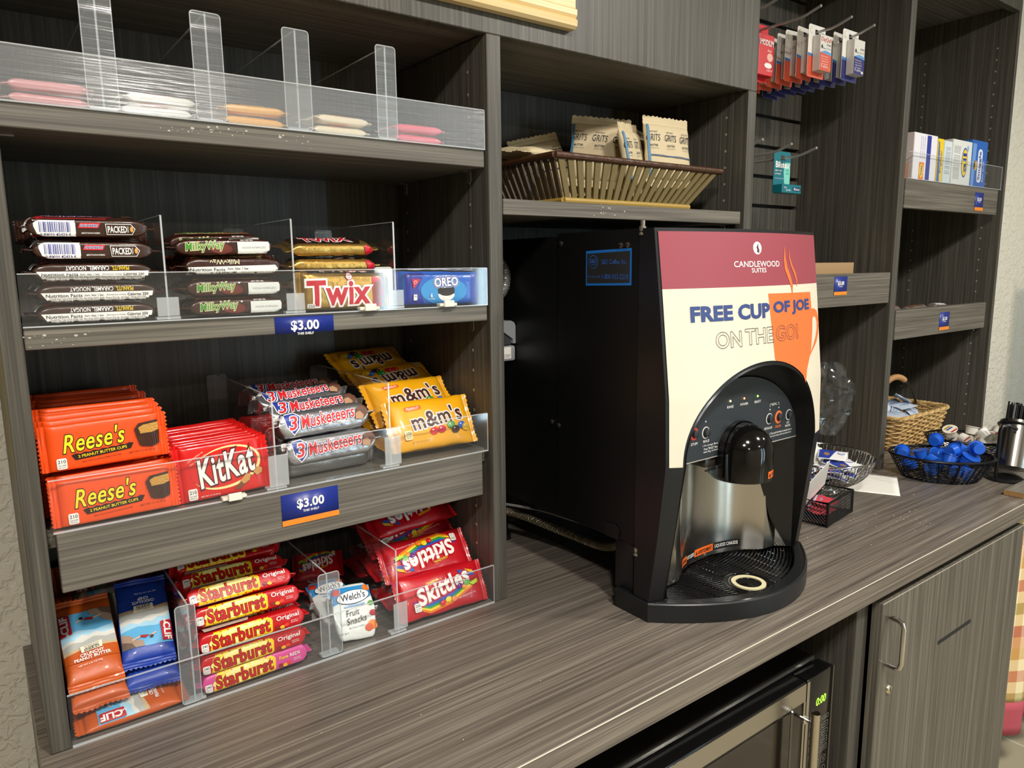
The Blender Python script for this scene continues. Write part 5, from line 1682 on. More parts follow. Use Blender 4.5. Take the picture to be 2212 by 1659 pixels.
def holed_card(w, h, material, hx, hz, hw=.016, hh=.0105, x0=0.0):
    """a hang card with a real slot round the hook"""
    m = MB(); a, b = x0 - w / 2, x0 + w / 2; r = .004
    zl, zh = hz - hh / 2, hz + hh / 2     # lower and upper edge of the slot
    m.prism([(a, r), (a + r, 0), (b - r, 0), (b, r), (b, zl), (a, zl)], material, -.0004, .0004)
    m.prism([(a, zl), (hx - hw / 2, zl), (hx - hw / 2, zh), (a, zh)], material, -.0004, .0004)
    m.prism([(hx + hw / 2, zl), (b, zl), (b, zh), (hx + hw / 2, zh)], material, -.0004, .0004)
    m.prism([(a, zh), (b, zh), (b, h - r), (b - r, h), (a + r, h), (a, h - r)], material, -.0004, .0004)
    return m
def med_card(kind, x, y, label, group, top=1.0780):
    main, lo, name = {'day': ('#e9e6df', '#d9573c', 'DayQuil'), 'night': ('#e9e6df', '#2a2c6e', 'NyQuil')}[kind]
    t = tag(empty('medicine_card', (x, y, top - .113)), label, 'medicine card', group)
    m = holed_card(.0680, .113, mat('#ece9e2', .5), 0, .0985)
    f = lambda px, pz, e=0.0: (px, -.0006 - e, pz)
    m.poly([(-.0335, .0045), (.0335, .0045), (.0335, .040), (-.0335, .046)], mat(lo, .45), f)
    m.poly([(-.0335, .046), (.0335, .040), (.0335, .046), (-.0335, .052)], mat('#3f7fc0', .45), f)
    m.poly([(-.0335, .0), (.0335, .0), (.0335, .0045), (-.0335, .0045)], mat(lo, .45), f)
    m.poly(ell(-.023, .101, .0045, .0075, 14), mat('#cdb25a', .5), f); m.poly(ell(-.023, .101, .0036, .0064, 14), mat('#ece9e2', .5), lambda a, c: f(a, c, .0002))
    for i in range(3): m.text('cold and flu', .0215, .100 - i * .004, mat('#6d4038', .5), f, w=.014, res=1)
    m.done('backing_card', t)
    b = MB().box(-.016, .030, -.0200, -.0010, .012, .0890, mat('#ddd9d0', .45), bev=.0008, seg=1)
    g = lambda px, pz, e=0.0: (px, -.0203 - e, pz)
    b.poly([(-.0158, .0505), (.0298, .0470), (.0298, .0122), (-.0158, .0122)], mat(lo if kind == 'night' else '#d8573f', .45), g)
    b.poly([(-.0158, .0505), (.006, .0560), (.0298, .0530), (.0298, .0470)], mat('#5a9ad2', .45), lambda a, c: g(a, c, .0001))
    b.text(name, .007, .078, mat('#23306e' if kind == 'night' else '#c8402f', .45), g, w=.040, h=.012, bold=.02, shear=.08, res=2)
    b.text('SEVERE', .018, .0685, INKK, g, w=.018, res=1)
    b.text('VapoCOOL', .010, .0600, mat('#1c5a8a', .45), g, w=.034, h=.0055, shear=.2, res=1)
    b.poly(ell(-.0095, .063, .0035, .0045, 8), mat('#1e3a2c', .5), g)
    for i in range(5): b.text(('Relieves headache', 'fever and sore throat', 'cough and cold', 'nasal congestion', '8 caplets')[i], .003, .043 - i * .0055, INKW, lambda a, c: g(a, c, .0002), w=.028, res=1)
    b.poly(ell(.022, .018, .0048, .0032, 10), mat('#e4dccb' if kind == 'night' else '#d97a3a', .4), lambda a, c: g(a, c, .0002))
    b.done('carton', t)
    return t
G1, G2 = 'orange and white medicine cards', 'navy and white medicine cards'
d0 = med_card('day', HX[2], .080, 'orange and white medicine card, frontmost on its hook', G1)
for k in range(1, 7):
    q = dup(d0, 'orange and white medicine card, %s from the front on its hook' % ORD[k]); q.location = (HX[2] - .004 * math.sin(k * 1.3), .080 + .0275 * k, 1.0780 - .113 + .001 * math.sin(k)); q.rotation_euler = (0, 0, math.radians(4 * math.sin(k * 2.2)))
n0 = med_card('night', HX[3], .0540, 'navy and white medicine card, frontmost on its hook', G2, 1.0780)
for k in range(1, 9):
    q = dup(n0, 'navy and white medicine card, %s from the front on its hook' % ORD[k]); q.location = (HX[3] + .003 * math.sin(k * 1.7), .0540 + .0265 * k, 1.0780 - .113 - .0005 * abs(math.sin(k))); q.rotation_euler = (0, 0, math.radians(3 * math.sin(k * 1.9)))
rc = tag(empty('medicine_card', (1.462, .150, .955)), 'red medicine card hanging half hidden beside the panel edge', 'medicine card')
m = holed_card(.062, .124, mat('#cf2228', .4), -.006, .109)
f = lambda px, pz, e=0.0: (px, -.0007 - e, pz)
m.done('backing_card', rc)
b = MB().box(-.027, .029, -.0190, -.0008, .010, .098, mat('#d3242a', .35), bev=.001, seg=1)
g = lambda px, pz, e=0.0: (px, -.0193 - e, pz)
b.text('IMODIUM', .001, .080, INKW, g, w=.052, h=.013, bold=.05, shear=.1, res=2)
b.poly(ell(.014, .050, .011, .009, 14), mat('#f0b8a8', .4), g); b.poly(ell(.008, .032, .014, .006, 14), INKW, g)
b.text('Anti-', .012, .064, INKW, g, w=.016, res=1); b.text('relief of', .014, .022, INKW, g, w=.022, res=1)
b.done('carton', rc)

lb_ = tag(empty('lip_balm_card', (1.468, .080, .6995)), 'teal lip balm card with white lettering on the lower hook', 'lip balm')
TEAL = mat('#0f6f7c', .4); AQ = mat('#7fd0c0', .4)
m = holed_card(.0640, .093, TEAL, 0, .0790, x0=-.002)
f = lambda px, pz, e=0.0: (px, -.0007 - e, pz)
m.poly([(.009, .070), (.029, .070), (.029, .008), (.010, .008), (.004, .05)], AQ, f)
for i in range(3): m.poly(ell(.019, .060 - .007 * i, .0075, .0025, 12), mat('#5fb5aa', .4), lambda a, c: f(a, c, .0002))
m.text('Blistex', -.001, .0640, INKW, lambda a, c: f(a, c, .0004), w=.054, h=.014, bold=.05, res=2)
m.text('MEDICATED', -.016, .051, INKW, f, w=.025, bold=.03, res=1); m.text('LIP BALM', -.018, .044, INKW, f, w=.020, bold=.03, res=1)
m.text('protects dry chapped lips', -.012, .034, INKW, f, w=.032, res=1)
m.done('backing_card', lb_)
b = MB().box(-.034, .040, -.0240, -.0010, .000, .0190, TEAL, bev=.001, seg=1)
g = lambda px, pz, e=0.0: (px, -.0243 - e, pz)
b.text('Value', -.022, .012, INKW, g, w=.012, res=1); b.text('lip balm', -.010, .006, INKW, g, w=.018, res=1)
b.poly(rrect(.022, .0095, .030, .009, .001), mat('#0a3f5c', .4), g); b.text('Blistex', .022, .0095, INKW, lambda a, c: g(a, c, .0002), w=.022, res=1)
b.done('carton', lb_)

# shelf of the third bay: two kraft boxes
KRAFT = mat('#a98a62', .8, bump=.15, bscale=200); KR2 = mat('#b89a70', .8, bump=.15, bscale=200)
def kraft(x0, x1, y0, y1, z0, z1, label, flap):
    t = tag(empty('cardboard_box', ((x0 + x1) / 2, (y0 + y1) / 2, z0)), label, 'box', 'brown cardboard boxes on the shelf')
    o_ = Matrix.Translation((-(x0 + x1) / 2, -(y0 + y1) / 2, -z0))
    th = .0022
    m = MB().box(x0, x1, y0, y0 + th, z0, z1, KRAFT).box(x0, x1, y1 - th, y1, z0, z1, KRAFT).box(x0, x0 + th, y0 + th, y1 - th, z0, z1, KRAFT).box(x1 - th, x1, y0 + th, y1 - th, z0, z1, KRAFT).box(x0, x1, y0, y1, z0, z0 + th, KRAFT)
    m.done('carton', t, M=o_)
    if flap:
        MB().box(x0 + .002, x1 - .002, -.0012, .0012, 0, .060, KR2).done('flap', t, M=o_ @ Matrix.Translation((0, y1 - .001, z1)) @ Matrix.Rotation(math.radians(-8), 4, 'X'))
    return t
kraft(1.450, 1.6750, .130, .255, .4605, .5480, 'open brown cardboard box with a raised flap, the rear one on the shelf', False)
kraft(1.560, 1.7560, .055, .125, .4605, .5440, 'low open brown cardboard box in front on the shelf', False)
fl = kraft(1.520, 1.6780, .150, .235, .5482, .6180, 'tall brown cardboard box standing on the rear box', False)
price_tag(1.6010, .4690, .0560, .0430, -.0008, '$3.00', 'blue and orange price tag on the board under the cardboard boxes')

# fourth bay, upper shelf: laundry boxes behind a clear lip
lip(XD1 + .012, 2.4600, -.0012, .7515, .0650, 'clear plastic lip in front of the laundry boxes', CLEAR)
def laundry(x0, x1, y0, y1, h, side, front, label, deco):
    t = MB().box(x0, x1, y0, y1, .7530, .7530 + h, mat(side, .45), bev=.001, seg=1)
    g = lambda px, pz, e=0.0: (px, y0 - .0003 - e, pz)
    t.poly([(x0 + .0006, .7535), (x1 - .0006, .7535), (x1 - .0006, .7525 + h), (x0 + .0006, .7525 + h)], mat(front, .4), g)
    s_ = lambda py, pz, e=0.0: (x0 - .0003 - e, -py, pz)
    deco(t, lambda a, c, e=0.0: g(a, c, .0002 + e), s_, (x0 + x1) / 2, .7530)
    o_ = t.done('laundry_box')
    return tag(o_, label, 'box', 'laundry boxes on the upper shelf')
NV = mat('#2a3a9a', .4)
def deco_a(t, g, s, c, z):
    t.poly([(c - .030, z + .001), (c - .004, z + .001), (c - .004, z + .045), (c - .030, z + .045)], mat('#ef7a2b', .4), g)
    t.poly(ell(c - .017, z + .024, .011, .018, 16), mat('#f6d23a', .4), lambda a, b: g(a, b, .0002))
    t.text('Tide', c - .017, z + .024, NV, lambda a, b: g(a, b, .0004), h=.008, w=.026, bold=.04, rot=PI / 2)
    for i in range(3): t.text('mountain spring powder', c - .026 + .010 * i, z + .082, NV, g, w=.056, rot=PI / 2, res=1)
    t.poly([(c + .006, z + .001), (c + .029, z + .001), (c + .029, z + .114), (c + .006, z + .114)], NV, g)
    for i in range(9): t.text('DIRECTIONS keep out of reach of children', -.060, z + .105 - i * .008, mat('#8a6a74', .5), s, w=.055, res=1)
    t.poly([(-.020, z + .0), (-.090, z + .0), (-.090, z + .018), (-.020, z + .045)], mat('#efb49a', .5), s)
laundry(1.9300, 2.0580, .0110, .0600, .1170, '#e3d3d0', '#eceaf0', 'white and navy laundry powder box with an orange panel at the left end', lambda t, g, s, c, z: deco_a(t, g, s, c, z))
laundry(2.0000, 2.0560, .0660, .1400, .1170, '#e3d3d0', '#dfd8e8', 'pale laundry box standing behind the orange panelled one', lambda t, g, s, c, z: None)
def deco_y(t, g, s, c, z):
    t.poly([(c - .014, z), (c + .002, z), (c - .008, z + .105), (c - .014, z + .105)], mat('#3f6fc0', .4), g)
    t.text('brighter', c + .004, z + .055, NV, g, w=.060, rot=PI / 2, shear=.2, res=2)
laundry(2.0640, 2.0960, .0110, .0600, .1130, '#f3d01f', '#f3d01f', 'narrow yellow laundry sachet box between the white boxes', deco_y)
def deco_w(t, g, s, c, z):
    for i in range(5): t.text('for all machines he', c - .012 + .006 * i, z + .06, mat('#7d8a99', .5), g, w=.07, rot=PI / 2, res=1)
laundry(2.1000, 2.1460, .0110, .0600, .1110, '#d7e0e3', '#d9e4e8', 'pale blue laundry box right of the yellow one', deco_w)
def deco_all(t, g, s, c, z):
    t.poly(ell(c + .018, z + .062, .019, .040, 24), NV, g)
    t.poly(ell(c + .018, z + .062, .0165, .036, 24), mat('#f2d61f', .4), lambda a, b: g(a, b, .0002))
    t.text('all', c + .018, z + .062, NV, lambda a, b: g(a, b, .0004), h=.022, w=.050, bold=.05, rot=PI / 2)
    for i in range(5): t.text('stainlifter free clear', c - .048 + .008 * i, z + .06, mat('#8a8f93', .5), g, w=.09, rot=PI / 2, res=1)
    t.poly(ell(c + .034, z + .101, .007, .008, 12), mat('#9db8d8', .4), g)
laundry(2.1500, 2.2700, .0110, .0600, .1200, '#d2d2cb', '#e4e6e2', 'white laundry powder box with a yellow and navy oval', deco_all)
def deco_s(t, g, s, c, z):
    t.poly([(c - .048, z + .001), (c - .030, z + .001), (c - .024, z + .119), (c - .048, z + .119)], mat('#6f9fdc', .4), g)
    t.poly(rrect(c + .004, z + .060, .030, .092, .012), mat('#e9eef8', .4), g)
    t.text('Snuggle', c + .004, z + .060, mat('#1d3c8c', .4), lambda a, b: g(a, b, .0002), w=.080, h=.020, bold=.05, rot=PI / 2)
    t.poly(ell(c - .024, z + .060, .011, .014, 16), mat('#dba63e', .5), g)
    t.text('dryer sheets', c + .030, z + .045, INKW, g, w=.06, rot=PI / 2, res=1)
laundry(2.2740, 2.3740, .0110, .0600, .1290, '#2f6fc4', '#2a66bd', 'bright blue dryer sheet box at the right end', deco_s)
laundry(2.3200, 2.3900, .0660, .1300, .1130, '#3a7ac8', '#3a76c4', 'blue dryer sheet box standing behind the bright blue one', lambda t, g, s, c, z: None)
price_tag(2.3180, .6870, .0560, .0500, -.0008, '$2.50', 'small blue and orange price tag under the laundry boxes')
price_tag(2.1600, .3530, .0600, .0500, -.0008, '$2.50', 'small blue and orange price tag on the lowest board at the right')
# sweets lying on the lower shelf of the fourth bay, just showing above the board
SV = film('#8c7f78', .3, .4, 50, metal=.5, coat=0)
for i, (x, rl, c1) in enumerate(((1.948, 2, '#b92b32'), (2.096, -3, '#5b4034'), (2.243, 2, '#d9d4cc'))):
    p = Pack(.135, .050, .030, SV, n=3, crimp='y', seal=.01, taper=.02, amp=.003, freq=40, seed=40 + i)
    p.poly([(-.04, -.012), (.03, -.012), (.02, .012), (-.05, .012)], mat(c1, .4), 'top')
    q = p.root('snack_packet', ('silver and red', 'silver and brown', 'silver and white')[i] + ' snack packet lying behind the lowest board', 'snack packet', 'snack packets on the lowest right shelf', pose(x, .055, .3980 + .006 * (i == 0), 6, 4 * (-1) ** i, rl))

# ------------------------------------------------------------------ things on the right part of the worktop
def wire_bowl():
    c = (1.562, .002)
    t = tag(empty('wire_bowl', (c[0], c[1], .0034)), 'round chrome wire bowl full of sweetener packets', 'bowl')
    zr, rr = .0860, .1180
    prof_r = lambda f: .052 + (rr - .052) * math.sin(f * PI / 2) ** .9
    prof_z = lambda f: .0190 + (zr - .0190) * (1 - math.cos(f * PI / 2)) ** .8
    m = MB()
    m.tube([(rr * math.cos(2 * PI * i / 64), rr * math.sin(2 * PI * i / 64), zr) for i in range(64)], .0024, CHROME, seg=8, closed=True)
    m.done('rim', t)
    N = 40
    for i in range(N):
        a = 2 * PI * i / N; b_ = 2 * PI * (i + .62) / N
        pts = []
        for k in range(9):
            f = k / 8 * .92
            pts.append((prof_r(f) * math.cos(a), prof_r(f) * math.sin(a), prof_z(f)))
        top = [( (prof_r(.92 + .05 * math.sin(PI * j / 6))) * math.cos(a + (b_ - a) * j / 6), prof_r(.92 + .05 * math.sin(PI * j / 6)) * math.sin(a + (b_ - a) * j / 6), prof_z(.92) + .008 * math.sin(PI * j / 6)) for j in range(1, 6)]
        down = [(prof_r(k / 8 * .92) * math.cos(b_), prof_r(k / 8 * .92) * math.sin(b_), prof_z(k / 8 * .92)) for k in range(8, -1, -1)]
        MB().tube(pts + top + down, .0011, CHROME, seg=5, caps=False).done('wire_loop', t)
    MB().lathe([(.0001, .020), (.052, .020), (.048, .016), (.042, .012), (.050, .003), (.050, 0.0), (.0001, 0.0)], (0, 0, 0), CHROME, 40).done('foot', t)
    return c
BC = wire_bowl()
def sachet(w, h, body, kind, seed):
    p = Pack(w, h, .004, film(body, .5, .15, 60, coat=0), n=2.4, seal=.003, taper=.01, amp=.0018, freq=45, seed=seed)
    B_ = mat('#2a3f9e', .45)
    if kind == 'sweet':
        p.poly([(-w * .46, -h * .46), (-w * .10, -h * .46), (w * .12, h * .46), (-w * .46, h * .46)], B_)
        p.poly(ell(-w * .20, 0, w * .10, h * .18, 12), mat('#9a7448', .5))
        p.poly(ell(w * .28, h * .18, w * .13, h * .14, 14), B_); p.poly(ell(w * .28, h * .18, w * .115, h * .11, 14), mat('#dfe4f2', .4))
        p.text('Splenda', w * .28, h * .18, B_, w=w * .18, res=1)
        p.text('no calorie sweetener', w * .28, -h * .15, mat('#8a8fa0', .5), w=w * .24, res=1)
    else:
        p.text('sugar', 0, 0, mat('#8fa6c8', .5), w=w * .4, shear=.2, res=1)
        p.poly([(-w * .45, h * .3), (w * .45, h * .3), (w * .45, h * .42), (-w * .45, h * .42)], mat('#9fb8d8', .5))
    return p
G = 'sweetener packets in the wire bowl'
rnd = random.Random(11)
sp0 = sachet(.066, .046, '#ececea', 'sweet', 50).root('sweetener_packet', 'white and blue sweetener packet on top of the heap in the wire bowl', 'packet', G, pose(BC[0] + .02, BC[1] - .04, .070, 70, 10, 0))
for k in range(15):
    a = 2 * PI * k / 7.3; r = .062 * math.sqrt((k % 7 + .5) / 7); z = .030 + .0032 * k
    q = dup(sp0, 'white and blue sweetener packet in the heap in the wire bowl', G)
    q.matrix_local = pose(BC[0] + r * math.cos(a), BC[1] + r * math.sin(a), z, 72 + 14 * rnd.random(), rnd.uniform(-60, 60), rnd.uniform(-20, 20))
sp0['label'] = 'white and blue sweetener packet in the heap in the wire bowl'
nap = MB()
V = []; F = []
N = 12
for j in range(N + 1):
    for i in range(N + 1):
        u, v = i / N - .5, j / N - .5
        V.append((u * .17, v * .17, .0012 + .0008 * max(0, u - .1) * math.sin(v * 9) ** 2))
for j in range(N):
    for i in range(N):
        a = j * (N + 1) + i
        F.append((a, a + 1, a + N + 2, a + N + 1))
nap.add(V, F, mat('#ece9e0', .8, bump=.2, bscale=120))
nq = nap.done('paper_napkin', M=Matrix.Translation((1.700, -.028, .0004)) @ Matrix.Rotation(math.radians(28), 4, 'Z'))
nq.modifiers.new('thickness', 'SOLIDIFY').thickness = .0008
tag(nq, 'white paper napkin lying partly under the wire bowl', 'napkin')
nap2 = MB(); V = []; F = []
for j in range(N + 1):
    for i in range(N + 1):
        u, v = i / N - .5, j / N - .5
        V.append((u * .05, .008 * math.sin(u * 5) + .006 * v, (v + .5) * .075))
for j in range(N):
    for i in range(N):
        a = j * (N + 1) + i
        F.append((a, a + 1, a + N + 2, a + N + 1))
nap2.add(V, F, mat('#ece9e0', .8, bump=.2, bscale=120))
nq2 = nap2.done('paper_napkin', M=Matrix.Translation((BC[0] + .000, BC[1] + .004, .044)) @ Matrix.Rotation(math.radians(-22), 4, 'X') @ Matrix.Rotation(math.radians(30), 4, 'Y'))
nq2.modifiers.new('thickness', 'SOLIDIFY').thickness = .0008
tag(nq2, 'folded white paper napkin standing in the back of the wire bowl', 'napkin')

# mesh letter box with red packets and a slip of paper
mb_ = tag(empty('mesh_box', (1.400, -.093, .0012), (0, 0, math.radians(8))), 'small open black wire mesh box beside the coffee machine', 'mesh box')
mx0, mx1, my0, my1, mh = -.066, .0660, -.046, .044, .0500
fr_ = MB()
BM = mat('#121212', .35, .4)
for z in (.002, mh):
    fr_.tube([(mx0, my0, z), (mx1, my0, z), (mx1, my1, z), (mx0, my1, z)], .0028, BM, seg=8, closed=True)
for x in (mx0, mx1):
    for y in (my0, my1):
        fr_.tube([(x, y, 0.0), (x, y, mh)], .0030, BM, seg=8)
fr_.done('frame', mb_)
def mesh_side(a, c, h, name):
    a = Vector(a); c = Vector(c); L = (c - a).length; d = (c - a) / L
    m = MB(); st = .0074
    k = -int(h / st) - 1
    while k * st < L:
        for sg in (1, -1):
            x0 = k * st; pts = []
            # diagonal clipped to the rectangle
            t0 = max(0, -x0); t1 = min(h, L - x0)
            if t1 - t0 > .001:
                za, zb_ = (t0, t1) if sg > 0 else (h - t0, h - t1)
                p0 = a + d * (x0 + t0) + Vector((0, 0, za)); p1 = a + d * (x0 + t1) + Vector((0, 0, zb_))
                m.tube([p0, p1], 0.0005, BM, seg=4, caps=False)
        k += 1
    m.done(name, mb_)
mesh_side((mx0, my0, 0), (mx1, my0, 0), mh, 'mesh_panel')
mesh_side((mx1, my0, 0), (mx1, my1, 0), mh, 'mesh_panel')
mesh_side((mx0, my1, 0), (mx1, my1, 0), mh, 'mesh_panel')
mesh_side((mx0, my0, 0), (mx0, my1, 0), mh, 'mesh_panel')
MB().box(mx0, mx1, my0, my1, .0005, .0020, BM).done('base', mb_)
G = 'red packets in the mesh box'
p = sachet(.060, .034, '#c23a48', 'none', 60)
rp = p.root('tea_packet', 'small red and white packet inside the mesh box', 'packet', G, pose(1.420, -.095, .0070, 86, 10, 0))
for k in range(4):
    q = dup(rp, 'small red and white packet inside the mesh box', G)
    q.matrix_local = pose(1.405 + .008 * (k % 3), -.095 + .006 * (k % 2), .0120 + .0048 * k, 84, rnd.uniform(-25, 25), 0)
sl = MB().box(-.040, .040, -.0003, .0003, 0, .100, mat('#f0ede4', .7))
for i in range(7): sl.text('please help yourself to sweet tea and sugar', .004, .088 - i * .010, mat('#8d8a86', .6), lambda x, z: (x, -.0005, z), w=.066, res=1)
tag(sl.done('paper_slip', M=Matrix.Translation((1.408, -.076, .0370)) @ Matrix.Rotation(math.radians(8), 4, 'Z') @ Matrix.Rotation(math.radians(24), 4, 'X') @ Matrix.Rotation(math.radians(-38), 4, 'Y')), 'white printed paper slip leaning in the mesh box', 'paper')

# crumpled clear bag over a tall tan carton behind the coffee machine
tc_ = MB().box(-.033, .033, -.022, .022, 0, .268, mat('#b98a4e', .7, bump=.2, bscale=150), bev=.0015)
tag(tc_.done('tan_carton', M=Matrix.Translation((1.6850, .150, .0004)) @ Matrix.Rotation(.2, 4, 'Z')), 'tall narrow tan carton half hidden behind the coffee machine', 'carton')
V = []; F = []
na, nz3 = 30, 26
for j in range(nz3 + 1):
    f = j / nz3
    for i in range(na):
        a = 2 * PI * i / na
        base = .016 + .040 * math.sin(PI * min(1, f * 1.05)) ** .7 * (0.55 + .45 * f)
        x = base * math.cos(a) * 1.15; y = base * math.sin(a) * .8; z = .105 + .190 * f
        nn_ = noise.noise(Vector((math.cos(a) * 2.2, math.sin(a) * 2.2, f * 7))) * .020 + noise.noise(Vector((math.cos(a) * 6, math.sin(a) * 6, f * 15))) * .010
        x += nn_ * math.cos(a); y += nn_ * math.sin(a)
        x += .034 * math.sin(f * 3.0) - .012 * f
        V.append((1.708 + x, .072 + y, z))
for j in range(nz3):
    for i in range(na):
        F.append((j * na + i, j * na + (i + 1) % na, (j + 1) * na + (i + 1) % na, (j + 1) * na + i))
F.append(tuple(range(na - 1, -1, -1)))
F.append(tuple(nz3 * na + i for i in range(na)))
bagm = MB().add(V, F, acrylic('bag_film', .022, .06))
tag(bagm.done('plastic_bag', smooth=20), 'crumpled clear plastic bag draped against the tan carton', 'plastic bag')

# wicker basket with handle
wk = tag(empty('wicker_basket', (2.205, .1450, 0)), 'tan woven wicker basket with a wrapped handle in the last bay', 'basket')
WCK = [mat('#c9a66a', .6, bump=.3, bscale=120), mat('#b8935a', .6, bump=.3, bscale=120), mat('#d6b67c', .6, bump=.3, bscale=120)]
hw_, hd_, hh_ = .160, .100, .100
def ringpt(t, z, k=1.0):
    # rounded rectangle outline, t in 0..1
    P_ = rrect(0, 0, 2 * (hw_ - .02 * (1 - z / hh_)) * k, 2 * (hd_ - .02 * (1 - z / hh_)) * k, .03, 5)
    per = [0]
    for i in range(len(P_)):
        a, c = P_[i], P_[(i + 1) % len(P_)]
        per.append(per[-1] + math.hypot(c[0] - a[0], c[1] - a[1]))
    s_ = (t % 1.0) * per[-1]
    for i in range(len(P_)):
        if s_ <= per[i + 1]:
            f = (s_ - per[i]) / max(1e-9, per[i + 1] - per[i]); a, c = P_[i], P_[(i + 1) % len(P_)]
            x, y = a[0] + (c[0] - a[0]) * f, a[1] + (c[1] - a[1]) * f
            L = math.hypot(x, y)
            return x, y, x / L, y / L
    return P_[0][0], P_[0][1], 1, 0
NS = 34
for lay in range(15):
    z = .005 + .0064 * lay
    pts = []
    for i in range(NS * 4):
        t = i / (NS * 4)
        x, y, nx_, ny_ = ringpt(t, z)
        w = .0034 * math.cos(PI * (t * NS + lay))
        dz = .0012 * math.sin(i * 1.3 + lay)
        pts.append((x + nx_ * w, y + ny_ * w, z + dz))
    MB().tube(pts, .0031, WCK[lay % 3], seg=6, closed=True).done('woven_cane', wk)
for i in range(NS):
    pts = []
    for z in (.002, .03, .06, .098):
        x, y, _, _ = ringpt((i + .25) / NS, z); pts.append((x, y, z))
    MB().tube(pts, .0026, WCK[1], seg=6).done('stake', wk)
m = MB()
for ph in range(3):
    pts = []
    for i in range(160):
        t = i / 160
        x, y, nx_, ny_ = ringpt(t, hh_)
        an = 2 * PI * (t * 26 + ph / 3)
        pts.append((x + nx_ * .004 * math.cos(an), y + ny_ * .004 * math.cos(an), hh_ + .004 * math.sin(an)))
    m.tube(pts, .0034, WCK[ph], seg=6, closed=True)
m.done('braided_rim', wk)
MB().box(-.135, .135, -.078, .078, .001, .004, WCK[1]).done('base', wk)
def hpt(f):
    return (-.150 + .300 * f, 0.0, .098 + .098 * math.sin(PI * f) ** .75)
MB().tube([hpt(i / 30) for i in range(31)], .0042, mat('#262320', .4), seg=8).done('handle_bar', wk)
m = MB()
for i in range(26):
    f = .30 + .40 * i / 25
    c = Vector(hpt(f)); d = (Vector(hpt(f + .01)) - c).normalized()
    u = Vector((0, 1, 0)); w = d.cross(u)
    m.tube([c + (u * math.cos(2 * PI * k / 10) + w * math.sin(2 * PI * k / 10)) * .0066 for k in range(10)], .0028, mat('#b88a55', .6), seg=5, closed=True)
m.done('handle_wrap', wk)
G = 'pale blue packets in the wicker basket'
p = sachet(.070, .050, '#c9d6e6', 'sugar', 70)
sg0 = p.root('sugar_packet', 'pale blue and white packet heaped in the wicker basket', 'packet', G, pose(2.17, .10, .092, 60, 20, 0))
for k in range(22):
    q = dup(sg0, 'pale blue and white packet heaped in the wicker basket', G)
    q.matrix_local = pose(2.205 + rnd.uniform(-.095, .095), .145 + rnd.uniform(-.050, .050), .020 + .0042 * k, rnd.uniform(45, 85), rnd.uniform(-70, 70), rnd.uniform(-30, 30))

# oval black wire baskets
def oval_basket(cx, cy, rot, A, B_, h, label):
    t = tag(empty('wire_basket', (cx, cy, 0), (0, 0, rot)), label, 'basket', 'oval black wire baskets on the worktop')
    BW = mat('#17171a', .35, .5)
    sc = lambda z: .70 + .30 * (z / h) ** .8
    MB().tube([(A * math.cos(2 * PI * i / 60), B_ * math.sin(2 * PI * i / 60), h) for i in range(60)], .0034, BW, seg=8, closed=True).done('rim', t)
    for k in range(9):
        z = .004 + (h - .010) * k / 8
        s_ = sc(z)
        pts = [(A * s_ * math.cos(2 * PI * i / 180), B_ * s_ * math.sin(2 * PI * i / 180), z + .0022 * math.sin(2 * PI * i / 180 * 42 + (k % 2) * PI * 0)) for i in range(180)]
        MB().tube(pts, .0011, BW, seg=5, closed=True).done('wavy_wire', t)
    for i in range(16):
        a = 2 * PI * (i + .5) / 16
        MB().tube([(A * sc(z) * math.cos(a), B_ * sc(z) * math.sin(a), z) for z in (.002, h * .25, h * .5, h * .75, h)], .0016 if i % 4 else .0030, BW, seg=6).done('rib', t)
    fl_ = MB().tube([(A * .7 * math.cos(2 * PI * i / 40), B_ * .7 * math.sin(2 * PI * i / 40), .002) for i in range(40)], .002, BW, seg=6, closed=True)
    for i in range(-4, 5):
        x = A * .68 * i / 4.6; y = B_ * .7 * math.sqrt(max(0, 1 - (x / (A * .7)) ** 2))
        fl_.tube([(x, -y, .002), (x, y, .002)], .0011, BW, seg=5)
    fl_.done('base_wires', t)
oval_basket(1.900, -.128, -.95, .118, .088, .060, 'oval black wire basket full of blue creamer cups')
oval_basket(2.140, -.112, -.80, .122, .088, .066, 'oval black wire basket full of white creamer cups behind the blue ones')
def creamer(body, lid, label, group):
    t = tag(empty('creamer_cup', (0, 0, 0)), label, 'creamer cup', group)
    MB().lathe([(.0001, 0), (.0125, 0), (.0135, .001), (.0160, .0205), (.0185, .0210), (.0185, .0220)], (0, 0, 0), mat(body, .28), 22).done('cup', t)
    m = MB().lathe([(.0190, .0218), (.0190, .0226), (.0001, .0229)], (0, 0, 0), mat(lid, .3, .3), 22)
    m.done('lid', t)
    return t
rnd = random.Random(21)
G = 'blue creamer cups in the wire basket'
cr0 = creamer('#1f5fd0', '#2a6be0', 'blue creamer cup in the oval wire basket', G)
def heap(first, n, cx, cy, rot, A, B_, z0, dz, label, group, zmax):
    used = []
    for k in range(n):
        for _ in range(60):
            a = rnd.uniform(0, 2 * PI); r = math.sqrt(rnd.random())
            x, y = A * r * math.cos(a), B_ * r * math.sin(a); z = z0 + dz * (k // 7)
            if all((x - u) ** 2 + (y - v) ** 2 + (2 * (z - w)) ** 2 > .027 ** 2 for u, v, w in used):
                break
        used.append((x, y, z))
        c, d = math.cos(rot), math.sin(rot)
        q = first if k == 0 else dup(first, label, group)
        q.location = (cx + x * c - y * d, cy + x * d + y * c, min(z, zmax))
        q.rotation_euler = (rnd.uniform(-2.2, 2.2), rnd.uniform(-.8, .8), rnd.uniform(0, 6))
heap(cr0, 19, 1.900, -.128, -.95, .084, .060, .020, .020, 'blue creamer cup in the oval wire basket', G, .062)
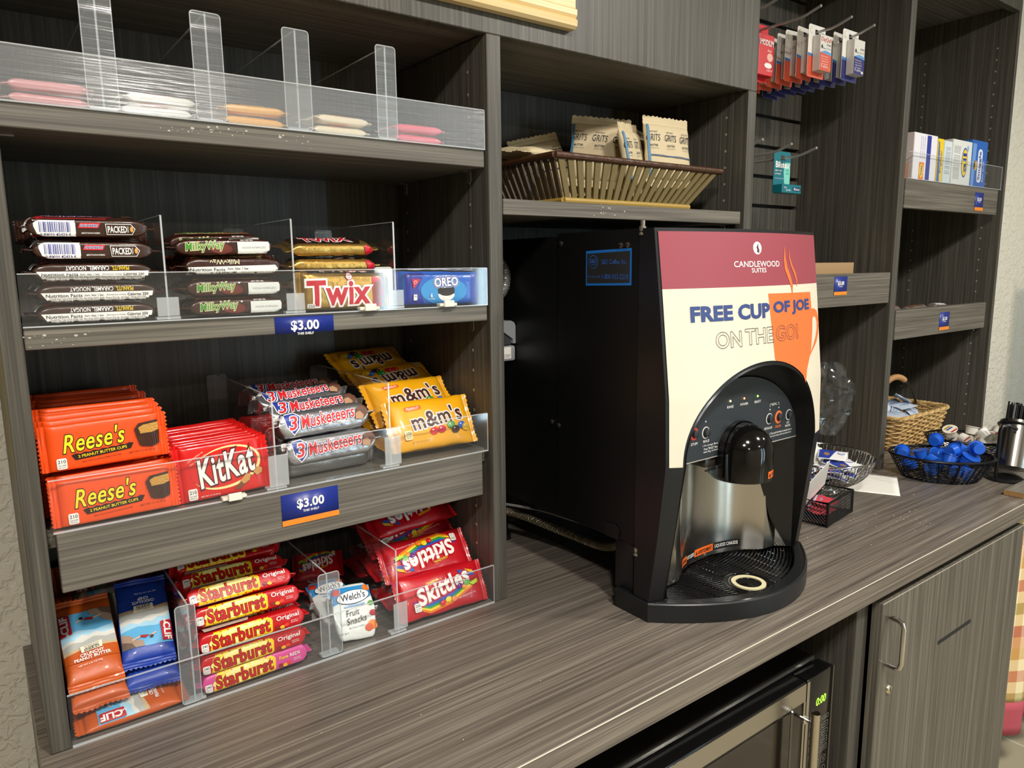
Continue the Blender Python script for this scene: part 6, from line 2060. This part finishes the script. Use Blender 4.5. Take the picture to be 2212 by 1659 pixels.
G = 'white creamer cups in the rear wire basket'
cw0 = creamer('#ece8de', '#efe9da', 'white creamer cup in the rear oval wire basket', G)
lidm = [c for c in cw0.children if c.name.startswith('lid')][0]
mm = MB().lathe([(.0190, .0218), (.0190, .0226), (.0001, .0229)], (0, 0, 0), mat('#f0e8d2', .3), 22)
for i, c in enumerate(('#c23040', '#efe9da', '#3a4fa0', '#a9922a')):
    mm.poly([(-.016 + .007 * i, -.010), (-.011 + .007 * i, -.010), (-.009 + .007 * i, .010), (-.014 + .007 * i, .010)], mat(c, .4), lambda x, z: (x, z, .0232))
me_old = lidm.data
tmp = mm.done('lid'); lidm.data = tmp.data; bpy.data.objects.remove(tmp)
heap(cw0, 21, 2.140, -.112, -.80, .082, .056, .022, .022, 'white creamer cup in the rear oval wire basket', G, .076)

# stir stick holder
sh_ = tag(empty('stir_stick_holder', (2.010, -.238, .0002)), 'tilted steel cup on a black wire stand holding black stir sticks', 'holder')
MB().lathe([(.0001, .0085), (.030, .0085), (.039, .006), (.044, .003), (.044, 0), (.0001, .0002)], (0, 0, 0), mat('#131313', .25), 36).done('base', sh_)
MB().tube([(-.0250, .012, .006), (-.0290, .012, .012), (-.0290, .012, .128), (-.0250, .008, .138), (-.0120, .000, .1405), (.004, -.006, .1340), (.012, -.010, .128)], .0042, mat('#121212', .3), seg=10).done('wire_arm', sh_)
tl = Matrix.Translation((.030, .000, .0215)) @ Matrix.Rotation(math.radians(22), 4, 'Y') @ Matrix.Rotation(math.radians(-4), 4, 'X')
MB().lathe([(.0001, 0), (.036, 0), (.0375, .002), (.0400, .122), (.0388, .122), (.0360, .004), (.0001, .003)], (0, 0, 0), mat('#9b9892', .24, 1.0), 40).done('steel_cup', sh_, M=tl)
MB().tube([(.0415 * math.cos(2 * PI * i / 40), .0415 * math.sin(2 * PI * i / 40), .112) for i in range(40)], .0036, mat('#121212', .3), seg=8, closed=True).done('ring', sh_, M=tl)
G = 'black stir sticks in the steel cup'
st = tag(MB().box(-.0028, .0028, -.0009, .0009, 0, .158, mat('#101010', .4), bev=.0006, seg=1).done('stir_stick'), 'thin black plastic stir stick standing in the steel cup', 'stir stick', G)
base_m = Matrix.Translation((2.010, -.238, 0)) @ tl
pos = [(.0088 * i, .0075 * j) for i in range(-3, 4) for j in range(-3, 4) if math.hypot(.0088 * i, .0075 * j) < .030]
for k, (x, y) in enumerate(pos):
    q = st if k == 0 else dup(st)
    q.matrix_local = base_m @ Matrix.Translation((x, y, .0045 + .010 * rnd.random())) @ Matrix.Rotation(rnd.uniform(0, 3), 4, 'Z')

# ------------------------------------------------------------------ microwave under the worktop
mw = tag(empty('microwave', (.86, 0, -.4745)), 'black and stainless steel microwave oven under the worktop', 'microwave')
BX0, BX1, FY, MZ1 = .600, 1.1180, -.3000, .3170     # z measured from the shelf it stands on
o = Matrix.Translation((-.86, 0, 0))
MB().box(BX0 + .004, BX1 - .012, -.268, .12, .008, .327, mat('#141414', .22, spec=.5), bev=.006, seg=3).done('case', mw, M=o)
MB().box(BX0 + .006, BX1 - .014, -.2710, -.2680, .320, .3262, mat('#b8b6ae', .25, .9)).done('case_trim', mw, M=o)
MB().box(BX0, 1.0335, FY, -.270, .006, MZ1, mat('#0c0c0c', .18), bev=.003).done('door', mw, M=o)
dr = [c for c in mw.children if c.name.startswith('door')][0]
MB().box(BX0, 1.0325, FY - .0012, FY, .281, .3135, STEEL).done('door_band', dr)
MB().box(BX0 + .03, .990, FY - .0006, FY - .0001, .03, .276, mat('#1a1713', .08, spec=.7)).done('door_window', dr)
MB().box(.9905, .9960, FY - .0012, FY, .006, .281, mat('#6d675e', .15, .8)).done('window_frame', dr)
MB().box(1.0265, 1.0325, FY - .0016, FY, .006, .281, mat('#c2beb4', .2, 1)).done('edge_strip', dr)
h = MB().tube([(1.008, FY - .034, .010), (1.008, FY - .034, .286)], .0075, mat('#c8c2b2', .2, 1.0), seg=16)
h.tube([(1.008, FY - .034, .265), (1.008, FY - .001, .265)], .0032, CHROME, seg=10)
h.lathe([(.0001, .002), (.0075, .002), (.0075, -.002), (.0001, -.002)], (1.008, FY - .016, .265), CHROME, 16, M=Matrix.Rotation(PI / 2, 4, 'X'))
h.done('handle', dr)
cpn = MB().box(1.0360, BX1 - .003, FY, -.270, .006, MZ1, mat('#0b0b0c', .10, spec=.6), bev=.002)
cpn.box(1.0360, 1.0440, FY - .0012, FY, .006, MZ1 - .004, mat('#b9b4a8', .2, .9))
cpn.box(BX1 - .003, BX1, FY - .002, -.272, .006, MZ1 + .001, mat('#77756f', .25, .9))
PFm = lambda x, z, e2=0.0: (x, FY - .0007 - e2, z)
GREY = mat('#8a8a88', .5)
def frame(cx, cz, w, hh, r=.0015, t=.0007):
    A = rrect(cx, cz, w, hh, r, 3); B2 = rrect(cx, cz, w - 2 * t, hh - 2 * t, max(r - t, .0003), 3)
    n = len(A)
    cpn.flat(A + B2, [(i, (i + 1) % n, (i + 1) % n + n, i + n) for i in range(n)], GREY, PFm)
for r in range(5):
    for c in range(3):
        frame(1.0600 + c * .0205, .2250 - r * .0150, .0180, .0110 if r else .008)
        cpn.text(('BEV', 'POP', 'MEAL', 'RICE', 'BACON', 'SOUP', 'CLOCK', 'TIME', 'MEMO', 'POWER', 'MENU', 'HELP', 'KG', 'LBS', 'SET')[r * 3 + c], 1.0600 + c * .0205, .2250 - r * .0150, GREY, PFm, w=.010, res=1)
for i, d in enumerate('1234567890'):
    r, c = (i // 3, i % 3) if i < 9 else (3, 1)
    frame(1.0600 + c * .0205, .1420 - r * .0200, .0160, .0150, .0070)
    cpn.text(d, 1.0600 + c * .0205, .1420 - r * .0200, GREY, PFm, h=.0070, res=2)
cpn.text('0:00', 1.0830, .2640, mat('#9be83a', .4, emit=2.5), PFm, w=.030, h=.0145, shear=.15)
cpn.done('keypad', mw, M=o, smooth=30)
for x in (BX0 + .05, BX1 - .06):
    MB().box(x - .012, x + .012, -.25, .10, 0, .008, BLACK).done('foot', mw, M=o)

# ------------------------------------------------------------------ plaid cloth hanging under the right end of the worktop
def plaid():
    m = bpy.data.materials.new('plaid_cloth'); m.use_nodes = True
    nt = m.node_tree; b = nt.nodes['Principled BSDF']; b.inputs['Roughness'].default_value = .85
    at = nt.nodes.new('ShaderNodeAttribute'); at.attribute_name = 'plaid'
    sep = nt.nodes.new('ShaderNodeSeparateXYZ'); nt.links.new(at.outputs['Vector'], sep.inputs[0])
    def stripes(sock, cols, per):
        d = nt.nodes.new('ShaderNodeMath'); d.operation = 'MULTIPLY'; d.inputs[1].default_value = 1 / per
        f = nt.nodes.new('ShaderNodeMath'); f.operation = 'FRACT'
        cr = nt.nodes.new('ShaderNodeValToRGB'); cr.color_ramp.interpolation = 'CONSTANT'
        e = cr.color_ramp.elements
        while len(e) < len(cols): e.new(0.5)
        for i, c in enumerate(cols):
            e[i].position = i / len(cols); e[i].color = lin(c)
        nt.links.new(sock, d.inputs[0]); nt.links.new(d.outputs[0], f.inputs[0]); nt.links.new(f.outputs[0], cr.inputs['Fac'])
        return cr
    c1 = stripes(sep.outputs[0], ['#f1e2b4', '#c99a5a'], .046)
    c2 = stripes(sep.outputs[2], ['#f1e2b4', '#c66a5c', '#f1e2b4', '#c99a4e', '#d99a70', '#b83f4e', '#f1e2b4', '#a0985a'], .24)
    mx = nt.nodes.new('ShaderNodeMixRGB'); mx.blend_type = 'MIX'; mx.inputs[0].default_value = .55
    nt.links.new(c1.outputs[0], mx.inputs[1]); nt.links.new(c2.outputs[0], mx.inputs[2]); nt.links.new(mx.outputs[0], b.inputs['Base Color'])
    return m
PL = plaid(); HEM = mat('#b4505c', .85)
V = []; F = []; UV = []
nx, nz2 = 60, 40
zt, zb = -.0400, -.545
for j in range(nz2 + 1):
    for i in range(nx + 1):
        u = i / nx; x = 1.874 + u * .80
        V.append((x, -.322 + .016 * math.sin(u * 38) * (.35 + .65 * j / nz2), zt + (zb - zt) * j / nz2)); UV.append((u * 1.0, 0, (zb - zt) * j / nz2))
for j in range(nz2):
    for i in range(nx):
        a = j * (nx + 1) + i
        F.append((a, a + nx + 1, a + nx + 2, a + 1))
cm = MB().add(V, F, PL)
cur = cm.done('plaid_curtain')
att = cur.data.attributes.new('plaid', 'FLOAT_VECTOR', 'POINT')
att.data.foreach_set('vector', [c for v in UV for c in v])
sol = cur.modifiers.new('thickness', 'SOLIDIFY'); sol.thickness = .0012
tag(cur, 'red and cream plaid cloth curtain hanging under the right end of the worktop', 'curtain')
V = []; F = []
for j in range(5):
    for i in range(nx + 1):
        u = i / nx
        V.append((1.874 + u * .80, -.3225 + .016 * math.sin(u * 38), zb - .090 * j / 4))
for j in range(4):
    for i in range(nx):
        a = j * (nx + 1) + i
        F.append((a, a + nx + 1, a + nx + 2, a + 1))
hm = MB().add(V, F, HEM).done('hem_band', cur)
sol = hm.modifiers.new('thickness', 'SOLIDIFY'); sol.thickness = .0012

# ------------------------------------------------------------------ pale wood plaque on the header
pq = tag(empty('wood_plaque', (.55, -.001, .9065)), 'pale varnished wood plaque with moulded edge fixed on the header above the shelves', 'plaque')
PINE = wood_mat('pine', 0, 'd9b878', 'e3c58a', 'ecd3a0', rough=.35, fine=.6)
prf = [(0, 0), (-.012, 0), (-.017, .004), (-.018, .012), (-.014, .016), (-.017, .020), (-.017, .028), (-.013, .031), (-.013, .40), (0, .40)]
m = MB()
n = len(prf)
xa, xb = -.22, .2095
V = []
for y, z in prf:
    V.append((xa, y, z))
for y, z in prf:
    V.append((xb, y, z))
m.add(V, [tuple(range(n)), tuple(range(2 * n - 1, n - 1, -1))] + [(i, (i + 1) % n, (i + 1) % n + n, i + n) for i in range(n)], PINE)
m.done('board', pq)

# ------------------------------------------------------------------ clear bag dispenser on the right wall
sg = tag(empty('bag_dispenser', (2.725, .0112, .022)), 'tall clear plastic wall dispenser with vertical blue lettering', 'dispenser')
MB().box(-.045, .16, -.060, -.058, -.02, .455, CLEAR).box(-.045, -.043, -.058, 0, -.02, .455, CLEAR).box(-.040, .16, -.012, -.010, -.02, .43, CLEAR_FILM).done('tube', sg)
MB().box(-.0455, -.0425, -.0605, -.0575, -.02, .455, CLEAR_EDGE).done('edge', sg)
ltr = MB()
for i, ch in enumerate('CUPBOARD BAG'):
    if ch != ' ':
        ltr.text(ch, .015, .357 - i * .0220, mat('#2b4a94', .4), lambda x, z: (x, -.0606, z), w=.018, h=.0125, bold=.01)
ltr.done('lettering', sg)

# ------------------------------------------------------------------ small shifts that let every packet rest clear of its neighbours (metres)
REST = {
    'sweet_packet.001': (0, 0, 0.0015), 'sweet_packet.003': (0, -0.002, 0.0006), 'sweet_packet.005': (0, 0, 0.0015), 'sweet_packet.007': (0, 0, 0.0015),
    'sweet_packet.009': (0, 0, 0.0015), 'chocolate_bar.001': (0, 0, 0.003), 'chocolate_bar.002': (-0.003, 0, 0.006), 'chocolate_bar.003': (0, 0, 0.01),
    'chocolate_bar.004': (-0.003, 0, 0.016), 'chocolate_bar.005': (-0.003, 0, 0), 'chocolate_bar.006': (-0.003, 0, 0), 'chocolate_bar.007': (-0.003, 0, 0.003),
    'chocolate_bar.008': (-0.003, 0, 0.006), 'chocolate_bar.010': (0, 0, 0.003), 'chocolate_bar.011': (0, 0, 0.01), 'chocolate_bar.012': (0, 0.012, 0),
    'chocolate_bar.013': (0, 0, 0.006), 'chocolate_bar.014': (0, 0.012, 0.0015), 'chocolate_bar.016': (-0.003, 0.012, 0.003), 'chocolate_bar.017': (0, 0.012, 0.006),
    'chocolate_bar.020': (0, 0, 0.006), 'chocolate_bar.022': (0, 0, 0.0015), 'candy_packet': (0, 0.002, 0), 'candy_packet.001': (0, 0.008, 0),
    'candy_packet.003': (0.003, 0.003, 0), 'candy_packet.004': (0.003, 0.008, 0), 'candy_packet.005': (0.003, 0.008, 0), 'candy_packet.006': (0.003, 0.005, 0),
    'candy_packet.007': (0.007, 0.002, 0), 'candy_packet.008': (0.003, 0, 0), 'candy_packet.009': (0.003, 0, 0), 'candy_packet.010': (0.007, 0, 0),
    'candy_packet.011': (0.003, 0, 0), 'candy_packet.012': (0.003, 0, 0), 'candy_packet.013': (0.007, 0, 0), 'candy_packet.021': (-0.003, 0.001, 0.0006),
    'candy_packet.022': (-0.003, 0.002, 0), 'candy_packet.023': (-0.003, 0.002, 0.0015), 'candy_packet.024': (-0.003, 0.002, 0), 'candy_packet.025': (-0.003, 0.001, -0.001),
    'candy_packet.026': (-0.003, 0.001, 0), 'candy_packet.027': (-0.003, 0.001, 0), 'candy_packet.028': (-0.003, 0.001, 0), 'candy_packet.029': (-0.003, 0.001, 0),
    'candy_packet.030': (-0.003, 0.002, -0.001), 'candy_packet.031': (-0.003, 0.002, 0), 'chocolate_bar.024': (0, 0.001, 0.006), 'chocolate_bar.025': (0, 0.018, 0.0006),
    'chocolate_bar.026': (0.003, 0.005, 0), 'chocolate_bar.027': (0.003, 0.018, 0), 'chocolate_bar.028': (0, 0.025, 0), 'chocolate_bar.030': (0, 0.005, -0.003),
    'chocolate_bar.031': (-0.003, 0.003, 0.003), 'candy_bag.001': (0, 0.035, 0.003), 'candy_bag.002': (0, 0.018, -0.003), 'candy_bag.003': (0, 0.035, -0.001),
    'candy_bag.004': (0, 0.035, 0), 'candy_bag.005': (0, 0.035, 0.006), 'candy_bag.006': (0, 0.002, -0.001), 'candy_stick.001': (0, -0.002, 0.0015),
    'candy_stick.002': (0, 0, 0.0015), 'candy_stick.003': (0, 0.002, 0.0015), 'candy_stick.004': (0, 0.005, 0.0015), 'candy_stick.005': (0, 0.012, 0),
    'candy_stick.006': (0, 0.012, 0.006), 'candy_stick.007': (0, 0.018, 0), 'candy_stick.008': (0, 0.018, 0.003), 'candy_stick.009': (0.003, 0.018, 0.003),
    'candy_stick.011': (0, 0.001, 0), 'candy_stick.015': (0, 0, 0.0006), 'candy_stick.016': (0, 0.005, 0.0015), 'candy_stick.019': (0, 0, 0.0015),
    'candy_bag.007': (0, 0.001, 0), 'candy_bag.008': (0, 0.018, 0), 'candy_bag.009': (0, 0.039, -0.001), 'candy_bag.010': (0, -0.002, 0.016),
    'candy_bag.011': (0, 0.028, 0.003), 'snack_pouch': (0, 0, 0.0015), 'snack_pouch.002': (0, 0.005, -0.003), 'energy_bar.004': (0, 0.003, -0.001),
    'energy_bar.005': (0, 0.035, -0.006), 'energy_bar.007': (0, 0.012, 0.0015), 'energy_bar.008': (0, -0.002, 0.0006), 'energy_bar.010': (0, 0.025, 0),
    'cereal_packet': (-0.007, 0.012, 0.006), 'cereal_packet.001': (-0.003, 0.002, 0), 'cereal_packet.002': (-0.003, 0.008, 0), 'cereal_packet.004': (0, 0.035, 0.01),
    'cereal_packet.006': (0, 0.018, 0.024), 'sweetener_packet.001': (0.0067, 0.0099, 0.0008), 'sweetener_packet.002': (0.0081, 0.0087, 0.0081), 'sweetener_packet.003': (-0.0083, 0.0037, -0.0027),
    'sweetener_packet.004': (0.0001, -0.0012, 0.0002), 'sweetener_packet.005': (-0.0012, -0.0029, 0.003), 'sweetener_packet.006': (0.0033, -0.0015, 0.0034), 'sweetener_packet.007': (-0.0012, 0.0013, 0.004),
    'sweetener_packet.008': (0.0177, -0.0111, 0.0166), 'sweetener_packet.009': (0.0177, 0.0201, 0.004), 'sweetener_packet.010': (-0.0098, 0.0119, 0.0125), 'sweetener_packet.012': (-0.0011, 0.0038, -0.0002),
    'sweetener_packet.014': (-0.0016, -0.0028, 0.0028), 'sweetener_packet.015': (0.0041, -0.0118, 0.0139), 'tea_packet.002': (-0.0024, 0.004, 0.0017), 'tea_packet.003': (0.0035, 0.0002, 0.0029),
    'tea_packet.004': (0.0052, -0.0044, 0.005), 'sugar_packet.001': (0.0057, 0.0089, 0.0109), 'sugar_packet.002': (0.0016, 0.0035, 0.0042), 'sugar_packet.003': (0.001, 0.0036, 0.0037),
    'sugar_packet.004': (-0.0184, 0.0126, 0.0235), 'sugar_packet.005': (-0.0088, 0.0138, 0.0089), 'sugar_packet.006': (-0.0003, 0.0189, -0.0054), 'sugar_packet.007': (-0.0072, -0.0147, 0.0161),
    'sugar_packet.008': (0.0152, -0.0185, 0.0203), 'sugar_packet.010': (-0.0101, 0.0024, 0.0277), 'sugar_packet.011': (0.0033, -0.0033, 0.0032), 'sugar_packet.012': (0.0072, 0.0099, -0.0013),
    'sugar_packet.013': (0.0044, -0.0015, 0.0033), 'sugar_packet.014': (-0.0003, 0.0014, -0.0013), 'sugar_packet.015': (-0.0235, -0.0058, 0.0218), 'sugar_packet.016': (0.0051, -0.0021, 0.0039),
    'sugar_packet.018': (-0.0124, -0.0034, 0.0193), 'sugar_packet.019': (-0.0133, 0.0156, 0.003), 'sugar_packet.020': (0.027, 0.0287, 0.0261), 'sugar_packet.022': (-0.008, -0.0082, 0.007),
    'creamer_cup': (-0.0014, -0.0041, -0.0004), 'creamer_cup.003': (-0.0061, 0.0102, 0.0095), 'creamer_cup.004': (0.0049, 0.0084, 0.0105), 'creamer_cup.007': (0.0055, -0.0049, 0.0061),
    'creamer_cup.008': (-0.0029, -0.0023, 0.0096), 'creamer_cup.009': (-0.0055, 0.0096, 0.0121), 'creamer_cup.010': (0.0019, -0.0043, 0.0026), 'creamer_cup.011': (0.0035, -0.0133, 0.0198),
    'creamer_cup.012': (-0.0011, 0.0028, 0.0026), 'creamer_cup.013': (-0.0036, -0.0062, 0.0059), 'creamer_cup.014': (-0.0083, 0.0092, 0.0081), 'creamer_cup.015': (-0.0012, 0.003, 0.0007),
    'creamer_cup.016': (-0.0056, -0.0205, 0.0254), 'creamer_cup.017': (0, 0.0076, 0.019), 'creamer_cup.018': (0.0126, 0.0057, 0.0146), 'creamer_cup.020': (-0.0023, 0.004, 0.0014),
    'creamer_cup.021': (0.0044, -0.0023, 0.0027), 'creamer_cup.022': (-0.001, -0.0004, 0.0007), 'creamer_cup.023': (-0.0034, 0.0051, 0.0038), 'creamer_cup.025': (-0.0073, -0.0278, 0.0234),
    'creamer_cup.027': (0.0026, 0.0013, 0.0029), 'creamer_cup.029': (-0.0152, -0.0142, 0.0084), 'creamer_cup.030': (0.0083, -0.0011, 0.0157), 'creamer_cup.032': (-0.0018, -0.003, 0.0013),
    'creamer_cup.033': (0.0008, 0.0082, 0.0022), 'creamer_cup.034': (0.008, -0.0079, 0.0086), 'creamer_cup.036': (0.0061, -0.0054, 0.0036), 'creamer_cup.038': (-0.0078, -0.0067, 0.0004),
    'creamer_cup.039': (-0.0043, -0.008, 0.0081),
}
for k, v in REST.items():
    bpy.data.objects[k].location += Vector(v)

# ------------------------------------------------------------------ lift everything so that the floor is at z = 0
for o in list(SC.objects):
    if o.parent is None:
        o.location.z += LIFT
